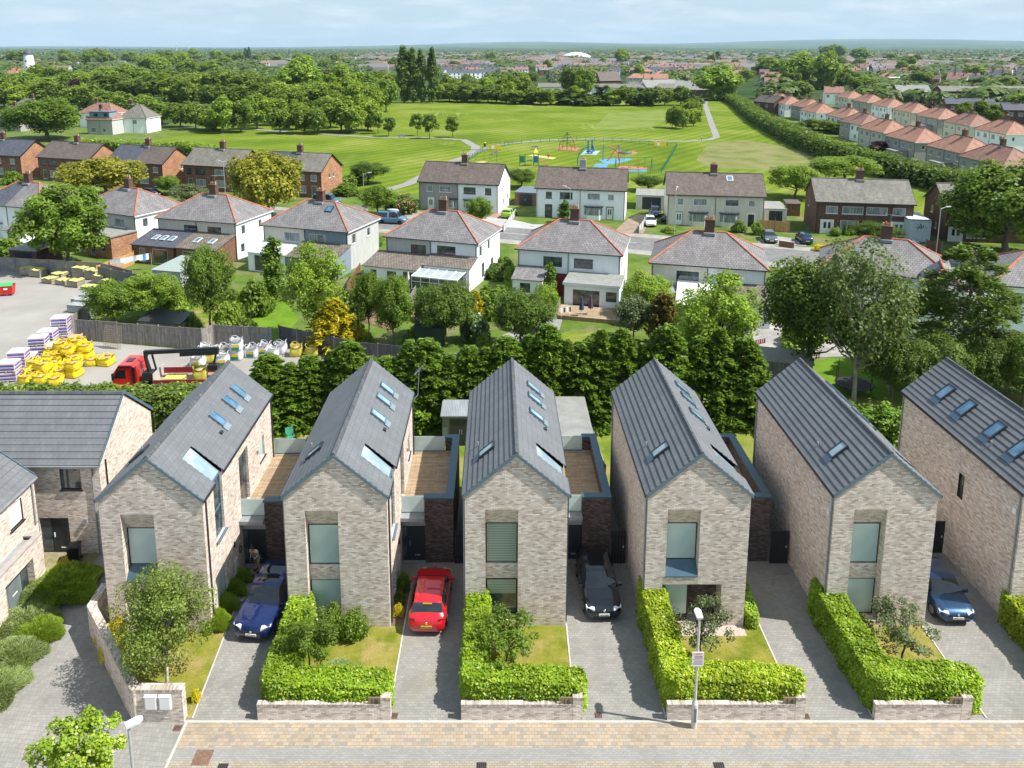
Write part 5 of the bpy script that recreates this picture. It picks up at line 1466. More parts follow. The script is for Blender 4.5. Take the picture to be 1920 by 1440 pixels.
    c.build('ridge_tiles', ridge, rf)
    c = MB(); fb = .16
    if kind == 'hip':
        c.box(-ov, L + ov, -ov, -ov + .04, ez - fb, ez - .005); c.box(L + ov - .04, L + ov, -ov + .04, D + ov, ez - fb, ez - .005); c.box(-ov, -ov + .04, -ov + .04, D + ov, ez - fb, ez - .005)
        c.face([(-ov, -ov, ez - fb), (-ov, D + ov, ez - fb), (L + ov, D + ov, ez - fb), (L + ov, -ov, ez - fb)])
    else:
        c.box(-.25, L + .25, -ov - .02, -ov + .04, ez - fb, ez + .02)
        for xx in (-.27, L + .25):
            c.obox((xx, -ov, ez - .18), (.03, 0, 0), (0, h + ov, rz - ez), (0, 0, .2)); c.obox((xx, h, rz - .18), (.03, 0, 0), (0, h + ov, ez - rz), (0, 0, .2))
    c.build('fascia', BLACKP if kind == 'gable' else UPVC, r)
    c = MB(); c.box(-ov - .0, L + ov, -ov - .12, -ov - .022, ez - .12, ez - .02); c.build('gutter', GUTB, r)
    for xx in (.12, L / 2, L - .12):
        c = MB(); c.tube((xx, -.06, .1), (xx, -.06, ez - .1), .04, .04, 6); c.build('downpipe', GUTB, r)
    # chimney
    cx_ = chx * L
    c = MB(); c.box(cx_ - .52, cx_ + .52, h - .36, h + .36, rz - .7, rz + 1.25); c.box(cx_ - .57, cx_ + .57, h - .41, h + .41, rz + 1.25, rz + 1.4)
    chm = c.build('chimney', chim, r)
    c = MB(); c.box(cx_ - .6, cx_ + .6, h - .7, h + .42, rz - .34, rz - .05); c.build('flashing', LEAD, chm)
    for i in range(pots):
        c = MB(); px_ = cx_ - .36 + .24 * i; c.tube((px_, h, rz + 1.4), (px_, h, rz + 1.4 + (.42 if i % 2 else .3)), .1, .085, 8); c.build('chimney_pot', TERRA if i % 3 else plain('buff_pot', (.5, .4, .26), .8), chm)
    if chx == .5 and random.random() < .6:
        c = MB(); c.tube((cx_ + .3, h, rz + 1.4), (cx_ + .3, h, rz + 2.7), .02, .02, 5)
        c.tube((cx_ - .3, h + .1, rz + 2.6), (cx_ + .8, h - .2, rz + 2.6), .012, .012, 4)
        for i in range(5): c.tube((cx_ - .2 + i * .2, h - .3, rz + 2.6), (cx_ - .2 + i * .2, h + .3, rz + 2.6), .008, .008, 4)
        c.build('aerial', LEAD, chm)
    for hr in hroof:   # rooflights in the front slope: (u, t)
        x = hr[0] * L; y = -ov + hr[1] * (h + ov); zc = ez + hr[1] * (rz - ez); pit = atan2(rz - ez, h + ov)
        c = MB(); s = Vector((0, cos(pit), sin(pit))); n = Vector((0, -sin(pit), cos(pit))); X = Vector((1, 0, 0)); P = Vector((x, y, zc))
        c.obox(P, X * 1.0, s * 1.1, n * .1); f = c.build('rooflight', hr[2] if len(hr) > 2 else BLACKP, r)
        c = MB(); q = P + n * .105; c.face([q + X * .1 + s * .1, q + X * .9 + s * .1, q + X * .9 + s * 1., q + X * .1 + s * 1.]); c.build('pane', SKYGL, f)
    for e in exts: extension(r, **e)
    for bx in bays: bay(r, bx[0] * L, bx[1], bx[2] if len(bx) > 2 else WHITE)
    return r

def extension(r, x0, x1, d, h0=2.4, h1=3.3, wall=WHITE, roof=LTILE, style='lean', wins=(), name='rear_extension', lights=(), frame=UPVC, right_wins=(), ledge=None):
    """lean-to or flat roofed block standing in front of the facade (local -y)"""
    b = MB()
    b.wall((x0, -d, 0), (1, 0, 0), x1 - x0, h0, [(w[0], w[0] + w[1], w[2], w[2] + w[3]) for w in wins])
    hh = h1 if style == 'lean' else h0
    b.face([(x1, -d, 0), (x1, -.003, 0), (x1, -.003, hh), (x1, -d, h0)]); b.face([(x0, -.003, 0), (x0, -d, 0), (x0, -d, h0), (x0, -.003, hh)])
    for w in wins:
        a, c, z0, z1 = x0 + w[0], x0 + w[0] + w[1], w[2], w[2] + w[3]
        b.face([(a, -d, z0), (a, -d, z1), (a, -d + .1, z1), (a, -d + .1, z0)]); b.face([(c, -d, z0), (c, -d + .1, z0), (c, -d + .1, z1), (c, -d, z1)])
    e = b.build(name, wall, r)
    for w in wins: win(e, (x0 + w[0], -d, w[2]), (1, 0, 0), w[1], w[3], frame, w[4] if len(w) > 4 else DGLASS, bars=(.5,) if w[1] < 1.9 else (.25, .5, .75), inset=.04, fw=.1)
    b = MB(); o = .15
    if style == 'lean':
        b.face([(x0 - o, -d - o, h0), (x1 + o, -d - o, h0), (x1 + o, 0, h1 + .05), (x0 - o, 0, h1 + .05)])
        b.face([(x0 - o, -d - o, h0 - .08), (x1 + o, -d - o, h0 - .08), (x1 + o, -d - o, h0), (x0 - o, -d - o, h0)])
        for xx in (x0 - o, x1 + o): b.face([(xx, -d - o, h0 - .1), (xx, 0, h1 - .05), (xx, 0, h1 + .05), (xx, -d - o, h0)])
    else:
        b.box(x0 - o, x1 + o, -d - o, -.003, h0, h0 + .18)
    rf = b.build('extension_roof', roof, r)
    if ledge:
        b = MB(); b.box(x0 - o - .01, x1 + o + .01, -d - o - .02, -d - o - .002, h0 - .1, h0 + (.2 if style != 'lean' else .02)); b.build('edge_board', ledge, rf)
    for lx in lights:
        pit = atan2(h1 - h0, d); s = Vector((0, cos(pit), sin(pit))); n = Vector((0, -sin(pit), cos(pit))); P = Vector((x0 + lx, -d * .7, h0 + (h1 - h0) * .38 + .05)); X = Vector((1, 0, 0))
        c = MB(); c.obox(P, X * .75, s * 1.2, n * .09); f = c.build('rooflight', UPVC, rf)
        c = MB(); q = P + n * .095; c.face([q + X * .08 + s * .08, q + X * .67 + s * .08, q + X * .67 + s * 1.1, q + X * .08 + s * 1.1]); c.build('pane', SKYGL, f)

def bay(r, x, w, wall):
    """ground floor bay window with a dark flat canopy"""
    b = MB(); o = [(x, 0), (x + .5, -.7), (x + w - .5, -.7), (x + w, 0)]
    for i in range(3):
        p, q = o[i], o[i + 1]; b.face([(p[0], p[1], 0), (q[0], q[1], 0), (q[0], q[1], .75), (p[0], p[1], .75)])
    bb = b.build('bay_window', wall, r)
    for i in range(3):
        p, q = Vector((*o[i], .75)), Vector((*o[i + 1], .75)); u = (q - p); L = u.length; u.normalize()
        win(bb, p, u, L, 1.35, UPVC, CURT, bars=(.5,) if L > 1 else (), hbars=(.72,), fw=.07)
    c = MB(); c.prism([(x - .15, -.003), (x + w + .15, -.003), (x + w - .35, -.88), (x + .35, -.88)][::-1], 2.1, 2.28, ax='z'); c.build('bay_canopy', ANTH, r)

def conservatory(r, x0, x1, d, h0=2.1, h1=2.7, y0=0., glass_=None):
    b = MB()
    for x in np.linspace(x0, x1, 6):
        b.box(x - .04, x + .04, y0 - d, y0 - d + .08, .6, h0); b.obox((x - .035, y0 - d, h0), (.07, 0, 0), (0, d - .01, h1 - h0), (0, 0, .08))
    b.box(x0 - .04, x1 + .04, y0 - d, y0 - d + .08, .58, .66); b.box(x0 - .04, x1 + .04, y0 - d - .03, y0 - d + .1, h0 - .06, h0 + .08); b.box(x0 - .04, x1 + .04, y0 - d, y0 - d + .08, 1.5, 1.56)
    for x in (x0, x1):
        b.box(x - .04, x + .04, y0 - d * .5, y0 - d * .5 + .08, .6, (h0 + h1) / 2); b.box(x - .04, x + .04, y0 - d + .08, y0 - .003, .58, .66)
    f = b.build('conservatory', UPVC, r)
    g = MB(); g.face([(x0, y0 - d + .04, .66), (x1, y0 - d + .04, .66), (x1, y0 - d + .04, h0), (x0, y0 - d + .04, h0)]); g.face([(x1, y0 - d, .66), (x1, y0 - .01, .66), (x1, y0 - .01, h1), (x1, y0 - d, h0)]); g.face([(x0, y0 - .01, .66), (x0, y0 - d, .66), (x0, y0 - d, h0), (x0, y0 - .01, h1)]); g.build('panes', DGLASS, f)
    g = MB(); g.face([(x0, y0 - d, h0 + .03), (x1, y0 - d, h0 + .03), (x1, y0 - .01, h1 + .03), (x0, y0 - .01, h1 + .03)]); g.build('roof_sheets', glass_ or glass('conservatory_roof_sheet', (.33, .38, .39), .25, (.4, .46, .46)), f)
    g = MB(); g.box(x0 - .05, x1 + .05, y0 - d - .01, y0 - d + .1, 0, .58); g.box(x1 - .05, x1 + .05, y0 - d + .1, y0 - .003, 0, .58); g.build('dwarf_wall', BRNB, f)

def eave(px, py, ez=5.2):
    return G(px, py, ez)
GA = 'hip-roofed semi-detached houses with red ridge tiles'
BRW = plain('brown_window_frame', (.10, .045, .03), .5)
# (left eave pixel, right eave pixel) of the facade that faces us
def rowA(l, rr, **kw):
    a, c = eave(*l), eave(*rr); d = c - a; ang = atan2(d.y, d.x)
    L = kw.pop('L', d.length); ov = .3
    t = Vector((cos(ang), sin(ang), 0)); n = Vector((-sin(ang), cos(ang), 0))
    return semi('semi_detached_house', FL=a + t * ov + n * ov, ang=ang, L=L - 2 * ov, group=GA, **kw)
UPW = [(.13, 2.1, 3.25, 1.25), (.64, 2.1, 3.25, 1.25)]
SR = [(.14, .9, 3.3, 1.25), (.62, .8, 3.4, 1.1)]
a1 = eave(74, 391)
semi('semi_detached_house', 'white hip-roofed semi with half its roof in new dark tiles, at the left edge', (a1.x - 12.1, a1.y + 4.0), radians(-17), 12.4, roofs=(DTILE, SLATE), front=[(.2, 1.8, 3.25, 1.2), (.62, 1.7, 3.25, 1.2), (.62, 1.2, .3, 2.0)], right=SR, group=GA,
     exts=[dict(x0=8.9, x1=12.1, d=3.4, h0=2.5, h1=3.4, roof=SLATE, wins=[(.9, 1.5, 1.0, 1.2)]), dict(x0=1., x1=5., d=3., style='flat', roof=FELT, wins=[(.8, 1.8, .8, 1.3)])])
rowA((138, 390.3), (255, 406), L=12.7, label='hip-roofed semi partly behind the big drooping tree, grey rear wall', walls=(PALEG, PALEG), gablew=WHITE, front=UPW, right=SR,
     exts=[dict(x0=7.2, x1=12.3, d=4.2, h0=3.0, style='flat', wall=ORB, roof=FELT, wins=[(.9, .9, 0.2, 2.0, DGLASS), (2.6, 1.2, .9, 1.6)], ledge=PALEG), dict(x0=1., x1=5.5, d=3.2, style='flat', roof=FELT)])
rowA((289, 408), (443, 419), label='hip-roofed semi with two tiled lean-to kitchens, grey and brown', walls=(CREAM, CREAM), gablew=WHITE, front=[(.33, 2.3, 3.2, 1.3, DGLASS), (.63, 2.3, 3.2, 1.3, DGLASS)], right=SR + [(.1, .9, .9, 1.2)],
     exts=[dict(x0=-.6, x1=5.9, d=4.6, h0=2.5, h1=3.6, roof=DTILE, wall=REDB, wins=[(1.2, .9, .2, 1.9), (3.2, 2.4, .1, 2.0)], lights=(2., 3.3, 4.6)), dict(x0=6.2, x1=12.2, d=4.4, h0=2.5, h1=3.6, roof=LTILE, wall=REDB, wins=[(1., 1.8, .2, 1.9)], lights=(1.6, 3.9))])
rowA((487, 421.6), (653, 435.6), label='hip-roofed semi with a roof window, half cream and half blue-grey', walls=(CREAM, BLUER), gablew=PALEG, front=[(.25, 2.4, 3.25, 1.25), (.55, 2.4, 3.25, 1.25)], right=SR, hroof=[(.62, .62)],
     exts=[dict(x0=6.2, x1=12.9, d=4.2, h0=2.5, h1=3.5, roof=LTILE, wall=BLUER, wins=[(.8, 1.9, .8, 1.3), (4.0, 1.7, .9, 1.25)]), dict(x0=.2, x1=5.7, d=3.8, h0=2.5, h1=3.1, roof=PALEG, wins=[(.9, 3.2, .1, 2.1)])])
rowA((717.5, 442.7), (897, 458), label='hip-roofed semi with a glass-roofed lean-to conservatory, closed parasol outside', walls=(PALEG, WHITE), gablew=WHITE, front=[(.27, 2.2, 3.25, 1.25, DGLASS), (.57, 2.4, 3.2, 1.35, DGLASS, BRW)], right=[(.1, .9, 3.3, 1.3), (.45, .8, 3.5, 1.2), (.2, .9, .4, 1.9), (.6, .9, .9, 1.2)],
     exts=[dict(x0=-.9, x1=5.9, d=4.2, h0=2.5, h1=3.3, roof=LTILE, wins=[(.8, .9, .2, 1.9), (3., 1.3, .8, 1.3), (5.1, 1.5, .1, 2.1)]), dict(x0=6.2, x1=12.0, d=2.6, h0=2.75, h1=3.5, roof=LTILE, wins=())])
conservatory(list(o for o in COL.objects if o.name.startswith('semi_detached_house') and o.parent is None)[-1], 5.9, 11.6, 5.4, 2.1, 2.6, y0=-.0)
a6 = rowA((965, 466), (1168.4, 479.7), label='hip-roofed semi with a flat-roofed extension onto timber decking', walls=(WHITE, WHITE), front=[(.25, 2.3, 3.2, 1.3, DGLASS), (.55, 2.3, 3.2, 1.3, DGLASS)], right=[(.12, .8, 3.3, 1.1), (.55, .7, 1.2, 1.1)],
     exts=[dict(x0=6.3, x1=12.25, d=4.4, h0=2.75, style='flat', roof=FELT, ledge=UPVC, wins=[(.9, 3.0, .1, 2.1), (4.5, 1.25, 1.0, 1.2)]), dict(x0=.1, x1=3.5, d=2.9, h0=2.4, h1=3.2, roof=SLATE, wall=WHITE, wins=[(.8, 1.3, .8, 1.2)])])
c = MB(); c.box(3.55, 6.25, -.14, -.005, .0, 2.55); c.build('red_wall_panel', plain('dark_red_render', (.16, .02, .02), .8), a6)
a7 = rowA((1216, 492), (1443, 508), label='hip-roofed semi behind the tall light tree, white conservatory roof', walls=(CREAM, WHITE), front=[(.22, 2.5, 3.2, 1.3, DGLASS), (.58, 2.4, 3.2, 1.3, DGLASS)], right=SR,
     exts=[dict(x0=8.2, x1=12.2, d=3.6, h0=2.6, h1=3.5, roof=LTILE, wins=[(.7, 1.6, .7, 1.3)]), dict(x0=.3, x1=2.8, d=2.6, h0=2.6, style='flat', roof=LEAD)])
conservatory(a7, 2.9, 6.6, 5.2, 2.3, 3.4, glass_=UPVC)
a8 = rowA((1532, 501), (1742, 523), L=13.0, label='hip-roofed semi with a two-storey hipped wing, behind the two dark trees', walls=(WHITE, WHITE), front=[(.2, 2.2, 3.2, 1.3), (.5, 2.2, 3.2, 1.3)], right=SR,
     exts=[dict(x0=5.2, x1=9.4, d=4.2, h0=2.5, h1=3.3, roof=DTILE, wins=[(.8, 2.4, .1, 2.1)], lights=(1.2, 2.8)), dict(x0=.5, x1=4.8, d=3.8, h0=2.5, h1=3.1, roof=LEAD, wins=[(.8, 2.4, .1, 2.1)])])
# its rear wing with a hipped roof
b = MB(); b.wall((9.5, -3.4, 0), (1, 0, 0), 3.4, 5.2, [(.9, 2.1, 3.0, 4.4)]); b.wall((12.9, -3.4, 0), (0, 1, 0), 3.4, 5.2); b.wall((9.5, 0, 0), (0, -1, 0), 3.4, 5.2); wg = b.build('rear_wing', WHITE, a8)
win(wg, (10.4, -3.4, 3.0), (1, 0, 0), 1.2, 1.4, BLACKP, DGLASS, bars=(.5,), inset=.05)
b = MB(); b.face([(9.2, -3.7, 5.2), (13.2, -3.7, 5.2), (11.2, -1.7, 6.7)], 0); b.face([(13.2, -3.7, 5.2), (13.2, 1.2, 5.6), (11.2, 1.8, 6.75), (11.2, -1.7, 6.7)], 0); b.face([(9.2, 1.2, 5.6), (9.2, -3.7, 5.2), (11.2, -1.7, 6.7), (11.2, 1.8, 6.75)], 1); wr = b.build('wing_roof', [SLATE, DTILE], a8)
c = MB()
for p, q in (((9.2, -3.7, 5.22), (11.2, -1.7, 6.72)), ((13.2, -3.7, 5.22), (11.2, -1.7, 6.72)), ((11.2, -1.7, 6.72), (11.2, 2., 6.77))): c.tube(p, q, .12, None, 6)
c.build('ridge_tiles', RIDGE, wr)
a9 = eave(1862, 534)
semi('semi_detached_house', 'hip-roofed semi cut by the right edge, behind the dark cedar', (a9.x + .3, a9.y + .3), radians(-16), 12.4, walls=(WHITE, WHITE), front=[(.12, 1.6, 3.3, 1.2), (.6, 2, 3.3, 1.2)], right=SR, group=GA, left=[(.4, .8, 3.3, 1.2)])

# ---- upper row: gable roofed semis, fronts to the street
GB = 'gable-roofed semi-detached houses on the far side of the street'
GREYD = plain('grey_front_door', (.06, .075, .09), .5)
WD = plain('white_front_door', (.75, .76, .76), .5)
def rowB(l, rr, D=8.3, ez=5.0, **kw):
    a, c = G(*l, 8.), G(*rr, 8.); d = c - a; ang = atan2(d.y, d.x)
    n = Vector((-sin(ang), cos(ang), 0)); t = Vector((cos(ang), sin(ang), 0))
    return semi('semi_detached_house', FL=a - n * (D / 2) + t * .25, ang=ang, L=d.length - .5, D=D, ez=ez, rz=8., kind='gable', group=GB, ridge=kw.pop('ridge', BTILE), **kw)
BW = [(.08, 1.3, 3.2, 1.15), (.26, 2.3, 3.2, 1.15), (.56, 2.3, 3.2, 1.15), (.83, 1.3, 3.2, 1.15)]
BL = [(.08, 1.1, .3, 2.0, DGLASS), (.22, 2.3, .8, 1.4), (.58, 2.3, .8, 1.4), (.84, 1.1, .3, 2.0, DGLASS)]
rowB((-52, 258), (67, 263), label='brick semi with part dark roof at the left edge of the far street', roofs=(BTILE, DTILE), walls=(REDB, REDB), gablew=ORB, front=BW + BL, ridge=DTILE)
rowB((97, 264), (195, 269), label='brick semi with plain brown roof, dark framed upper windows', roofs=(BTILE, BTILE), walls=(REDB, REDB), gablew=ORB, front=[(.06, 1.3, 3.2, 1.15, DGLASS, BLACKP), (.2, 2.3, 3.2, 1.15, DGLASS, BLACKP)] + BW[2:] + BL)
rowB((227, 270), (332, 276), label='brick semi whose roof is half dark blue-grey and half brown', roofs=(DTILE, BTILE), walls=(REDB, REDB), gablew=ORB, front=BW + BL, right=[(.6, .6, 3.3, .8)])
rowB((365, 276), (473, 281), label='brick semi with a mossy grey roof beside the right-hand yellow tree', roofs=(GTILE, GTILE), walls=(REDB, REDB), gablew=ORB, front=[(.06, 1.2, 3.2, 1.15, DGLASS, BLACKP), (.22, 2.3, 3.2, 1.15, DGLASS, BLACKP)] + BW[2:] + BL, ridge=GTILE)
rowB((505, 283), (623, 288), label='brick semi half hidden by a yellow tree, two small windows in its bright gable', roofs=(DTILE, GTILE), walls=(REDB, REDB), gablew=ORB, front=BW + BL, right=[(.35, .7, 3.4, .9), (.55, .5, 3.4, .9)], ridge=GTILE)
rowB((798, 302), (948, 308), label='semi with one grey pebbledash half and one white half', roofs=(BTILE, BTILE), walls=(GREYR, WHITE), gablew=WHITE, front=[(.1, 1.1, 3.3, 1.1), (.26, 2.2, 3.3, 1.1), (.57, 2.2, 3.2, 1.15, DGLASS, BLACKP), (.84, 1.1, 3.2, 1.15, DGLASS, BLACKP)],
     bays=[(.32, 2.4, GREYR), (.57, 2.4, WHITE)], doors=[(.12, .95, WD), (.84, .95, BLACKP)], right=[(.3, .6, 3.2, .9), (.4, .6, .9, 1.1), (.75, .6, 1.4, 1.)])
rowB((1010, 312), (1178, 317), label='white semi with black upper window frames on its left half', roofs=(BTILE, BTILE), walls=(WHITE, WHITE), front=[(.11, 1.0, 3.3, 1.1, DGLASS, BLACKP), (.27, 2.1, 3.3, 1.1, DGLASS, BLACKP), (.58, 2.1, 3.3, 1.1), (.81, 1.0, 3.3, 1.0)],
     bays=[(.27, 2.5, WHITE), (.55, 3.0, WHITE)], doors=[(.11, .95, GREYD, BLACKP), (.8, 1.0, WD, BLACKP)], chim=GREYR, right=[(.5, .7, 3.3, 1.), (.6, .6, 1.4, 1.)])
rowB((1247.6, 322), (1430, 326), label='cream semi with a roof window and a stained patch below its chimney', roofs=(BTILE, BTILE), walls=(CREAM, CREAM), front=[(.1, 1.0, 3.3, 1.1), (.27, 2.1, 3.3, 1.1), (.6, 2.1, 3.3, 1.1, DGLASS), (.84, 1.0, 3.3, 1.0)],
     bays=[(.23, 2.9, CREAM), (.55, 2.9, CREAM)], doors=[(.09, 1.0, WD, ZINCL), (.84, .95, BLACKP)], hroof=[(.63, .66, UPVC)])
rowB((1520.5, 333), (1704, 338), label='brown brick semi with a mossy grey roof and broad white windows', roofs=(GTILE, GTILE), walls=(BRNB, BRNB), front=[(.1, 1.7, 3.2, 1.15), (.27, 3.0, 3.2, 1.15), (.52, 3.0, 3.2, 1.15), (.79, 1.8, 3.2, 1.15), (.26, 2.6, .6, 1.6)], doors=[(.06, 1.7, WD), (.8, 1.7, WD)], left=[(.3, .7, 3.3, 1.1)], ridge=GTILE,
     exts=())
rowB((1755, 343), (1925, 347), label='brown brick semi partly hidden by the big maple on the right', roofs=(GTILE, GTILE), walls=(BRNB, BRNB), front=[(.1, 1.7, 3.2, 1.15), (.27, 2.6, 3.2, 1.15), (.55, 2.6, 3.2, 1.15), (.25, 2.6, .6, 1.6)], doors=[(.05, 1.8, WD)], left=[(.3, 1.0, 3.3, 1.1), (.55, .7, 1.2, 1.)], ridge=GTILE)

for l, pts in (('low red brick front wall beside the lamp post', [(655, 405), (690, 412)]), ('low brick wall in front of the cream semi', [(1290, 446), (1345, 449)]), ('low brick front wall left of the white-capped pier', [(1460, 462), (1488, 466)]), ('brick wall beside the teal car drive', [(1738, 478), (1760, 505)]), ('low wall in front of the white semi with grey half', [(800, 422), (850, 428)])):
    a_, c_ = G(*pts[0]), G(*pts[1]); r_ = thing('front_wall', l, 'wall', a_); m_ = MB(); d_ = c_ - a_; n_ = Vector((-d_.y, d_.x, 0)).normalized(); m_.obox((0, 0, 0), d_, n_ * .22, UP * .85); m_.build('wall_bricks', REDB, r_); m_ = MB(); m_.obox(-n_ * .03 + UP * .85, d_, n_ * .28, UP * .06); m_.build('coping', CONC, r_)
# ---- street between the rows
ST = [(-190, 176), (-75, 141.5), (-20.2, 124.5), (.8, 117.), (20.4, 110.5), (56.6, 97.), (110, 80)]
ASPH = paving('worn_asphalt', [(0, (.14, .14, .138)), (1, (.19, .188, .185))], .5, .5, .2, (.19, .19, .185), .12)
FOOT = paving('pale_concrete_footway', [(0, (.25, .24, .22)), (1, (.32, .305, .28))], .9, .6, -.3, (.2, .19, .17), .15)
ribbon('pavement', ST, 12.4, .03, FOOT)
ribbon('road', ST, 7.6, .04, ASPH)
ribbon('road_marking', [(p[0] + .1, p[1]) for p in ST[2:5]], .12, .045, plain('road_paint', (.6, .6, .58), .7))
# front drives and plots on the far side
struct('driveway', [G(1000, 421), G(960, 412), G(905, 406), G(905, 424), G(945, 436), G(1040, 432), G(1045, 421)], .035, plain('pale_concrete_drive', (.36, .36, .355), .85, 0, .08, .5))
struct('driveway', [G(1172, 415), G(1195, 402), G(1222, 405), G(1205, 440), G(1150, 436)], .035, plain('brown_gravel_drive', (.25, .19, .14), 1., 0, .25, 1.))
struct('driveway', [G(925, 400), G(948, 395), G(960, 412), G(925, 430), G(900, 425)], .033, plain('red_paved_drive', (.33, .19, .14), .9, 0, .15, 1.))
struct('driveway', [G(1430, 440), G(1512, 450), G(1512, 462), G(1420, 455)], .035, FOOT)
struct('driveway', [G(1680, 455), G(1745, 460), G(1735, 490), G(1670, 478)], .035, FOOT)
struct('driveway', [G(640, 385), G(690, 388), G(690, 412), G(610, 400)], .035, ASPH)
struct('driveway', [G(770, 395), G(800, 398), G(790, 420), G(735, 420)], .034, FOOT)
GC = 'cars parked along the far street'
SM = lambda nm, lb, px, py, rz, L, W, Hs, m, k='hatch', **kw: car(nm, lb, (G(px, py).x, G(px, py).y, .04), rz, L, W, Hs, m, k, detail=0, group=GC, **kw)
PW = carpaint('white_paint', (.75, .76, .78), .0); PG = carpaint('lime_green_paint', (.3, .55, .03), .2); PGY = carpaint('grey_paint', (.10, .115, .13), .4); PDB = carpaint('dark_blue_paint', (.01, .03, .12), .4); PTL = carpaint('teal_paint', (.0, .16, .26), .4); PVB = carpaint('pale_blue_van_paint', (.10, .22, .32), .3)
SM('white_car', 'small white car on the drive beside the long pale fence', 1221, 427, -.1, 4.0, 1.7, 1., PW)
SM('dark_blue_car', 'dark blue car under the carport behind the white one', 1230, 408, -.1, 4.2, 1.75, 1., PDB)
SM('lime_green_car', 'lime green car on the red drive between the white semis', 962, 402, -.35 + pi, 4., 1.7, 1., PG)
SM('grey_car', 'dark grey car parked on the forecourt left of the white-gated drive', 1447, 458, -.15, 4.3, 1.8, 1., PGY)
SM('blue_car', 'dark blue hatchback backed in beside the brown brick semi', 1500, 448, pi - .1, 3.9, 1.7, 1., PDB)
SM('teal_car', 'teal small people carrier on the drive by the painted garage', 1719, 481, -.25, 4.1, 1.75, 1.1, PTL)
SM('black_car', 'low dark car parked behind the yellow skip of planting at the cream semi', 1290, 420, 1.3, 4.3, 1.8, .95, PK)
vb = SM('grey_blue_van', 'grey-blue van with a roof box on the far street', 763, 420, 1.35, 4.9, 1.95, 1., PVB, 'van', cat='van')
a = MB(); a.lathe([(.0, .0), (.42, .02), (.45, .2), (.36, .36), (0, .42)], 12); rb = a.build('roof_box', plain('pale_blue_plastic', (.45, .52, .58), .4), vb); rb.location = (0, 2.3, 1.97); rb.scale = (.9, 2.2, 1)
SM('teal_van', 'teal van with dark side windows parked by the grass verge path', 637, 385, 1.35, 5., 1.95, 1., PTL, 'van', cat='van')
SM('dark_blue_car', 'dark blue car beyond the hedge at the left-hand brick semis', 300, 368, 1.2, 4.3, 1.8, 1., PDB)
lamp(*G(683, 395).xy, 6.5, 'tall grey lamp post beside the grass verge left of the pebbledash house', GALV, head='arm', rz=.1)
lamp(*G(1068, 430).xy, 6.5, 'thin lamp post in front of the white semi with black frames', GALV, head='arm', rz=2.4)
lamp(*G(1264, 441).xy, 7., 'lamp post in front of the cream semi', GALV, head='arm', rz=1.2)
lamp(*G(1754, 487).xy, 7., 'grey lamp post beside the teal car', GALV, head='arm', rz=.2)
lamp(*G(423, 372).xy, 7., 'lamp post in front of the mossy-roofed brick semi', GALV, head='arm', rz=3.0)

# ---- fences, sheds and garden things behind our houses
def fence(name, label, pts, h, mat, cap=True, posts=2.4, group=None, postmat=None, z0=0., th=.05):
    r = thing(name, label, 'fence', (0, 0, 0), group=group)
    def one(nm, mt, c, *a): m_ = MB(); m_.obox(c, *a); m_.build(nm, mt, r)
    for p, q in zip(pts[:-1], pts[1:]):
        p = Vector((p[0], p[1], z0)); q = Vector((q[0], q[1], z0)); d = q - p; L = d.length; t = d / L; n = Vector((-t.y, t.x, 0))
        k = max(1, round(L / posts))
        for i in range(k):
            hh = h + .05 * random.uniform(-1, 1) * (h > 1)
            one('fence_panel', mat, p + t * (L * i / k + .05), t * (L / k - .1), n * th, UP * hh)
        for i in range(k + 1): c = p + t * min(L * i / k, L); one('fence_post', postmat or CONCD, c - t * .05 - n * .03, t * .1, n * .11, UP * (h + .08))
    return r
FP_ = [(-41., 72.2), (-27.8, 69.6), (-27.2, 71.), (-21.3, 70.0), (-20.9, 70.9), (-13., 66.8), (-6.1, 64.9), (1.3, 63.3), (10, 61.6), (20, 60.6)]
fence('boarded_fence', 'tall weathered grey board fence behind the yellow bags and lorry', FP_[:2], 2.1, WOODG)
fence('boarded_fence', 'grey board fence behind the white bulk bags', FP_[1:4], 2.0, WOODG)
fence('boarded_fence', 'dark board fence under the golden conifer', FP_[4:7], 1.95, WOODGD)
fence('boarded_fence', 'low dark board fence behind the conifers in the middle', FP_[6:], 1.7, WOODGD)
p = [G(x, y) for x, y in ((0, 508), (60, 512), (190, 520), (250, 537))]
fence('concrete_fence', 'long dark concrete panel fence behind the paving pallets', [(-75, 96), p[0], p[1], p[2], p[3]], 1.9, CONCD)
fence('concrete_fence', 'concrete panel fence below the washing line', [G(186, 530), G(260, 545), G(283, 548)], 2.0, plain('dark_concrete_panels', (.13, .13, .13), .95, 0, .2))
fence('garden_fence', 'new orange timber fence beside the washing line', [G(183, 524), G(252, 495)], 1.7, WOODO, postmat=WOODO)
fence('garden_fence', 'pale side fence from the yard corner behind the round green tree', [G(137, 628), G(195, 575)], 1.9, WOODG)
GFE = 'garden dividing fences'
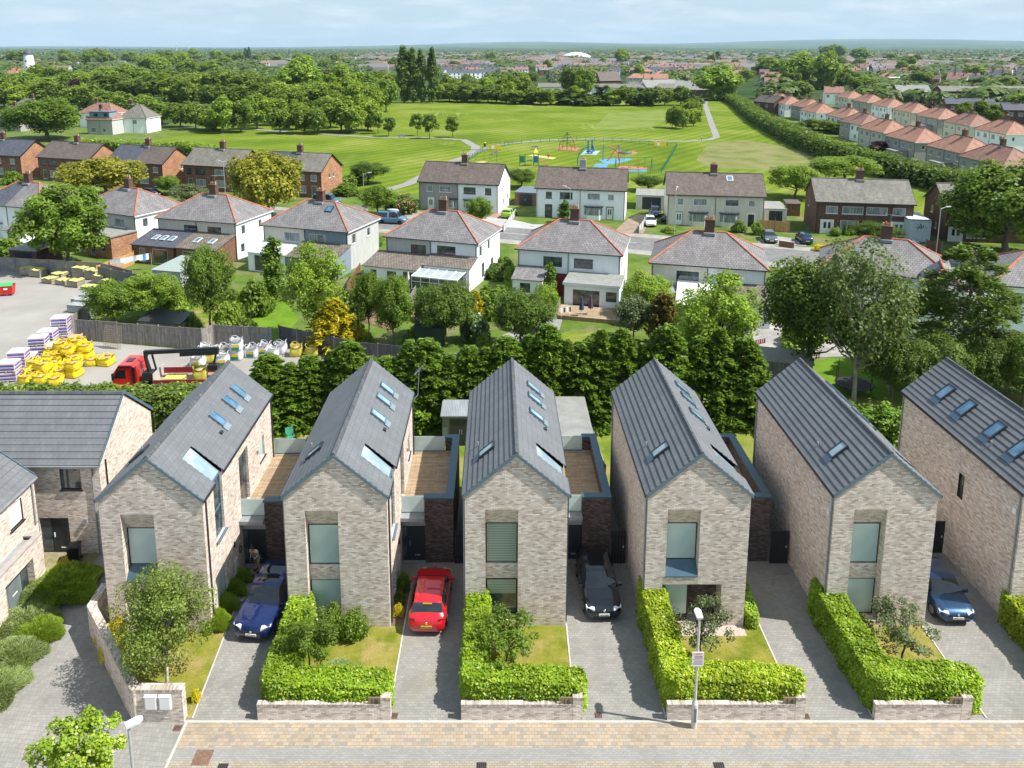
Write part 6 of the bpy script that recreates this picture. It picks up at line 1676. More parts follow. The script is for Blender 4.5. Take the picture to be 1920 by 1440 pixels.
for l, pts, h, m in (('pale wooden fence between the bright lawn and the shaded lawn', [(400, 640), (470, 575)], 1.4, WOODG), ('brown board fence beside the closed parasol', [(652, 560), (676, 520)], 1.8, WOODB),
        ('grey fence between the parasol terrace and the conservatory', [(757, 600), (780, 560)], 1.5, WOODG), ('light fence beside the bright green bush by the decking', [(1025, 650), (1050, 585)], 1.6, WOODG),
        ('fence beside the trampoline lawn at the right', [(1668, 740), (1640, 665)], 1.7, WOODG), ('timber fence behind the flat shed roof, right of the fourth gable house', [(1412, 745), (1372, 700)], 1.7, WOODG),
        ('brown fence beside the teal car drive', [(1735, 470), (1765, 475)], 1.6, WOODB), ('long pale fence beside the white car drive', [(1198, 438), (1222, 405)], 1.2, PALEG), ('white panelled fence along the pale drive', [(944, 436), (968, 402)], 1.1, PALEG),
        ('orange boarded fence right of the cream semi', [(1424, 432), (1480, 436)], 1.7, WOODO), ('brick-coloured fence left of the decking garden', [(1020, 660), (1023, 610)], 1.2, WOODB)):
    fence('garden_fence', l, [G(*q) for q in pts], h, m, group=GFE)
# near back gardens
fence('garden_fence', 'tall timber fence right of the felt-roofed shed', [(6.9, 45.6), (6.5, 54.)], 1.9, WOODG, group=GFE)
fence('garden_fence', 'timber fence between the gardens of the fourth and fifth gable houses', [(15.0, 46.2), (14.8, 54.)], 1.8, WOODG, group=GFE)
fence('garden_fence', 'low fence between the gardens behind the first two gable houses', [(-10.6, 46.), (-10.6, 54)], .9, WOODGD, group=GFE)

def shed(name, label, x, y, w, d, h, wall, roof, rz=0, lean=.25, door=True, group=None, over=.12):
    r = thing(name, label, 'shed', (x, y, 0), rz, group)
    b = MB(); b.prism([(0, 0), (w, 0), (w, h), (0, h)], 0, d); b.build('walls', wall, r)
    b = MB(); b.obox((-over, -over, h + .005), (w + 2 * over, 0, 0), (0, d + 2 * over, lean), (0, 0, .08)); b.face([(0, d, h), (w, d, h), (w, d, h + lean), (0, d, h + lean)]); b.build('roof', roof, r)
    if door:
        b = MB(); b.box(w * .2, w * .5 - .01, -.03, -.003, .05, h * .9); b.box(w * .5 + .01, w * .8, -.03, -.003, .05, h * .9); dr = b.build('door', ANTH if wall is not WOODB else WOODB, r)
        b = MB(); b.box(w * .5 - .1, w * .5 - .05, -.06, -.03, h * .4, h * .55); b.box(w * .5 + .05, w * .5 + .1, -.06, -.03, h * .4, h * .55); b.build('handle', LEAD, dr)
    return r
shed('metal_shed', 'grey metal shed with double doors behind the third gable house', -3.9, 51.6, 2.6, 2.2, 2.25, plain('grey_shed_metal', (.18, .20, .21), .5, .2), tiles('ribbed_metal_roof', (.25, .28, .3), (.27, .3, .32), w=.12, h=3., gap=.01), lean=.1)
shed('felt_shed', 'long shed with a grey felt roof right of the third gable house', 3.95, 46.4, 2.4, 7.4, 2.45, WOODB, FELT, lean=.15)
shed('garden_store', 'small white-topped garden store right of the fourth gable house', 12.6, 48.2, 1.6, 1.6, 1.5, UPVC, UPVC, rz=-.3, lean=.05)
shed('garden_shed', 'flat dark green shed below the round light tree', G(778, 650).x, G(778, 650).y, 2.6, 2., 2., plain('dark_green_paint', (.02, .05, .04), .6), plain('dark_green_roof', (.03, .06, .05), .7), rz=-.2)
shed('summerhouse', 'shed with a flat timber roof under the tree at the right of the conifers', G(1422, 720).x, G(1422, 720).y, 4.2, 2.4, 2.1, WOODG, plain('weathered_board_roof', (.3, .29, .26), .9), rz=-.25, door=False)
shed('solar_shed', 'low shed topped with two black panels beside the grey fence', G(262, 622).x, G(262, 622).y, 4.6, 2.2, 1.1, WOODG, plain('black_panel_roof', (.045, .05, .06), .35), rz=-.22, lean=.5, door=False)
shed('garage', 'blue-roofed garage left of the pale concrete drive', G(965, 385).x, G(965, 385).y, 4., 6., 2.4, REDB, plain('blue_grey_felt', (.12, .16, .19), .9), rz=-.28, lean=.05)
shed('garage', 'pair of old flat-roofed garages between the white and cream semis', G(1192, 392).x, G(1192, 392).y, 5.4, 6., 2.5, PALEG, FELT, rz=-.2, lean=.1)
shed('garage', 'cream block garage with a wide window right of the cream semi', G(1432, 425).x, G(1432, 425).y, 3.4, 6., 2.9, CREAM, FELT, rz=-.15, lean=.05)
shed('garden_shed', 'small brown shed beyond the orange boarded fence', G(1474, 405).x, G(1474, 405).y, 2.2, 2.4, 2.1, WOODB, BTILE, rz=-.15)
ga = shed('garage', 'pale blue painted garage with a dark leafy mural by the teal car', G(1703, 452).x, G(1703, 452).y, 2.9, 6., 3.2, plain('pale_blue_render', (.52, .60, .66), .8), DTILE, rz=-.2, lean=-.6, door=False)
rng = np.random.default_rng(5); c = MB()
for i in range(46):
    x = rng.normal(1.45, .42); z = rng.normal(2.2, .2); c.obox((x, -.012, z), (rng.uniform(.08, .16), 0, rng.uniform(-.05, .05)), (0, .008, 0), (rng.uniform(-.04, .04), 0, rng.uniform(.05, .1)))
c.build('mural', BLACKP, ga)
shed('garden_shed', 'small grey-roofed shed below the bright green bush', G(1003, 652).x, G(1003, 652).y, 2.2, 2., 1.9, WOODB, FELT, rz=-.2)
shed('outbuilding', 'rendered outbuilding with a flat roof behind the drooping tree', G(20, 500).x, G(20, 500).y, 4.4, 4., 2.3, BRNB, FELT, rz=-.25)
shed('outbuilding', 'ivy-clad pale garage behind the washing line', G(288, 545).x, G(288, 545).y, 3.8, 5.5, 2.5, plain('pale_blue_grey_block', (.38, .42, .44), .9), plain('grey_green_roof', (.26, .31, .29), .8), rz=-.25, door=False)
GL = 'lawns'
for nm, pts, m in (('lawn', [(318, 600), (380, 570), (420, 560), (425, 590), (395, 615), (330, 625)], LAWNB), ('lawn', [(430, 625), (480, 575), (535, 565), (560, 600), (520, 645), (420, 640)], LAWNG), ('lawn', [(745, 640), (790, 620), (815, 640), (800, 665), (750, 665)], LAWNB),
                   ('lawn', [(1030, 650), (1060, 622), (1140, 625), (1120, 665), (1030, 668)], LAWNB), ('lawn', [(1505, 680), (1560, 672), (1650, 690), (1690, 745), (1560, 745)], LAWNG), ('patio', [(1490, 640), (1580, 640), (1600, 668), (1500, 672)], FOOT),
                   ('patio', [(1380, 610), (1470, 605), (1500, 650), (1390, 665)], FOOT), ('patio', [(640, 590), (700, 560), (760, 585), (730, 620)], SOIL), ('patio', [(880, 660), (960, 620), (1020, 640), (1000, 680)], FOOT)):
    struct(nm, [G(*q) for q in pts], .03, m)
b = MB(); q = a6; 
o = MB(); o.box(6.0, 13.2, -8.3, -4.6, .0, .45); dk = o.build('decking', DECK); dk.location = q.location; dk.rotation_euler = q.rotation_euler; tag(dk, 'raised timber deck behind the flat-roofed extension', 'decking')

def parasol(x, y, h, label, mat, closed=True, z=0.):
    r = thing('parasol', label, 'parasol', (x, y, z))
    b = MB(); b.tube((0, 0, 0), (0, 0, h), .025, .02, 6); b.build('pole', UPVC, r)
    b = MB(); b.lathe([(.28, .7), (.2, h * .6), (.08, h * .95), (.0, h)] if closed else [(1.2, h * .8), (.6, h * .93), (0, h)], 8, sm=False); b.build('canopy', mat, r)
    return r
p = G(766, 545); parasol(p.x, p.y, 2.3, 'closed cream parasol outside the conservatory house', plain('cream_canvas', (.7, .66, .58), .9))
p = G(1090, 600); parasol(p.x, p.y, 2.1, 'closed dark blue parasol on the timber deck', plain('navy_canvas', (.04, .05, .14), .9), z=.46)
p = G(1107, 597); parasol(p.x, p.y, 2.1, 'closed purple-grey parasol at the right of the deck', plain('plum_canvas', (.09, .05, .09), .9), z=.46)
p = G(297, 592); parasol(p.x, p.y, 2.6, 'closed green parasol beside the solar panels', plain('sea_green_canvas', (.12, .32, .28), .9))
def airer(px, py, label, cols, z=0):
    p = G(px, py, z); r = thing('clothes_airer', label, 'clothes airer', p, .4)
    b = MB()
    for y in (-.3, .3): b.path([(-.6, y, 1.), (.6, y, 1.)], .012, 4)
    for x in np.linspace(-.6, .6, 7): b.tube((x, -.3, 1.), (x, .3, 1.), .008, None, 4)
    for x in (-.5, .5): b.tube((x, -.35, 0), (x, .35, 1.), .014, None, 4); b.tube((x, .35, 0), (x, -.35, 1.), .014, None, 4)
    b.build('frame', UPVC, r)
    for i, c in enumerate(cols):
        g = MB(); x = -.5 + i * 1. / max(1, len(cols) - 1); w = .1
        g.grid([[(x - w, -.32, 1.01), (x + w, -.32, 1.01)], [(x - w, -.36, .75), (x + w, -.33, .75)], [(x - w, -.33, .5), (x + w, -.37, .5)]]); g.build('laundry', c, r)
CW = plain('white_laundry', (.78, .78, .8), .9); CN = plain('navy_laundry', (.03, .03, .1), .9); CR_ = plain('red_laundry', (.45, .03, .08), .9); CB = plain('blue_laundry', (.06, .3, .6), .9)
airer(1058, 592, 'striped clothes airer at the left of the timber deck', [CW, CN, CW, CN], .46)
airer(1420, 652, 'clothes airer with red and dark clothes on the pale patio', [CN, CR_, CN, CR_, CN])
r = thing('washing_line', 'washing line hung with white and blue laundry by the orange fence', 'washing line', (0, 0, 0)); A, B = G(208, 515) + UP * 1.9, G(285, 505) + UP * 2.2
b = MB(); b.tube(A, B, .01, None, 4); b.tube(A, (A.x, A.y, 0), .05, None, 6); b.tube(B, (B.x, B.y, 0), .05, None, 6); b.build('line', LEAD, r)
d = (B - A).normalized()
for i in range(12):
    c = A + (B - A) * ((i + .8) / 13); w = .2; hh = random.uniform(.5, .95); g = MB(); g.grid([[c - d * w, c + d * w], [c - d * w * .95 - UP * hh * .5 + Vector((0, .04, 0)), c + d * w - UP * hh * .5], [c - d * w - UP * hh, c + d * w - UP * hh + Vector((0, -.03, 0))]]); g.build('laundry', random.choice([CW, CW, CW, CB, plain('grey_laundry', (.4, .42, .5), .9)]), r)
# green folding chair on the near lawn
def camp_chair(x, y, label, mat):
    r = thing('folding_chair', label, 'chair', (x, y, 0), .5)
    b = MB()
    for sx in (-.3, .3):
        b.tube((sx, -.28, 0), (-sx, .2, .5), .015, None, 5); b.tube((sx, .28, 0), (sx, .3, 1.), .015, None, 5); b.tube((sx, -.25, 0), (sx, -.25, .6), .015, None, 5); b.tube((sx, -.25, .6), (sx, .28, .62), .025, None, 5)
    b.build('frame', BLACKP, r)
    b = MB(); b.grid([[(-.3, -.25, .45), (0, -.25, .40), (.3, -.25, .45)], [(-.28, .2, .42), (0, .2, .36), (.28, .2, .42)]]); b.build('seat', mat, r)
    b = MB(); b.grid([[(-.29, .22, .42), (0, .25, .38), (.29, .22, .42)], [(-.31, .33, 1.), (0, .38, .95), (.31, .33, 1.)]]); b.build('backrest', mat, r)
p = G(545, 828); camp_chair(p.x, p.y, 'green folding camping chair on the lawn between the first two gable houses', plain('green_canvas', (.04, .26, .16), .8))
# trampoline under the right-hand trees
p = G(1600, 735); r = thing('trampoline', 'round netted trampoline on the lawn under the two dark trees', 'trampoline', (p.x, p.y, 0))
b = MB(); b.lathe([(1.5, .75), (1.5, .8), (1.35, .8)], 20); b.build('frame', BLACKP, r); b = MB(); b.lathe([(1.35, .78), (0, .77)], 20); b.build('mat', plain('black_mesh', (.02, .02, .02), .8), r)
for i in range(6):
    a_ = i * pi / 3; b = MB(); b.tube((1.5 * cos(a_), 1.5 * sin(a_), 0), (1.5 * cos(a_), 1.5 * sin(a_), 2.4), .025, None, 6); b.build('leg', GUTB, r)
# aerial on the second house
r = MB(); r.path([(-5.15, 45.0, 6.7), (-4.9, 45.1, 6.9), (-4.8, 45.1, 8.5)], .025, 6); r.path([(-5.0, 44.6, 8.5), (-4.6, 45.7, 8.6)], .015, 4)
for i in range(6): r.tube((-5.1 + i * .09, 44.8 + i * .16, 8.3), (-4.9 + i * .09, 44.8 + i * .16, 8.75), .01, None, 4)
ao = r.build('tv_aerial', LEAD); ao.parent = HOUSES[1]; ao.matrix_parent_inverse = Matrix.Translation((-HX[1], -33.8, 0))
# ------------------------------------------------------------------ builders' yard
struct('yard', [(-75, 57), (-1, 57), (1, 63), (-13, 66.6), (-20.8, 70.7), (-27.2, 70.8), (-27.8, 69.4), (-41, 72.1), (-46, 90), (-48, 95), (-58, 97), (-90, 104)], .02, plain('yard_concrete', (.28, .265, .245), .9, 0, .12, .25))
BAGY = plain('yellow_bag_fabric', (.78, .60, .015), .65, 0, .12, 4.); BAGW = plain('white_bag_fabric', (.62, .64, .68), .7, 0, .1); BAGD = plain('dirty_yellow_bag', (.48, .42, .06), .8, 0, .2)
SAND = plain('sand_fill', (.45, .3, .16), 1., 0, .2); GRN = plain('green_print', (.02, .2, .14), .7); YPR = plain('yellow_print', (.65, .48, .03), .7)
def bag_mesh(seed, full=True, s=.5, h=.85):
    rg = np.random.default_rng(seed); rows = []
    n = 16
    for k, z in enumerate((0, .04, .25, .5, .75, .95, 1.06)):
        row = []
        for i in range(n):
            a = 2 * pi * i / n + pi / 4; q = 1 / max(abs(cos(a)), abs(sin(a))) ** .97
            bul = (1.0 + .07 * sin(z * pi) - (.1 if k == 5 else 0)) * (.93 if k in (0,) else 1)
            rr = s * q * bul * (1 + rg.normal() * .035)
            zz = z * h + (max(0, q - 1.15) * .9 if k >= 5 else 0) + (rg.normal() * .05 if k >= 5 else 0)
            row.append((rr * cos(a), rr * sin(a), zz))
        rows.append(row)
    b = MB(); b.grid(rows, closed=True); b.face(rows[0][::-1]); return b, rows
BM = []
for sd in range(4):
    b, rows = bag_mesh(sd); f = MB(); f.lathe([(.5, h_ := .72), (.3, .82), (0, .86)], 12)
    t = MB()
    for i in (1, 5, 9, 13): p = Vector(rows[-1][i]); q = Vector(rows[-1][(i + 3) % 16]); m = (p + q) / 2 + UP * .16; t.path([p, m, q], .022, 5)
    BM.append((b, f, t))
BAGC = {}
def bulk_bag(x, y, z, rz, label, mat, seed, group, logo=False, sc=1.):
    r = thing('bulk_bag', label, 'bag', (x, y, z), rz, group, (sc, sc, sc))
    k = (seed % 4, mat.name)
    if k not in BAGC:
        b, f, t = BM[seed % 4]; BAGC[k] = (b.mesh('bag', mat), f.mesh('fill', SAND if mat is not BAGW else CONCD), t.mesh('handles', mat))
    link('bag_body', BAGC[k][0], r); link('fill', BAGC[k][1], r); link('handle_loops', BAGC[k][2], r)
    if logo:
        p = MB(); p.box(-.34, .34, -.60, -.585, .42, .66); p.build('yellow_print', YPR, r); p = MB(); p.box(-.34, .34, -.60, -.585, .12, .42); p.build('green_print', GRN, r)
    return r
GY = 'yellow bulk bags heaped in the builders\' yard'
ys_ = [  # px, py of the base, stacked?
 (52, 718, 0), (78, 718, 0), (105, 720, 0), (62, 706, 0), (88, 704, 0), (115, 706, 0), (75, 692, 0), (100, 690, 0), (125, 694, 0), (92, 678, 0), (112, 676, 0), (100, 664, 0), (122, 662, 0), (148, 664, 0), (140, 680, 0), (162, 672, 0), (148, 664, 1), (162, 672, 1), (174, 684, 0), (200, 684, 0), (140, 706, 0), (140, 706, 1), (130, 676, 1), (118, 668, 1), (66, 690, 0), (84, 708, 1)]
names_y = ['front left corner bag of the yellow heap', 'yellow bag, second along the front edge of the heap', 'yellow bag at the front right of the heap, loops fallen open', 'yellow bag just behind the front left corner of the heap', 'yellow bag in the second rank of the heap', 'yellow bag behind the front right of the heap', 'yellow bag low in the middle of the heap', 'yellow bag at the centre of the heap', 'yellow bag on the right flank of the heap', 'yellow bag in the rear half of the heap', 'yellow bag behind the centre of the heap', 'yellow bag beside the standing pallet at the back', 'yellow bag at the back by the tall white pallet stack', 'lower yellow bag under a full one by the grey fence', 'yellow bag in the right middle of the heap', 'lower bag of the tallest rear pair', 'upper yellow bag next to the leaning trellis', 'upper bag of the tallest rear pair', 'short yellow bag, left of the separate pair', 'yellow bag standing furthest right of the heap', 'lower bag of the two-high stack on the right', 'upper bag of the two-high stack on the right', 'yellow bag on top at the rear middle', 'crumpled yellow bag on top at the back', 'yellow bag at the left rear of the heap', 'yellow bag lying on top near the front']
for i, ((px, py, st), nm) in enumerate(zip(ys_, names_y)):
    p = G(px, py); r = bulk_bag(p.x, p.y, .02 + .68 * st, random.uniform(-.25, .25), nm, BAGY, i, GY, sc=random.uniform(.9, 1.05)); r.scale.z *= .78
GW = 'white bulk bags along the grey fence'
for i, (px, py, st, m, nm) in enumerate(((385, 668, 0, BAGW, 'white printed bag behind the lorry crane'), (372, 687, 0, BAGW, 'white and green bag standing beside the lorry bed'), (392, 680, 0, BAGD, 'dirty yellow bag right of the white one beside the lorry'), (420, 668, 0, BAGW, 'white bag with loops up under the crane arm tip'), (418, 684, 0, BAGW, 'small white bag below the crane arm tip'),
        (445, 673, 0, BAGW, 'lower white bag of the printed pair by the fence'), (445, 673, 1, BAGW, 'upper white bag of the printed pair by the fence'), (474, 668, 0, BAGW, 'white and yellow printed bag in the middle of the fence row'), (497, 664, 0, BAGW, 'tallest white bag with raised corners'), (526, 662, 0, BAGW, 'plain blue-white bag right of the printed ones'),
        (555, 668, 0, BAGD, 'dirty yellow bag left of the pair behind the conifers'), (585, 668, 0, BAGD, 'dirty yellow bag at the right of the fence row'), (510, 674, 0, BAGW, 'half-hidden white bag behind the conifer tops'))):
    p = G(px, py); bulk_bag(p.x, p.y + (0 if m is BAGW else .2), .02 + .9 * st, random.uniform(-.15, .15), nm, m, i, GW, logo=(m is BAGW and 'plain' not in nm))
WRAP = plain('white_shrink_wrap', (.72, .74, .78), .35, 0, .06); PBL = plain('blue_print', (.05, .09, .35), .6); PRD = plain('red_print', (.55, .08, .1), .6); PALW = plain('pallet_wood', (.42, .31, .19), .9, 0, .2)
PROTO_PAL = None
def pallet_stack(x, y, z, rz, label, group):
    global PROTO_PAL
    if PROTO_PAL is None:
        A = MB()
        for i in range(5): A.box(-.6 + i * .26, -.44 + i * .26, -.5, .5, .11, .13)
        for xx in (-.6, -.05, .5): A.box(xx, xx + .1, -.5, .5, 0, .11)
        B = MB(); B.box(-.58, .58, -.48, .48, .13, .80); B.box(-.5, .5, -.4, .4, .8, .84)
        C = MB(); D = MB()
        for z0 in (.2, .5):
            C.box(-.54, .54, -.487, -.481, z0, z0 + .14); C.box(.581, .587, -.44, .44, z0, z0 + .14); D.box(-.54, .54, -.487, -.481, z0 + .17, z0 + .22); D.box(.581, .587, -.44, .44, z0 + .17, z0 + .22)
        PROTO_PAL = [(n, m.mesh(n, t)) for n, m, t in (('pallet', A, PALW), ('wrapped_load', B, WRAP), ('blue_print', C, PBL), ('red_print', D, PRD))]
    r = thing('wrapped_pallet', label, 'pallet', (x, y, z), rz, group, (1.25, 1.25, 1.))
    for n, me in PROTO_PAL: link(n, me, r)
GP = 'shrink-wrapped pallets stacked in the yard'
for px, py, hgt, nm in ((20, 712, 2, 'stack nearest the hedge'), (8, 705, 1, 'stack cut by the left edge'), (38, 690, 2, 'second stack from the hedge'), (52, 680, 1, 'low stack behind the second one'), (75, 662, 2, 'stack left of the yellow heap'), (92, 650, 2, 'stack behind the one left of the yellow heap'), (103, 660, 1, 'single layer beside the tall stack'), (118, 640, 3, 'tallest stack by the fence corner')):
    p = G(px, py)
    for k in range(hgt): pallet_stack(p.x, p.y, -0.0 + .02 + k * .86, .15 + random.uniform(-.05, .05), 'white wrapped pallet, %s of the %s' % (('only layer' if hgt == 1 else ['bottom', 'top' if hgt == 2 else 'middle', 'top'][k] + ' layer'), nm), GP)
FLAG = tiles('stacked_flagstones', (.30, .27, .21), (.40, .36, .28), w=.9, h=.09, gap=.012, dark=.4); FLAGT = plain('yellow_strapping_wrap', (.52, .50, .16), .6, 0, .35, 2.)
GFL = 'pallets of paving along the concrete fence'
for px, py, w, h, nm in ((55, 515, 1.6, .9, 'mossy paving pallet nearest the left edge'), (72, 518, 1.7, .9, 'mossy paving pallet, second along the fence'), (95, 530, 1.5, .6, 'low paving pallet in the fence shade'), (120, 533, 1.5, .6, 'paving pallet with yellow straps in the front row'), (143, 537, 1.5, .8, 'squarest front paving pallet in full sun'), (113, 521, 1.5, .6, 'green-topped paving pallet behind the front row'),
                        (153, 520, 1.7, 1.3, 'tall paving pallet against the fence'), (176, 523, 1.7, 1.2, 'tall paving pallet right of the tallest'), (190, 530, 1.6, 1.0, 'paving pallet partly behind the round green tree'), (168, 542, 1.5, .4, 'lowest paving pallet standing alone in front'), (186, 545, 1.5, .5, 'low yellow-topped paving pallet by the tree'), (205, 537, 1.5, .8, 'white-topped paving pallet under the tree')):
    p = G(px, py); r = thing('paving_pallet', nm, 'pallet', (p.x, p.y, .02), -.25, GFL)
    b = MB(); b.box(-w / 2, w / 2, -.6, .6, .12, h, skip='t'); b.build('paving_stack', FLAG, r)
    b = MB(); rg = np.random.default_rng(px); b.grid([[(-w / 2 - .02 + (w + .04) * i / 5, -.62 + 1.24 * j / 3, h + .03 + .05 * rg.normal()) for i in range(6)] for j in range(4)], sm=False); b.build('wrap', FLAGT, r)
    b = MB(); [b.box(xx, xx + .12, -.6, .6, 0, .12) for xx in (-w / 2, -.06, w / 2 - .12)]; b.build('pallet', PALW, r)
GCB = 'concrete products stacked by the fence corner'
for px, py, w, d, h, nm in ((150, 585, 2.2, 1.1, .9, 'grey concrete stack by the fence corner'), (165, 577, 2.4, 1.2, 1.0, 'longer concrete stack behind the corner one'), (148, 572, 1.2, .9, .8, 'small block stack at the back of the yard corner'), (172, 565, 2.4, 1., .8, 'flat concrete stack beneath the round green tree')):
    p = G(px, py); r = thing('block_stack', nm, 'concrete stack', (p.x, p.y, .02), -.2, GCB)
    b = MB(); b.box(-w / 2, w / 2, -d / 2, d / 2, .1, h); b.build('blocks', tiles('stacked_concrete', (.3, .31, .31), (.4, .41, .41), w=.5, h=.2, gap=.015) if 'stacked_concrete' not in MATS else MATS['stacked_concrete'], r)
    b = MB(); [b.box(xx, xx + .12, -d / 2, d / 2, 0, .1) for xx in (-w / 2, w / 2 - .12)]; b.build('pallet', PALW, r)
p = G(135, 652); r = thing('empty_pallets', 'pile of empty pallets beside the tallest wrapped stack', 'pallets', (p.x, p.y, .02)); b = MB()
for k in range(9): b.box(-.1, .9, -.5, .5, k * .14, k * .14 + .03); b.box(-.1, 0, -.5, .5, k * .14 + .03, k * .14 + .14); b.box(.8, .9, -.5, .5, k * .14 + .03, k * .14 + .14)
b.build('boards', PALW, r)
p = G(210, 655); r = thing('trellis', 'grey lattice panel leaning on the tall board fence', 'trellis', (p.x, p.y, .02), -.1); b = MB()
for i in range(11): x = i * .17 - .85; b.tube((x, 0, 0), (x, .5, 2.1), .018, None, 4)
for j in range(13): t = j / 12; b.tube((-.85, .5 * t, 2.1 * t), (.85, .5 * t, 2.1 * t), .018, None, 4)
b.build('lattice', plain('trellis_wood', (.22, .19, .16), .95), r)
p = G(15, 553); r = thing('red_skip_bin', 'red four-wheeled waste container with a green lid', 'waste container', (p.x, p.y, .02), .25)
b = MB(); b.grid([[(-.62, -.5, .2), (.62, -.5, .2), (.62, .5, .2), (-.62, .5, .2)], [(-.72, -.6, 1.2), (.72, -.6, 1.2), (.72, .6, 1.2), (-.72, .6, 1.2)]], closed=True, sm=False); b.build('container_body', plain('red_plastic', (.6, .02, .02), .45), r)
b = MB(); b.grid([[(-.75, -.63, 1.2), (.75, -.63, 1.2)], [(-.75, -.5, 1.32), (.75, -.5, 1.32)], [(-.72, .2, 1.42), (.72, .2, 1.42)], [(-.72, .6, 1.3), (.72, .6, 1.3)]]); b.build('lid', plain('green_plastic', (.05, .4, .1), .45), r)
for sx in (-.5, .5):
    for sy in (-.4, .4): b = MB(); b.tube((sx - .04, sy, .1), (sx + .04, sy, .1), .1, None, 10); b.build('wheel', BLACKP, r)
b = MB(); b.box(-.2, .2, -.6, -.585, .75, .95); b.build('sticker', UPVC, r)
# lorry with loader crane
LR = carpaint('red_lorry_paint', (.58, .015, .01), .0); DR = plain('dark_red_sideboards', (.25, .01, .02), .5)
p = G(300, 722); r = thing('crane_lorry', 'red lorry with a folded black loader crane and open bed', 'lorry', (p.x, p.y - 2.2, .02), radians(2), scale=(.92, .92, .9))
b = MB(); b.prism([(-2.9, .7), (-1.0, .7), (-1.0, 2.75), (-1.35, 3.0), (-2.4, 3.0), (-2.95, 2.2), (-3.05, 1.4)][::1], 0, 2.35); cab = b.build('cab', LR, r)
for yy in (-.004, 2.354):
    b = MB(); b.face([(-2.85, yy, 1.75), (-1.85, yy, 1.75), (-1.85, yy, 2.55), (-2.6, yy, 2.55)][::1 if yy < 0 else -1]); b.build('side_window', CGL, cab)
b = MB(); b.face([(-3.03, .15, 1.55), (-3.03, 2.2, 1.55), (-2.55, 2.2, 2.75), (-2.55, .15, 2.75)][::-1]); b.v = [(x - .02, y, z) for x, y, z in b.v]; b.build('windscreen', CGL, cab)
b = MB(); b.box(-2.1, -1.5, .8, 1.6, 3.0, 3.06); b.build('roof_hatch', ANTH, cab)
b = MB(); b.box(-2.4, -1.3, -.05, .1, 2.75, 2.9); b.box(-1.25, -1.0, -.06, .3, 1.3, 2.8); b.build('air_duct', BLACKP, cab)
b = MB(); b.box(-2.95, -2.8, -.3, -.05, 1.7, 2.3); b.build('wing_mirror', BLACKP, cab)
b = MB(); b.box(-2.7, -1.75, -.03, -.005, .95, 1.15); b.build('yellow_lettering_strip', YPR, cab)
b = MB(); b.box(-1., 6.2, .3, 2.1, .75, 1.0); b.build('chassis', BLACKP, r)
b = MB(); b.box(.55, 6.2, -.05, 2.4, 1.05, 1.2); bd = b.build('bed', plain('worn_bed_boards', (.3, .24, .19), .9, 0, .2), r)
b = MB(); b.box(.55, 6.2, 2.34, 2.4, 1.2, 1.75); b.box(.55, 6.2, -.05, .0, 1.2, 1.55); b.build('sideboard', DR, r)
b = MB(); b.box(.5, .56, -.02, 2.38, 1.05, 2.1); b.build('headboard', plain('pale_headboard', (.45, .42, .4), .6), r)
for xx in (-2.2, 3.6, 4.8):
    for yy in (.15, 2.2):
        b = MB(); b.tube((xx, yy - .16, .5), (xx, yy + .16, .5), .5, None, 18); w = b.build('wheel', TYRE, r); b = MB(); b.tube((xx, yy - .17, .5), (xx, yy + .17, .5), .25, None, 12); b.build('hub', RIM, w)
b = MB(); b.box(-.7, .3, .7, 1.7, .9, 1.9); b.tube((-.2, 1.2, 1.8), (-.5, 1.2, 3.3), .22, .16, 8); b.tube((-.5, 1.2, 3.3), (-.35, 1.2, 3.75), .2, None, 8); b.tube((.4, 1.2, 1.9), (.1, 1.2, 3.5), .09, None, 6)
b.obox((-.6, 1.05, 3.55), (6.6, 0, .25), (0, .34, 0), (0, 0, .34)); b.obox((2.6, 1.0, 3.35), (3.4, 0, .15), (0, .44, 0), (0, 0, .42)); b.tube((5.8, 1.2, 3.7), (5.5, 1.2, 2.3), .1, None, 6); b.box(5.0, 5.9, .9, 1.5, 2.0, 2.5)
for i in range(8): b.tube((-.9 + .16 * i, .6, 1.0), (-.6 + .1 * i, .9, 2.2 - .1 * i), .035, None, 5)
b.build('loader_crane', plain('black_crane_steel', (.02, .022, .024), .4), r)
b = MB()
for i in range(5): b.box(1.2 + i * .36, 1.5 + i * .36, .5, 1.7, 1.2, 1.42)
tag(b.build('cement_bags', plain('yellow_paper_bags', (.62, .55, .12), .8)), 'yellow sacks lying on the lorry bed', 'sacks'); s = COL.objects['cement_bags']; s.location = r.location; s.rotation_euler = r.rotation_euler; s.scale = r.scale
bulk_bag(r.location.x + 3.9, r.location.y + 1.1, 1.1, .2, 'dull yellow bulk bag standing on the lorry bed', BAGD, 2, GY)

# ------------------------------------------------------------------ conifers behind the gable houses
GL_ = 'row of conifers behind the gable houses'
rg = random.Random(3)
ORD = ['first', 'second', 'third', 'fourth', 'fifth', 'sixth', 'seventh', 'eighth', 'ninth', 'tenth', 'eleventh', 'twelfth', 'thirteenth', 'fourteenth', 'fifteenth', 'sixteenth', 'seventeenth', 'eighteenth', 'nineteenth', 'twentieth', 'twenty-first', 'twenty-second', 'twenty-third', 'twenty-fourth', 'twenty-fifth', 'twenty-sixth']
n = 25
for i in range(n):
    x = -17.2 + i * 1.49 + rg.uniform(-.3, .3)
    h = 5.3 + .5 * min(i, 4) / 4 + (1.1 if i > 13 else .3 if i > 7 else 0) + rg.uniform(-.9, .7)
    tree(('leylandii', 'leylandii_b')[i % 2], (x, 55.8 + rg.uniform(-.3, .4), 0), h, rg.uniform(4.2, 5.4), 'conifer in the row behind the gable houses, %s from the left' % ORD[i], name='conifer', group=GL_)
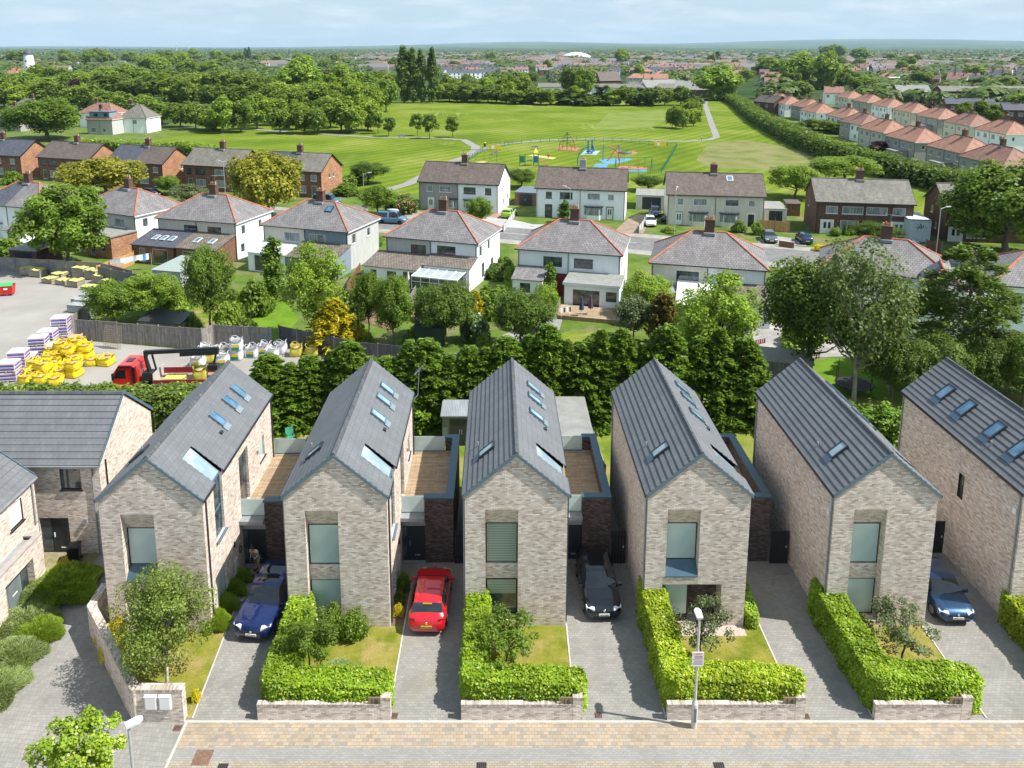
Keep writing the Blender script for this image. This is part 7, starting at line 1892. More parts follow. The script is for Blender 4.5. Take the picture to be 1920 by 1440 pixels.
hedge('hedge', [(21.6, 52.6), (31.5, 51.2)], 2., 2.5, L_CON, .16, 150, 'dark hedge between the last two gable houses', 9, rough_=.3)
for i in range(5):
    x = 31.5 + i * 3.4
    tree('near_dark', (x, 58 + rg.uniform(-1, 1), 0), rg.uniform(5, 6.5), 5., 'dense dark shrub tree above the far right roof, %s from the left' % ORD[i], group='dark trees above the far right roof')

# ------------------------------------------------------------------ garden and street trees
T = tpx
T('near_birch', 128, 503, 350, 165, 'large drooping tree in front of the white house at the left')
T('near_mid', 215, 612, 523, 105, 'round bright tree by the yard fence corner')
T('near_ash', 288, 600, 508, 110, 'yellowish feathery tree beside the green parasol')
T('near_mid', 396, 622, 455, 100, 'upright green tree beside the lawn with the pale path')
T('cypress', 516, 560, 444, 44, 'tall dark columnar tree left of the conservatory garden')
T('near_ash', 592, 640, 452, 125, 'tall light tree in front of the blue-grey house')
T('golden', 628, 650, 560, 118, 'golden conifer leaning over the dark board fence')
T('near_mid', 692, 625, 505, 68, 'narrow green tree left of the closed cream parasol')
T('near_mid', 738, 650, 512, 88, 'green tree in front of the closed cream parasol')
T('near_dark', 832, 645, 527, 128, 'round dark tree in front of the glass lean-to')
T('golden', 890, 600, 545, 52, 'yellow-green conifer right of the glass lean-to')
T('bush_white', 890, 640, 575, 62, 'shrub covered with white flowers', name='shrub', cat='shrub')
T('near_dark', 975, 655, 540, 118, 'dark broad tree left of the timber deck')
T('near_light', 1022, 622, 528, 54, 'vivid bright green bush beside the deck fence', cat='bush', name='bush')
T('cypress', 1031, 560, 492, 26, 'slim dark green cypress against the red wall')
T('near_light', 1212, 600, 510, 98, 'bushy light tree right of the white side wall')
T('near_sage', 1188, 640, 553, 76, 'greyish shrub tree right of the timber deck')
T('bronze', 1242, 650, 550, 62, 'bronze-green conifer with a pointed top')
T('near_ash', 1342, 735, 508, 165, 'tall light green tree above the fourth gable house')
T('near_dark', 1512, 715, 480, 200, 'large dark tree over the bright lawn at the right')
T('near_airy', 1600, 760, 430, 215, 'tall thin-leaved grey tree in front of the hipped wing')
T('near_cedar', 1800, 720, 462, 235, 'dark layered cedar at the right edge')
T('near_sage', 1885, 742, 622, 150, 'pale green bush tree behind the far right roof')
T('near_sage', 1760, 735, 690, 90, 'shrubby growth below the cedar')
T('near_oak', 1885, 478, 306, 235, 'big maple with sunlit crown at the right edge')
T('near_olive', 200, 372, 296, 158, 'yellow-green street tree among the left brick semis')
T('near_olive', 505, 410, 288, 140, 'yellow-green street tree in front of the mossy roofed semi')
T('near_mid', 900, 422, 368, 56, 'conical green tree in front of the half grey semi')
T('cypress', 1059, 418, 375, 24, 'narrow shrub beside the left bay of the white semi')
T('near_mid', 708, 405, 345, 76, 'garden tree beside the lamp post at the grass verge')
T('bush_pink', 755, 400, 355, 60, 'rose bush with red flowers by the driveway gate', cat='shrub', name='shrub')
T('near_dark', 690, 345, 302, 76, 'round bush at the park edge behind the brick gable')
T('near_dark', 978, 352, 316, 60, 'dark bush at the park edge between the white semis')
T('near_dark', 1215, 358, 328, 66, 'bush behind the old garages')
T('near_light', 1490, 372, 305, 105, 'light feathery tree left of the brown brick semi')
T('near_light', 1580, 345, 290, 135, 'light bushy tree behind the brown brick semi')
T('near_mid', 318, 365, 328, 50, 'small round tree in the street by the dark blue car')
T('near_sage', 350, 382, 345, 70, 'pale shrub beside the left-hand yellow street tree', cat='shrub', name='shrub')
T('bush_mid', 25, 345, 318, 40, 'bush at the left brick semi front garden', cat='shrub', name='shrub')
T('near_dark', 1640, 462, 415, 90, 'leafy shrub tree in front of the brown brick semi')
for px, py, top, w, k, l in ((480, 590, 520, 70, 'bush_mid', 'bush between the two lawns'), (430, 625, 560, 60, 'bush_light', 'light climbing shrub at the lawn corner'), (460, 640, 590, 50, 'bush_light', 'leafy shrub by the board fence bend'), (655, 600, 540, 60, 'bush_dark', 'dark rounded bush by the soil terrace'), (800, 600, 570, 50, 'bush_purple', 'purple shrub beside the conservatory'),
                             (925, 590, 530, 80, 'bush_mid', 'tangled shrub behind the yellow-green conifer'), (935, 520, 492, 60, 'bush_dark', 'dark shrub beside the white house side path'), (1120, 655, 625, 60, 'bush_mid', 'low bush in front of the deck'), (330, 585, 530, 55, 'bush_light', 'bright shrub beside the palm'), (310, 570, 520, 60, 'palm', 'palm with spiky leaves beside the lawn'),
                             (280, 560, 505, 50, 'bush_light', 'ivy shrub against the pale garage'), (20, 480, 440, 60, 'bush_mid', 'thin tree against the concrete fence at the left'), (1500, 650, 610, 90, 'bush_light', 'yellow-green shrub beside the patio'), (1660, 640, 590, 60, 'bush_dark', 'dark shrub under the cedar side'), (1905, 600, 560, 60, 'bush_light', 'light shrub by the white wall at the right edge'),
                             (1100, 395, 372, 30, 'bush_mid', 'little shrub by the white semi door'), (1590, 440, 420, 26, 'bush_mid', 'round clipped bush in front of the brown semi'), (1567, 442, 424, 22, 'bush_light', 'small yellow-green bush in front of the brown semi'), (1385, 435, 410, 28, 'bush_mid', 'clipped bush left of the dark chimney'), (1420, 440, 412, 26, 'bush_light', 'pale clipped bush at the cream semi'), (1255, 436, 424, 30, 'bush_light', 'low clipped bush by the white-gated drive'),
                             (1698, 388, 372, 20, 'yellow_bush', 'bright yellow-green ball bush behind the brown semi'), (1540, 470, 458, 40, 'yellow_bush', 'yellow flowers in the brown semi front garden'), (650, 365, 340, 60, 'bush_mid', 'clipped dense bush beside the brick gable')):
    T(k, px, py, top, w, l, cat='shrub', name='shrub')
R9 = random.Random(91)
GS = ['bush_mid', 'bush_light', 'bush_dark', 'green_bush', 'bush_light', 'bush_mid']
for k, (a_, c_, n_, w_) in enumerate((((330, 610), (415, 640), 5, 'along the bottom fence of the lawn with the pale path'), ((430, 560), (470, 600), 4, 'between the two small lawns'), ((640, 600), (700, 660), 4, 'right of the golden conifer'), ((760, 655), (800, 610), 3, 'round the dark green shed'), ((900, 650), (1010, 668), 5, 'below the dark broad tree'), ((1110, 640), (1180, 665), 4, 'right of the timber deck'), ((1260, 640), (1320, 650), 4, 'right of the bronze conifer'), ((1400, 560), (1480, 590), 4, 'behind the clothes airer patio'), ((690, 430), (712, 470), 2, 'beside the blue-grey house'), ((945, 500), (960, 560), 3, 'beside the white house path'), ((1640, 600), (1700, 660), 4, 'under the layered cedar'))):
    for i in range(n_):
        t = (i + .5) / n_; T(R9.choice(GS), a_[0] + (c_[0] - a_[0]) * t + R9.uniform(-6, 6), a_[1] + (c_[1] - a_[1]) * t, a_[1] + (c_[1] - a_[1]) * t - R9.uniform(16, 36), R9.uniform(22, 42), 'garden shrub %s, %s from left' % (w_, ORD[i]), cat='shrub', name='shrub')
hedge('hedge', [G(590, 362).xy, G(655, 352).xy, G(672, 345).xy], 2.2, 2.2, L_MID, .2, 60, 'rounded dense hedge beside the last brick semi of the left group', 21, rough_=.3)
hedge('hedge', [(-112, 213), (-96, 205), (-84, 206), (-66, 190)], 3.5, 3.2, L_LIGHT, .35, 26, 'light green hedge behind the left brick semis', 22, rough_=.4)
# ------------------------------------------------------------------ park
def parkmat():
    m, nt, b = newmat('mown_park_grass'); q = NT(nt); w = q.world()
    c = q.ramp(q.noise(.035, w, 6., .62), [(.36, (.088, .137, .012)), (.5, (.125, .178, .016)), (.66, (.185, .215, .045))])
    mp = q.n('ShaderNodeMapping'); mp.inputs['Rotation'].default_value = (0, 0, .62); q.l(w, mp.inputs[0])
    wv = q.n('ShaderNodeTexWave', wave_type='BANDS', bands_direction='X'); wv.inputs['Scale'].default_value = .085; wv.inputs['Distortion'].default_value = .5; wv.inputs['Detail'].default_value = 3; q.l(mp.outputs[0], wv.inputs['Vector'])
    mr = q.n('ShaderNodeMapRange', i1=.2, i2=.8, i3=.88, i4=1.1); q.l(wv.outputs[0], mr.inputs[0])
    mul = q.n('ShaderNodeVectorMath', operation='SCALE'); q.l(c, mul.inputs[0]); q.l(mr.outputs[0], mul.inputs['Scale'])
    hay = q.n('ShaderNodeMapRange', i1=.56, i2=.68, i3=0., i4=.7); q.l(q.noise(.02, w, 4., .6), hay.inputs[0])
    mp2 = q.n('ShaderNodeMapping'); mp2.inputs['Rotation'].default_value = (0, 0, .62); mp2.inputs['Scale'].default_value = (1.6, .05, 1); q.l(w, mp2.inputs[0])
    st = q.n('ShaderNodeMapRange', i1=.5, i2=.62, i3=0., i4=1.); q.l(q.noise(.35, mp2.outputs[0], 3.), st.inputs[0])
    mm = q.n('ShaderNodeMath', operation='MULTIPLY'); q.l(hay.outputs[0], mm.inputs[0]); q.l(st.outputs[0], mm.inputs[1])
    c2 = q.mix(mm.outputs[0], mul.outputs[0], (.26, .28, .10))
    f2 = q.n('ShaderNodeMapRange', i1=.3, i2=.7, i3=.8, i4=1.2); q.l(q.noise(1.4, w, 5., .7), f2.inputs[0])
    m2 = q.n('ShaderNodeVectorMath', operation='SCALE'); q.l(c2, m2.inputs[0]); q.l(f2.outputs[0], m2.inputs['Scale'])
    q.l(m2.outputs[0], b.inputs['Base Color']); b.inputs['Roughness'].default_value = 1; b.inputs['Specular IOR Level'].default_value = .05
    return m
PARK = parkmat()
struct('park_grass', [(-105, 176), (-72, 168), (-30, 152), (20, 139), (60, 128), (92, 122), (99, 150), (104, 200), (112, 300), (126, 415), (110, 440), (-20, 440), (-62, 415), (-60, 330), (-100, 290), (-112, 215)], .01, PARK)
struct('long_grass', [G(*p) for p in ((1305, 300), (1330, 268), (1400, 262), (1470, 275), (1545, 298), (1520, 322), (1430, 318), (1330, 316))], .02, grass('rough_meadow_grass', (.095, .13, .022), (.165, .18, .05), (.20, .19, .085), .12, .9))
struct('mown_strip', [G(*p) for p in ((1140, 212), (1240, 206), (1262, 222), (1215, 240), (1110, 244))], .02, grass('dry_mown_strip', (.115, .17, .02), (.18, .215, .055), None, .1))
PATH = plain('tarmac_path', (.23, .22, .21), .9, 0, .1, .4)
ribbon('path', [(-24, 150), (-18.7, 161.1), (-12.5, 190), (-7.5, 205), (-6.1, 216), (-6.2, 224.3), (-10.3, 241), (-19, 246.5), (-39.5, 249), (-66, 262), (-90, 276)], 2.6, .04, PATH)
ribbon('path', [(-6.9, 210), (-.3, 228), (14.6, 240.5), (31.8, 244), (51.7, 237.5), (58.2, 237.5), (66.2, 241.7), (70.5, 249), (79.6, 288), (98, 365), (107, 402), (114, 425)], 2.2, .045, PATH)
hedge('park_hedge', [(126, 425), (118, 380), (108, 335), (99.8, 296), (93, 255), (88.5, 222), (86, 196), (87, 172), (90, 152), (94, 132)], 5.5, [3.5, 3.5, 3.6, 3.6, 3.8, 3.8, 4, 4, 3.6, 3.2], L_DARK, .45, 9, 'long thick hedge between the park and the orange roofed houses', 30, rough_=.7)

# ---- playground
GREENM = plain('green_playground_steel', (.03, .17, .10), .5); BLUEM = plain('blue_playground_steel', (.02, .12, .35), .5); REDM = plain('red_playground_steel', (.5, .06, .06), .5); YELM = plain('yellow_playground_panel', (.75, .5, .03), .5)
RUBR = plain('red_safety_surface', (.36, .13, .09), .95, 0, .1, 1.); RUBB = plain('blue_safety_surface', (.08, .26, .40), .95, 0, .08, 1.); RUBY = plain('yellow_safety_surface', (.42, .39, .14), .95, 0, .1, 1.); RUBP = plain('pale_blue_surface', (.26, .38, .43), .95, 0, .1, 1.)
for nm, pts, m in (('safety_surface', [(1038, 280), (1050, 276), (1088, 277), (1082, 283)], RUBR), ('safety_surface', [(1088, 290), (1098, 282), (1126, 283), (1118, 290.5)], RUBP), ('safety_surface', [(990, 292), (1000, 290), (1044, 296), (1036, 299)], RUBY),
                   ('safety_surface', [(1112, 313), (1118, 307), (1135, 307), (1122, 300), (1140, 298), (1180, 297), (1187, 299), (1160, 306), (1140, 308), (1138, 314)], RUBB), ('safety_surface', [(1148, 286), (1160, 283), (1190, 284), (1197, 287), (1188, 289.5), (1160, 289)], RUBR), ('safety_surface', [(1158, 316), (1163, 311), (1213, 314), (1213, 318)], RUBR), ('safety_surface', [(1178, 319), (1213, 317.5), (1212, 322), (1178, 322)], RUBB), ('safety_surface', [(890, 304), (905, 302), (915, 303), (905, 306)], RUBY)):
    struct(nm, [G(*p) for p in pts], .03, m)
def play(name, label, px, py, fn, cat='play equipment', rz=0):
    p = G(px, py); r = thing(name, label, cat, (p.x, p.y, .03), rz); fn(r); return r
def pyramid(r):
    for i in range(4): b = MB(); a = i * pi / 2 + .4; b.tube((2.6 * cos(a), 2.6 * sin(a), 0), (2.2 * cos(a), 2.2 * sin(a), 2.4), .09, None, 6); b.build('post', REDM, r)
    b = MB(); b.tube((0, 0, 0), (0, 0, 5), .08, None, 6)
    for i in range(4):
        a = i * pi / 2 + .4; b.tube((0, 0, 5), (2.2 * cos(a), 2.2 * sin(a), 2.4), .04, None, 4); a2 = a + pi / 2; b.tube((2.2 * cos(a), 2.2 * sin(a), 2.4), (2.2 * cos(a2), 2.2 * sin(a2), 2.4), .05, None, 4)
        for k in (.3, .6): b.tube((2.2 * k * cos(a), 2.2 * k * sin(a), 2.4 + 2.6 * (1 - k)), (2.2 * k * cos(a2), 2.2 * k * sin(a2), 2.4 + 2.6 * (1 - k)), .03, None, 4); b.tube((2.4 * cos(a), 2.4 * sin(a), .4), (2.2 * cos(a2), 2.2 * sin(a2), 2.4), .035, None, 4)
    b.build('ropes', GUTB, r)
play('climbing_net', 'pyramid climbing net on a red safety surface', 1063, 281, pyramid)
def twin(r):
    b = MB(); b.box(-.7, -.35, -.1, .1, 0, 3.6); b.box(.35, .7, -.1, .1, 0, 3.8); b.tube((.5, 0, 2.8), (1.2, 0, .6), .2, None, 6); b.build('posts', BLUEM, r)
    b = MB(); b.lathe([(.9, .4), (1.1, .6), (.3, 1.)], 12); b.build('seat', BLUEM, r)
play('blue_swing', 'blue twin-post swing on a pale blue square', 1106, 288, twin)
def roundabout(r):
    b = MB(); b.lathe([(0, .25), (1.9, .25), (1.9, .1), (0, .1)], 18); b.build('platform', GREENM, r)
    b = MB()
    for i in range(6): a = i * pi / 3; b.path([(.5 * cos(a), .5 * sin(a), .25), (.6 * cos(a), .6 * sin(a), 1.1), (1.6 * cos(a), 1.6 * sin(a), 1.0), (1.7 * cos(a), 1.7 * sin(a), .25)], .04, 5)
    b.build('handrails', GREENM, r)
play('roundabout', 'green roundabout on a red oval', 1172, 287, roundabout)
def arches(r):
    for x0, x1, m in ((-5, -2.5, BLUEM), (5, 2.5, REDM)):
        b = MB(); b.path([(x0, 0, 0), (x0 * 1.02, 0, 1.6), (x0 * .93, 0, 3.), (x0 * .75, 0, 4.2), (x1 * .9, 0, 4.8)], .12, 6); b.build('arch', m, r)
play('climbing_arches', 'pair of curved climbing arches, one blue and one red', 1122, 311, arches)
def frame(r):
    b = MB()
    for x in (-4, 0): b.tube((x, 0, 0), (x, 0, 4), .09, None, 6)
    b.path([(-4, 0, 3.6), (-2, 0, 3.0), (0, 0, 3.6)], .05, 5); b.build('posts', BLUEM, r)
    b = MB(); b.tube((0, 0, 4), (-3, -1, 0), .12, None, 6)
    for k in range(3): b.tube((.6 + k * .5, .5, 0), (.6 + k * .4, .3, 2.4), .05, None, 5)
    b.build('slide_poles', REDM, r)
play('climbing_tower', 'tall climbing frame standing on the blue splash-shaped surface', 1160, 301, frame)
def swings(r):
    b = MB()
    for x in (-4.2, 4.2): b.tube((x, -1, 0), (x, 0, 3), .07, None, 6); b.tube((x, 1, 0), (x, 0, 3), .07, None, 6)
    b.tube((-4.2, 0, 3), (4.2, 0, 3), .06, None, 6); b.build('frame', GREENM, r)
    for x in (-2.6, -1, 1, 2.6): b = MB(); b.tube((x - .2, 0, 3), (x - .2, 0, .6), .015, None, 4); b.tube((x + .2, 0, 3), (x + .2, 0, .6), .015, None, 4); b.box(x - .24, x + .24, -.1, .1, .55, .62); b.build('swing_seat', BLACKP, r)
play('swing_frame', 'green swing frame over the red and blue strip', 1188, 319, swings)
play('swing_frame', 'green swing frame at the left corner of the playground', 900, 303, swings)
def tower(r):
    b = MB(); b.box(-2.6, -1.5, -.2, 0, .8, 2.4); b.build('green_panel', GREENM, r); b = MB(); b.box(.8, 1.7, -.2, 0, .8, 2.4); b.build('blue_panel', BLUEM, r)
    b = MB()
    for x in (-2.7, -1.4, .7, 1.8): b.box(x, x + .12, -.15, .0, 0, 2.8 if x < 0 else 3.4); b.box(x, x + .12, 1.2, 1.3, 0, 2.8)
    b.box(-1.4, .8, 0, 1.2, 1.1, 1.2); b.build('posts', GREENM, r)
    b = MB(); b.face([(.6, -.3, 3.2), (1.9, -.3, 3.2), (1.25, .5, 4.3)]); b.face([(1.9, 1.4, 3.2), (.6, 1.4, 3.2), (1.25, .5, 4.3)]); b.face([(.6, 1.4, 3.2), (.6, -.3, 3.2), (1.25, .5, 4.3)]); b.face([(1.9, -.3, 3.2), (1.9, 1.4, 3.2), (1.25, .5, 4.3)]); b.build('roof', YELM, r)
    b = MB(); b.obox((2, .2, 1.2), (2.4, 0, -1.1), (0, .7, 0), (0, 0, .1)); b.build('slide', REDM, r)
play('play_tower', 'small play tower with green and blue panels and a yellow roof', 995, 311, tower)
def spr(r): b = MB(); b.tube((0, 0, 0), (0, 0, .5), .12, None, 6); b.box(-.4, .4, -.12, .12, .5, .9); b.build('rocker', REDM, r)
play('spring_rocker', 'small spring rocker on the yellow surface', 1028, 296, spr)
def bench(r):
    b = MB(); b.box(-1, 1, -.25, .25, .42, .48); b.box(-1, 1, .22, .28, .5, .95); b.build('seat', WOODG, r)
    for x in (-.8, .8): b = MB(); b.box(x - .05, x + .05, -.22, .25, 0, .42); b.build('leg', GUTB, r)
play('park_bench', 'pale bench inside the playground', 1003, 280, bench, 'bench'); play('park_bench', 'dark bench beside the playground gate', 928, 291, bench, 'bench', .1); play('park_bench', 'dark bench on the path below the row of small trees', 754, 258, bench, 'bench')
def yboard(r):
    for x in (-1.6, 1.2): b = MB(); b.box(x, x + .1, 0, .1, 0, 1.5); b.build('post', GUTB, r)
    b = MB(); b.box(-1.8, 1.6, -.03, 0, .4, 1.6); b.build('panel', YELM, r); b = MB(); b.box(-1., -.2, -.05, -.03, .6, 1.4); b.build('notice', UPVC, r)
play('gate_panel', 'yellow gate panel with a white notice at the left playground entrance', 928, 283, yboard, 'gate'); play('gate_panel', 'yellow and grey gate panel at the right playground entrance', 1238, 277, yboard, 'gate')
def litter(r):
    b = MB(); b.tube((0, 0, 0), (0, 0, 1.), .3, None, 10); b.build('bin_body', BLACKP, r); b = MB(); b.tube((0, 0, 1.), (0, 0, 1.25), .32, .25, 10); b.build('lid', YELM, r)
play('litter_bin', 'black litter bin with yellow top at the path fork', 909, 275, litter, 'bin'); play('litter_bin', 'dark bin beside the right playground gate', 1230, 274, litter, 'bin'); play('litter_bin', 'dark bin where the path meets the trees at the top', 1315, 198, litter, 'bin')
FE = [(-7.4, 178), (-7.0, 197), (-4, 213), (4.5, 231), (24.6, 239.5), (40.3, 233), (52, 224)]
fence('railing', 'low green railings round the playground', FE + [(46, 203), (38, 178)], 1.1, GREENM, posts=3., postmat=GREENM) if 0 else None
r = thing('railings', 'low green railings round the playground', 'fence', (0, 0, 0)); b = MB(); c = MB()
PL = [Vector((*p, 0)) for p in FE + [(45, 200), (37.6, 176), (29, 171.5), (-7.4, 176), (-7.4, 178)]]
for p, q in zip(PL[:-1], PL[1:]):
    L = (q - p).length; k = max(1, int(L / 2.8))
    for i in range(k + 1): s = p + (q - p) * (i / k); c.tube(s, s + UP * 1.25, .06, None, 4)
    for z in (.15, 1.1): b.tube(p + UP * z, q + UP * z, .035, None, 4)
    kk = int(L / .45)
    for i in range(kk): s = p + (q - p) * (i / kk); b.tube(s + UP * .15, s + UP * 1.1, .02, None, 3, cap=False)
b.build('rails', GREENM, r); tag(c.build('posts', GREENM, r), kind='stuff')

# ---- park trees
for i, (px, py, top, w, k) in enumerate(((525, 250, 200, 50, 'broad_d'), (572, 250, 196, 52, 'broad_e'), (597, 252, 200, 40, 'broad_d'), (555, 243, 190, 50, 'broad_a'), (640, 247, 180, 70, 'broad_b'), (660, 250, 195, 50, 'broad_e'), (690, 245, 180, 60, 'broad_a'), (620, 240, 175, 70, 'broad_d'))):
    T(k, px, py, top, w, 'park tree in the group left of the mown field, %s of eight' % ORD[i], group='trees at the left of the mown field')
for i, (px, py, top, w, k) in enumerate(((709, 251, 207, 27, 'young'), (729, 256, 216, 30, 'young'), (783, 255, 208, 27, 'young'), (805, 260, 209, 32, 'young'), (849, 258, 215, 29, 'young'))):
    T(k, px, py, top, w, 'small clear-stemmed park tree, %s from the left of the row of five' % ORD[i], group='five small trees beside the park path')
for i, (px, top, w) in enumerate(((758, 86, 23), (775, 90, 20), (790, 93, 17), (811, 89, 17))):
    T('far_poplar', px, 193, top, w * 1.25, 'tall poplar, %s from the left of the four' % ORD[i], group='four poplars above the park')
def belt(pts, n, keys, hpx, wpx, label, group, jit=6, seed=0):
    R = random.Random(seed)
    for i in range(n):
        t = (i + .5) / n * (len(pts) - 1); k = min(int(t), len(pts) - 2); f = t - k
        x = pts[k][0] * (1 - f) + pts[k + 1][0] * f + R.uniform(-jit, jit); y = pts[k][1] * (1 - f) + pts[k + 1][1] * f + R.uniform(-1.5, 1.5)
        h = hpx * R.uniform(.85, 1.15); tree_lbl = label % (ORD[i] if i < len(ORD) else 'number %d' % (i + 1))
        T(R.choice(keys), x, y, y - h, wpx * R.uniform(.85, 1.2), tree_lbl, group=group)
B_ = ['broad_a', 'broad_b', 'broad_d', 'broad_e']; BL_ = B_ + ['broad_c']
belt([(815, 189), (930, 193), (1040, 197), (1150, 198), (1310, 199)], 26, ['broad_a', 'broad_b', 'broad_e', 'broad_d', 'far_cone'], 34, 46, 'edge tree along the far side of the mown field, %s from the left', 'young wood along the far side of the mown field', 3, 1)
belt([(820, 184), (900, 186), (985, 187)], 10, ['broad_c', 'broad_a'], 42, 34, 'tall light tree behind the field edge beside the poplars, %s from the left', 'light trees right of the poplars', 4, 2)
belt([(1258, 238), (1275, 243), (1305, 236), (1290, 222)], 6, ['broad_a', 'broad_e'], 40, 28, 'thicket tree inside the right of the field, %s from the left', 'thicket beside the park path', 4, 3)
T('willow', 1345, 188, 124, 92, 'big yellow-green willow at the top of the park path')
T('broad_b', 1068, 185, 120, 42, 'dark tall tree rising before the long grey school roof'); T('broad_b', 1093, 187, 124, 42, 'second dark tall tree before the long grey school roof')
# left wood: several ranks
belt([(0, 205), (60, 203), (140, 205), (210, 215), (300, 232), (380, 246)], 13, B_, 50, 62, 'front rank tree of the left wood above the white houses, %s from the left', 'front rank of the left wood', 6, 4)
belt([(400, 250), (470, 246), (520, 232), (600, 225), (690, 222), (730, 205)], 10, BL_, 62, 62, 'front rank tree of the left wood at the park edge, %s from the left', 'park edge of the left wood', 6, 5)
belt([(0, 190), (150, 188), (300, 195), (450, 205), (560, 205), (735, 192)], 20, BL_, 52, 66, 'middle rank tree of the left wood, %s from the left', 'middle rank of the left wood', 8, 6)
belt([(60, 168), (200, 170), (330, 172), (480, 178), (600, 178), (740, 172)], 18, BL_, 42, 60, 'rear rank tree of the left wood, %s from the left', 'rear rank of the left wood', 8, 7)
T('willow', 565, 186, 110, 84, 'great pale willow rising above the left wood'); T('willow', 640, 200, 125, 66, 'pale willow at the right of the left wood')
T('purple', 618, 176, 128, 44, 'dark purple tree right of the pale willow'); T('purple', 140, 196, 146, 40, 'purple tree in the left wood'); T('purple', 8, 200, 155, 40, 'purple tree at the left edge')
T('near_oak', 88, 262, 186, 150, 'large spreading tree beside the grey dormer house')
T('broad_a', 400, 245, 200, 60, 'round tree at the corner of the park, left of the wood edge'); T('purple', 405, 243, 206, 50, 'brownish tree at the corner of the park')

# ---- white and grey houses below the left wood
def plainhouse(name, label, px, py, w, d, ez, rz, ang, roof, wall, kind='hip', fr=(), group=None, **kw):
    p = G(px, py); return semi(name, label, (p.x, p.y), ang, w, d, ez, rz, kind=kind, roofs=(roof, roof), walls=(wall, wall), front=fr, ridge=kw.pop('ridge', roof), group=group, **kw)
g1 = plainhouse('detached_house', 'house with a large dark grey flat dormer below the left wood', 165, 252, 9, 8, 5.0, 8.2, -.15, OTILE2, PALEG, fr=[(.15, 1.6, .8, 1.4, CURT), (.6, 1.2, .8, 1.3, CURT)], chx=.3)
b = MB(); b.box(1., 8.2, .2, 4, 4.9, 7.4); dm = b.build('dormer', BLUER, g1); b = MB(); b.box(.8, 8.4, 0, 4.2, 7.4, 7.6); b.build('dormer_roof', ZINC, dm)
for x in (2.6, 6.2): win(dm, (x, .2, 5.9), (1, 0, 0), 1.4, 1.1, ANTH, DGLASS, bars=(.5,), inset=-.02)
plainhouse('detached_house', 'white house with a grey pyramid roof and two chimneys below the left wood', 226, 249, 9.5, 9, 5.0, 9.4, -.1, GTILE, WHITE, fr=[(.48, 1.5, 3.0, 1.4, CURT)], chx=.2)
plainhouse('detached_house', 'red-roofed house behind the grey dormer house', 150, 238, 14, 9, 5.2, 8.6, -.25, OTILE2, WHITE, fr=[(.2, 1.6, 3., 1.2)], chx=.3)
plainhouse('semi_detached_house', 'grey and red roofed house cut by the left edge behind the brick semis', -8, 246, 10, 8, 5, 8.4, -.2, OTILE2, GREYR, fr=[(.2, 1.6, 3., 1.2)])
plainhouse('semi_detached_house', 'dark hipped roof left of the large spreading tree', 18, 226, 11, 9, 5, 8.6, -.2, GTILE, GREYR, fr=[(.2, 1.6, 3., 1.2)], chx=.7)

# ---- orange roofed semis on the right: two rows
GO = 'orange-roofed semi-detached houses beside the park hedge'
protos = []
OW = [(.08, 1.4, 3.2, 1.3), (.3, 1.6, 3.2, 1.3), (.56, 1.6, 3.2, 1.3), (.8, 1.4, 3.2, 1.3), (.1, 1.8, .8, 1.3), (.7, 1.8, .8, 1.3)]
RW_ = [(.2, .7, 3.4, 1.0), (.6, .9, .9, 1.2)]
def orow(C, n_, spec, dirv, label, first=0):
    ang = atan2(-dirv[1], -dirv[0]) + .1   # facade runs from its far end towards us; outward side faces left
    for i, (pt, wl) in enumerate(zip(C, spec)):
        roof = (OTILE, OTILE) if wl[1] == 'o' else (OTILE2, OTILE2)
        wallm = {'w': WHITE, 'g': GREYR, 'c': CREAM, 'p': PALEG}[wl[0]]
        L = 15.4; ov = .3
        t = Vector((cos(ang), sin(ang), 0)); nn = Vector((-sin(ang), cos(ang), 0))
        FR = G(pt[0], pt[1], 5.2); FL = FR - t * (L - ov) + nn * ov
        lb = label % (ORD[i], {'w': 'white', 'g': 'grey', 'c': 'cream', 'p': 'pale grey'}[wl[0]])
        key = wl
        src = OPROT.get(key)
        if src: dup(src[0], (FL.x, FL.y, 0), ang, lb, GO, tree=src[1])
        else:
            r = semi('semi_detached_house', lb, FL, ang, L, 8.4, 5.2, 8.3, roofs=roof, walls=(GREYR if wl[0] == 'w' and i % 2 else wallm, wallm), gablew=wallm, front=OW, right=RW_, ridge=OTILE2 if wl[1] == 'd' else OTILE, chim=BRNB, group=GO,
                     exts=[dict(x0=7.5, x1=12.2, d=3.2, h0=2.5, style='flat', roof=FELT, wall=wallm, wins=[(.8, 2.6, .3, 1.9)])] if len(wl) > 2 else [])
            OPROT[key] = (r, subtree(r))
OPROT = {}
orow([(1803, 288), (1713, 266.7), (1654, 249), (1612, 235), (1582.5, 222.5), (1528, 211.5), (1508, 202), (1470, 195.5), (1453, 190)], 9, ['goe', 'god', 'po', 'wd', 'wo', 'wo', 'go', 'wo', 'go'], (.118, .993), 'orange-roofed semi in the row beside the park hedge, %s from the right, %s walls')
orow([(1877, 311)], 1, ['gd'], (.118, .993), 'dull red roofed semi nearest the maple, %.0s%s walls')
orow([(1883, 251.7), (1815, 236), (1756.7, 222.5), (1706.7, 211), (1662, 201), (1624, 192), (1588, 184)], 7, ['wo', 'cd', 'god', 'co', 'wo', 'go', 'co'], (.16, .987), 'orange-roofed semi in the second row back, %s from the right, %s walls')
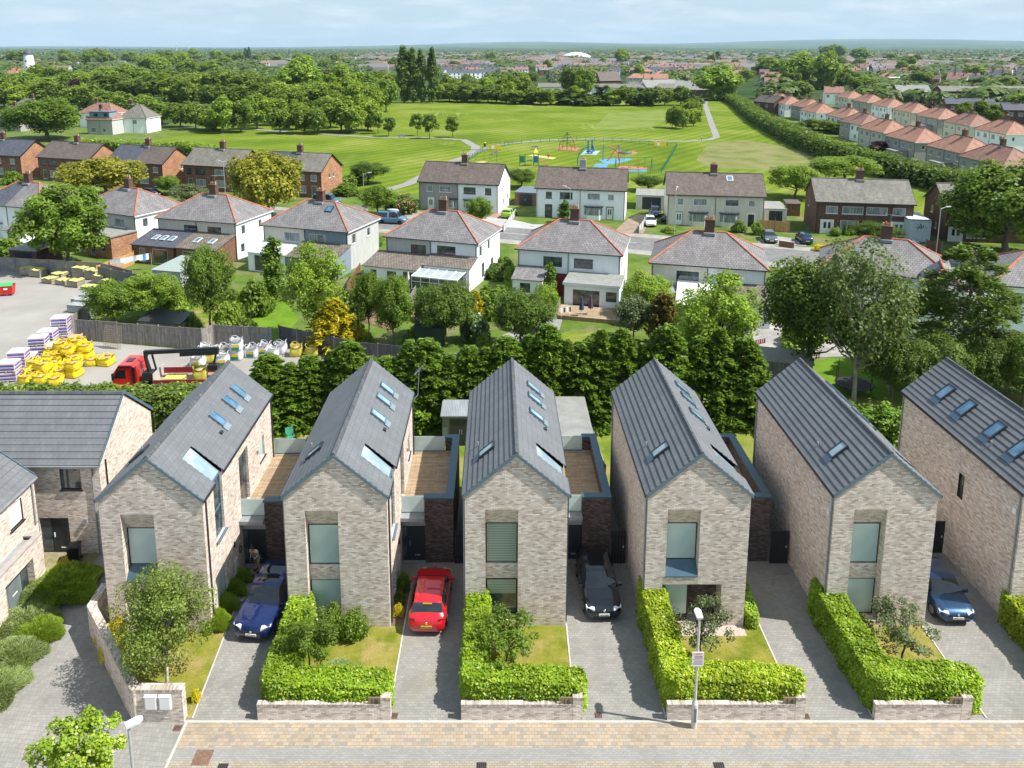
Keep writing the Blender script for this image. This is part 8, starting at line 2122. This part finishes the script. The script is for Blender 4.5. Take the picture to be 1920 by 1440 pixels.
# gabled white house further up
plainhouse('semi_detached_house', 'white house with pointed gable above the orange roofs', 1545, 196, 9, 9, 5.8, 9., -.3, OTILE2, WHITE, kind='gable', fr=[(.1, 1.4, 3.5, 1.5), (.6, 1.4, 3.5, 1.5), (.6, 1.4, .6, 1.5)])
plainhouse('semi_detached_house', 'dark brick gabled house at the far end of the park hedge', 1412, 212, 13, 8, 5.2, 8., -1.2, BTILE, BRNB, kind='gable', fr=[(.2, 1.4, 3.2, 1.3), (.6, 1.4, 3.2, 1.3)])
# low brown blocks, school and industrial roofs
GBK = 'low brown brick blocks at the right'
for px, py, w, d, ez, rz, an, rf_, wl, lb in ((1772, 218, 18, 10, 5.2, 7.4, -.35, DTILE, BRNB, 'brown brick block with a dark roof nearest the orange semis'), (1818, 228, 16, 10, 5.2, 7.4, -.35, DTILE, BRNB, 'brown brick block with a dark roof behind the birch on the right'), (1880, 232, 16, 10, 5.2, 7.4, -.35, DTILE, BRNB, 'brown brick block cut by the right edge'),
        (1765, 190, 62, 10, 5.4, 8., -.02, GTILE, BRNB, 'very long low brown block with a grey roof at the right'), (1682, 190, 17, 10, 5.0, 8.6, -.1, FELT, BRNB, 'brown building with a grey ribbed roof and white fascia'), (1650, 158, 24, 12, 5., 5.6, -.02, plain('white_metal_roof', (.6, .64, .64), .5), GREYR, 'long pale metal shed roof among the trees'),
        (1115, 178, 58, 11, 4.2, 6.6, .0, GTILE, WHITE, 'long low school building with a grey roof beyond the field'), (1010, 176, 34, 11, 4.2, 6.6, .05, GTILE, WHITE, 'left part of the school, grey roof behind the light trees'), (1212, 178, 22, 14, 4.5, 9., .25, FELT, WHITE, 'school hall with a pale grey gable roof'), (1262, 182, 22, 16, 4.5, 9.5, -.4, FELT, REDB, 'red brick school hall with a pale ridge roof right of the hall'),
        (1125, 162, 17, 12, 4, 11., .3, BTILE, BRNB, 'steep brown-roofed church hall behind the school'), (1178, 158, 14, 10, 5., 8.5, 0, OTILE, CREAM, 'red hipped roof house above the school'), (1208, 160, 18, 10, 5., 8.8, -.1, OTILE, WHITE, 'white fronted red roofed house above the school hall')):
    plainhouse('long_block' if w > 15 else 'house', lb, px, py, w, d, ez, rz, an, rf_, wl, kind='gable' if 'hip' not in lb else 'hip', fr=[(.1 + .2 * i, 1.5, 1. if ez < 5 else 3., 1.3) for i in range(4)], chx=.3, pots=2)

# ---- windmill tower, wind turbines, leisure dome, spire
p = G(58, 152); D_w = p.y
r = thing('windmill_tower', 'white tapering windmill tower with a dark cap on the left skyline', 'windmill', (p.x, p.y, 0))
hw_ = Zat(102, D_w); b = MB(); b.lathe([(5.8, 0), (4.7, hw_ * .5), (3.6, hw_)], 20); b.build('tower', render_wall('white_tower', (.85, .86, .86), .08), r)
b = MB(); b.lathe([(4.1, hw_), (4.0, hw_ + 1), (3.1, hw_ + 2.8), (1.2, hw_ + 4), (0, hw_ + 4.3)], 16); b.build('cap', plain('dark_mill_cap', (.07, .07, .09), .6), r)
for k, z in enumerate((.28, .5, .72)): b = MB(); rr = 5.8 - 2.2 * z; b.box(-.5, .5, -rr - .1, -rr + 1.5, hw_ * z, hw_ * z + 1.6); b.build('window', DGLASS, r)
for i, (px, h) in enumerate(((331, 28), (354, 32))):
    Y = 5200.; x = Xat(px, Y, 40); r = thing('wind_turbine', 'distant white wind turbine, %s of two on the skyline' % ('left' if i == 0 else 'right'), 'wind turbine', (x, Y, 0), group='two wind turbines on the skyline')
    b = MB(); b.tube((0, 0, 0), (0, 0, 62), 2., 1.3, 8); b.build('tower', UPVC, r)
    for k in range(3): a = k * 2 * pi / 3 + .4 + i; b = MB(); b.tube((0, -2, 62), (26 * sin(a), -2, 62 + 26 * cos(a)), 1.5, .4, 5); b.build('blade', UPVC, r)
p = G(1080, 111); r = thing('dome_building', 'wide white shallow dome roof in the distant town', 'building', (p.x, p.y, 0)); b = MB(); b.lathe([(38, 0), (38, 8), (26, 14), (10, 18), (0, 19)], 28); b.build('dome', plain('white_dome', (.8, .84, .82), .5), r)

# ------------------------------------------------------------------ the town beyond: individual houses and trees, then one far mass
def far_house(w, d, ez, rz, roof, wall, kind, key):
    r = []
    b = MB(); b.box(0, w, 0, d, 0, ez, skip='tb')
    if kind == 'gable': b.face([(w, 0, ez), (w, d, ez), (w, d / 2, rz)]); b.face([(0, d, ez), (0, 0, ez), (0, d / 2, rz)])
    W = b.mesh('fw', wall); b = MB(); h = d / 2; o = .3
    if kind == 'hip': A = [(-o, -o, ez), (w + o, -o, ez), (w + o, d + o, ez), (-o, d + o, ez)]; p, q = (h, h, rz), (w - h, h, rz)
    else: A = [(-o, -o, ez), (w + o, -o, ez), (w + o, d + o, ez), (-o, d + o, ez)]; p, q = (-o, h, rz), (w + o, h, rz)
    b.face([A[0], A[1], q, p]); b.face([A[2], A[3], p, q])
    if kind == 'hip': b.face([A[1], A[2], q]); b.face([A[3], A[0], p])
    R_ = b.mesh('fr', roof)
    b = MB()
    for x in (w * .3, w * .72): b.box(x, x + .9, h - .5, h + .5, rz - 1, rz + 1.3)
    C = b.mesh('fc', BRNB)
    b = MB()
    for x in (.12, .38, .62, .86):
        for z in (.8, 3.4): b.box(w * x - .7, w * x + .7, -.06, -.02, z, z + 1.3)
    Wn = b.mesh('fwin', DGLASS)
    FH[key] = [('wall', W), ('roof', R_), ('chimney', C), ('window', Wn)]
FH = {}
far_house(14, 9, 5.2, 8.4, OTILE, CREAM, 'hip', 0); far_house(14, 8, 5.4, 8.2, OTILE2, WHITE, 'gable', 1); far_house(17, 8, 5.6, 8.6, DTILE, WHITE, 'gable', 2); far_house(15, 8, 5.4, 8.2, SLATE, REDB, 'gable', 3); far_house(13, 9, 5.2, 8.4, OTILE, WHITE, 'hip', 4); far_house(16, 8, 5.4, 8.4, BTILE, ORB, 'gable', 5)
HN = ['orange hipped roof, cream walls', 'dull red roof, white walls', 'dark slate roof, white walls', 'grey slate roof, brick walls', 'orange hipped roof, white walls', 'brown roof, orange brick walls']
FHN = [0]
def fhouse(px, py, ang, k, where):
    p = G(px, py); r = thing('distant_house', 'distant house with %s, %s' % (HN[k], where), 'house', (p.x, p.y, 0), ang, group='distant houses, %s, %s' % (HN[k], where)); FHN[0] += 1
    for n_, me in FH[k]: link(n_, me, r)
R = random.Random(21)
zones = [  # x0,x1,y0,y1,n,angle,kinds,where
 (0, 95, 128, 158, 16, -.1, (0, 1, 0, 4), 'below the windmill'), (0, 250, 117, 130, 14, .2, (2, 3, 1), 'beside the windmill'), (170, 330, 128, 140, 8, .3, (2, 1, 3), 'just above the left wood'),
 (480, 740, 108, 128, 24, .2, (1, 0, 2, 3), 'beyond the great pale willow'), (820, 1020, 112, 150, 34, .15, (2, 3, 2, 1), 'right of the four poplars'), (1020, 1300, 108, 150, 50, -.1, (1, 3, 2, 5, 1), 'above the long school roof'),
 (1180, 1300, 128, 160, 9, .1, (0, 4, 1), 'just behind the school halls'), (1300, 1480, 112, 150, 24, -.2, (1, 0, 5, 2), 'behind the big willow'), (1480, 1700, 118, 158, 30, -.5, (5, 1, 0, 3), 'behind the second orange row'), (1700, 1920, 125, 165, 30, -.7, (2, 5, 1, 2), 'above the long brown block'), (1400, 1500, 150, 170, 5, -.2, (1, 4), 'left of the tall willows')]
for x0, x1, y0, y1, n_, an, ks, wh in zones:
    rows_ = max(2, int((y1 - y0) / 6)); per = -(-n_ // rows_); c_ = 0
    for j in range(rows_):
        for i in range(per):
            if c_ >= n_: break
            c_ += 1; y = y0 + (y1 - y0) * (j + .5) / rows_ + R.uniform(-1, 1)
            fhouse(x0 + (x1 - x0) * (i + R.uniform(.2, .8)) / per, y, an + R.uniform(-.12, .12), R.choice(ks), wh)
FT = [0]
tz = [(0, 250, 116, 126, 8, (22, 36), 'round the windmill'), (250, 480, 112, 150, 16, (24, 40), 'above the left wood'), (480, 740, 108, 150, 10, (14, 30), 'beyond the pale willow'), (740, 1000, 108, 168, 11, (14, 26), 'right of the four poplars'),
      (1000, 1300, 106, 165, 14, (12, 26), 'above the long school roof'), (1300, 1480, 108, 172, 12, (14, 34), 'behind the big willow'), (1480, 1700, 110, 175, 14, (16, 36), 'behind the second orange row'), (1700, 1920, 110, 182, 15, (16, 36), 'on the far right')]
for x0, x1, y0, y1, n_, hh, wh in tz:
    for i in range(n_):
        u = R.random(); y = y0 + (y1 - y0) * u ** 1.3; x = R.uniform(x0, x1); h = (hh[0] + (hh[1] - hh[0]) * u) * R.uniform(.7, 1.1) * (.7 if y < 115 else 1)
        k = R.choice(['broad_a', 'broad_b', 'broad_c', 'broad_d', 'broad_e', 'broad_d'])
        kn = {'broad_a': 'mid green', 'broad_b': 'dark green', 'broad_c': 'light green', 'broad_d': 'dark green', 'broad_e': 'mid green'}[k]
        T(k, x, y, y - h, h * R.uniform(.9, 1.4), 'distant %s tree %s' % (kn, wh), group='distant %s trees %s' % (kn, wh))
for px, py, top, w, k, l in ((1500, 165, 100, 66, 'willow', 'tall pale willow above the orange roofs on the right'), (1545, 168, 100, 60, 'willow', 'second tall pale willow above the orange roofs'), (1470, 150, 112, 50, 'broad_c', 'round yellow-green tree left of the tall willows'), (1165, 125, 92, 30, 'broad_c', 'light round tree right of the white dome'), (1345, 118, 96, 30, 'far_cone', 'dark conifer beside the far suburb roofs'),
                             (1552, 112, 84, 32, 'broad_b', 'dark clump on the right skyline, left one'), (1570, 112, 82, 30, 'broad_b', 'dark clump on the right skyline, right one'), (1612, 116, 88, 40, 'broad_d', 'grey-green tall tree on the right skyline'), (461, 116, 90, 8, 'far_poplar', 'pair of thin poplars on the left skyline, left one'), (468, 116, 88, 8, 'far_poplar', 'pair of thin poplars on the left skyline, right one'), (1440, 140, 108, 50, 'broad_c', 'yellowish tree above the gabled brick house'),
                             (1830, 245, 190, 80, 'near_birch', 'birch in front of the brown brick blocks'), (1745, 218, 188, 30, 'bush_purple', 'purple shrub between the orange roofs'), (1650, 290, 262, 50, 'purple', 'purple tree behind the park hedge'), (1535, 244, 222, 60, 'broad_b', 'dark trees in the gardens behind the hedge, left one'), (1565, 250, 226, 60, 'broad_b', 'dark trees in the gardens behind the hedge, right one'),
                             (1560, 160, 128, 50, 'broad_a', 'leafy tree left of the gabled white house'), (1500, 185, 150, 50, 'broad_d', 'dark leafy tree beyond the first orange roofs'), (1615, 178, 140, 50, 'broad_b', 'dark tree right of the gabled white house'), (1920, 205, 176, 50, 'broad_a', 'tree at the right edge above the brown block')):
    T(k, px, py, top, w, l)
# the farthest trees and roofs nobody can count
rng = np.random.default_rng(77)
n = 14000
th = rng.uniform(-.72, .72, n); dist = 460 * (9000 / 460) ** rng.uniform(0, 1, n)
mk = np.sin(th * 43 + 3 * np.sin(dist * .004)) * np.sin(dist * .0037 + th * 9) + np.where(th < -.16, .5, 0) + np.where(th > .38, .35, 0) + np.clip((dist - 3500) / 3500, 0, 1)
keep = (mk > rng.uniform(-.1, .5, n)) & ((dist > 640) | (th > .33)) & ((dist > 900) | (rng.uniform(0, 1, n) < .5)); th, dist = th[keep], dist[keep]; n = len(th)
hill = np.maximum(0, (dist - 4500) / 1000) * 2.4
Rr = rng.uniform(4, 8, n) * (1 + dist / 6500)
K = 14; nk = np.where(dist < 1000, 70, np.where(dist < 1800, 32, 13)); idx = np.repeat(np.arange(n), nk); d = rdir(len(idx), rng, .3); K = nk[idx]
C = np.stack([dist * np.sin(th), dist * np.cos(th), hill], 1)[idx] + d * (Rr[idx][:, None]) * np.array([1.15, 1.15, .55]) + np.array([0, 0, 1.])[None] * (Rr[idx][:, None] * .55)
N = d + np.array([0, 0, .8])
rngs = rng
U0 = unit(np.cross(unit(N), rng.normal(size=(len(C), 3)))); V0 = np.cross(U0, unit(N)); s = (Rr[idx] * np.where(K > 60, .17, np.where(K > 20, .26, .42)))[:, None]
fw = link('distant_woods', quadmesh('distant_woods', C, U0 * s, V0 * s, L_FAR)); tag(fw, 'hazy mass of far trees up to the horizon', 'trees', kind='stuff')
n = 2600; th = rng.uniform(-.66, .66, n); dist = 1000 * (4800 / 1000) ** rng.uniform(0, 1, n); b = MB()
RM = [plain('far_red_roofs', (.27, .15, .11), .9), plain('far_brown_roofs', (.20, .14, .12), .9), plain('far_grey_roofs', (.17, .165, .18), .9), DTILE, plain('far_walls', (.42, .40, .38), .9)]
for a, dd in zip(th, dist):
    if sin(a * 43 + 3 * sin(dd * .004)) * sin(dd * .0037 + a * 9) + (.5 if a < -.16 else 0) > (.25 if a > -.2 or random.random() < .2 else -9): continue
    x, y = dd * sin(a), dd * cos(a); w = random.uniform(12, 40); t = random.uniform(-.5, .5); c, s_ = cos(t), sin(t); k = random.choice((0, 1, 1, 2, 2, 2, 3))
    q = lambda u, v, z: (x + u * c - v * s_, y + u * s_ + v * c, z)
    b.face([q(-w / 2, -4, 0), q(w / 2, -4, 0), q(w / 2, -4, 5), q(-w / 2, -4, 5)], 4); b.face([q(w / 2, -4, 0), q(w / 2, 4, 0), q(w / 2, 4, 5), q(w / 2, 0, 8.5), q(w / 2, -4, 5)], 4)
    b.face([q(-w / 2, -4, 5), q(w / 2, -4, 5), q(w / 2, 0, 8.5), q(-w / 2, 0, 8.5)], k); b.face([q(-w / 2, 0, 8.5), q(w / 2, 0, 8.5), q(w / 2, 4, 5), q(-w / 2, 4, 5)], k)
tag(b.build('distant_rooftops', RM), 'hazy mass of far roofs in the distant town', 'rooftops', kind='stuff')

# ------------------------------------------------------------------ light, sky, air
EL, AZ = radians(53), radians(101)     # azimuth measured clockwise from the view direction (+y)
sd = Vector((sin(AZ) * cos(EL), cos(AZ) * cos(EL), sin(EL)))
sun = bpy.data.lights.new('sun', 'SUN'); sun.energy = 5.; sun.angle = radians(.55); sun.color = (1., .955, .88)
so = bpy.data.objects.new('sun', sun); COL.objects.link(so); so.rotation_euler = sd.to_track_quat('Z', 'Y').to_euler()
w = bpy.data.worlds.new('World'); SC.world = w; w.use_nodes = True
nt = w.node_tree; q = NT(nt); bg = nt.nodes['Background']
sky = q.n('ShaderNodeTexSky', sky_type='NISHITA'); sky.sun_disc = False; sky.sun_elevation = EL; sky.sun_rotation = AZ; sky.altitude = 30; sky.air_density = 1.; sky.dust_density = .8; sky.ozone_density = 2.
tc = q.coord('Generated')
mp = q.n('ShaderNodeMapping'); mp.inputs['Scale'].default_value = (5., 5., 26.); q.l(tc, mp.inputs[0])
f = q.n('ShaderNodeMapRange', i1=.46, i2=.7, i3=0., i4=.85); q.l(q.noise(2.2, mp.outputs[0], 6., .6), f.inputs[0])
wide = q.n('ShaderNodeMapRange', i1=.35, i2=.7, i3=.5, i4=.85); q.l(q.noise(1.3, tc, 3.), wide.inputs[0])
c = q.mix(wide.outputs[0], sky.outputs[0], (3.75, 4.95, 6.05)); c = q.mix(f.outputs[0], c, (5.9, 6.4, 6.8))
q.l(c, bg.inputs[0]); bg.inputs['Strength'].default_value = .095
# the air over the town
b = MB(); b.box(-24000, 24000, -24000, 24000, -1.5, 520)
hz = b.build('haze', (lambda m: m)(bpy.data.materials.new('air'))); hz['kind'] = 'stuff'
m = hz.data.materials[0]; m.use_nodes = True; m.node_tree.nodes.clear(); q = NT(m.node_tree); out = q.n('ShaderNodeOutputMaterial'); v = q.n('ShaderNodeVolumePrincipled')
v.inputs['Color'].default_value = (.58, .80, 1., 1); v.inputs['Density'].default_value = 4.6e-5; v.inputs['Anisotropy'].default_value = .0; q.l(v.outputs[0], out.inputs['Volume'])
SC.view_settings.view_transform = 'Standard'; SC.view_settings.look = 'None'; SC.view_settings.exposure = .68; SC.view_settings.gamma = 1.
SC.cycles.max_bounces = 6; SC.cycles.diffuse_bounces = 3; SC.cycles.glossy_bounces = 3; SC.cycles.transmission_bounces = 2; SC.cycles.transparent_max_bounces = 4; SC.cycles.volume_bounces = 0
SC.cycles.use_denoising = True
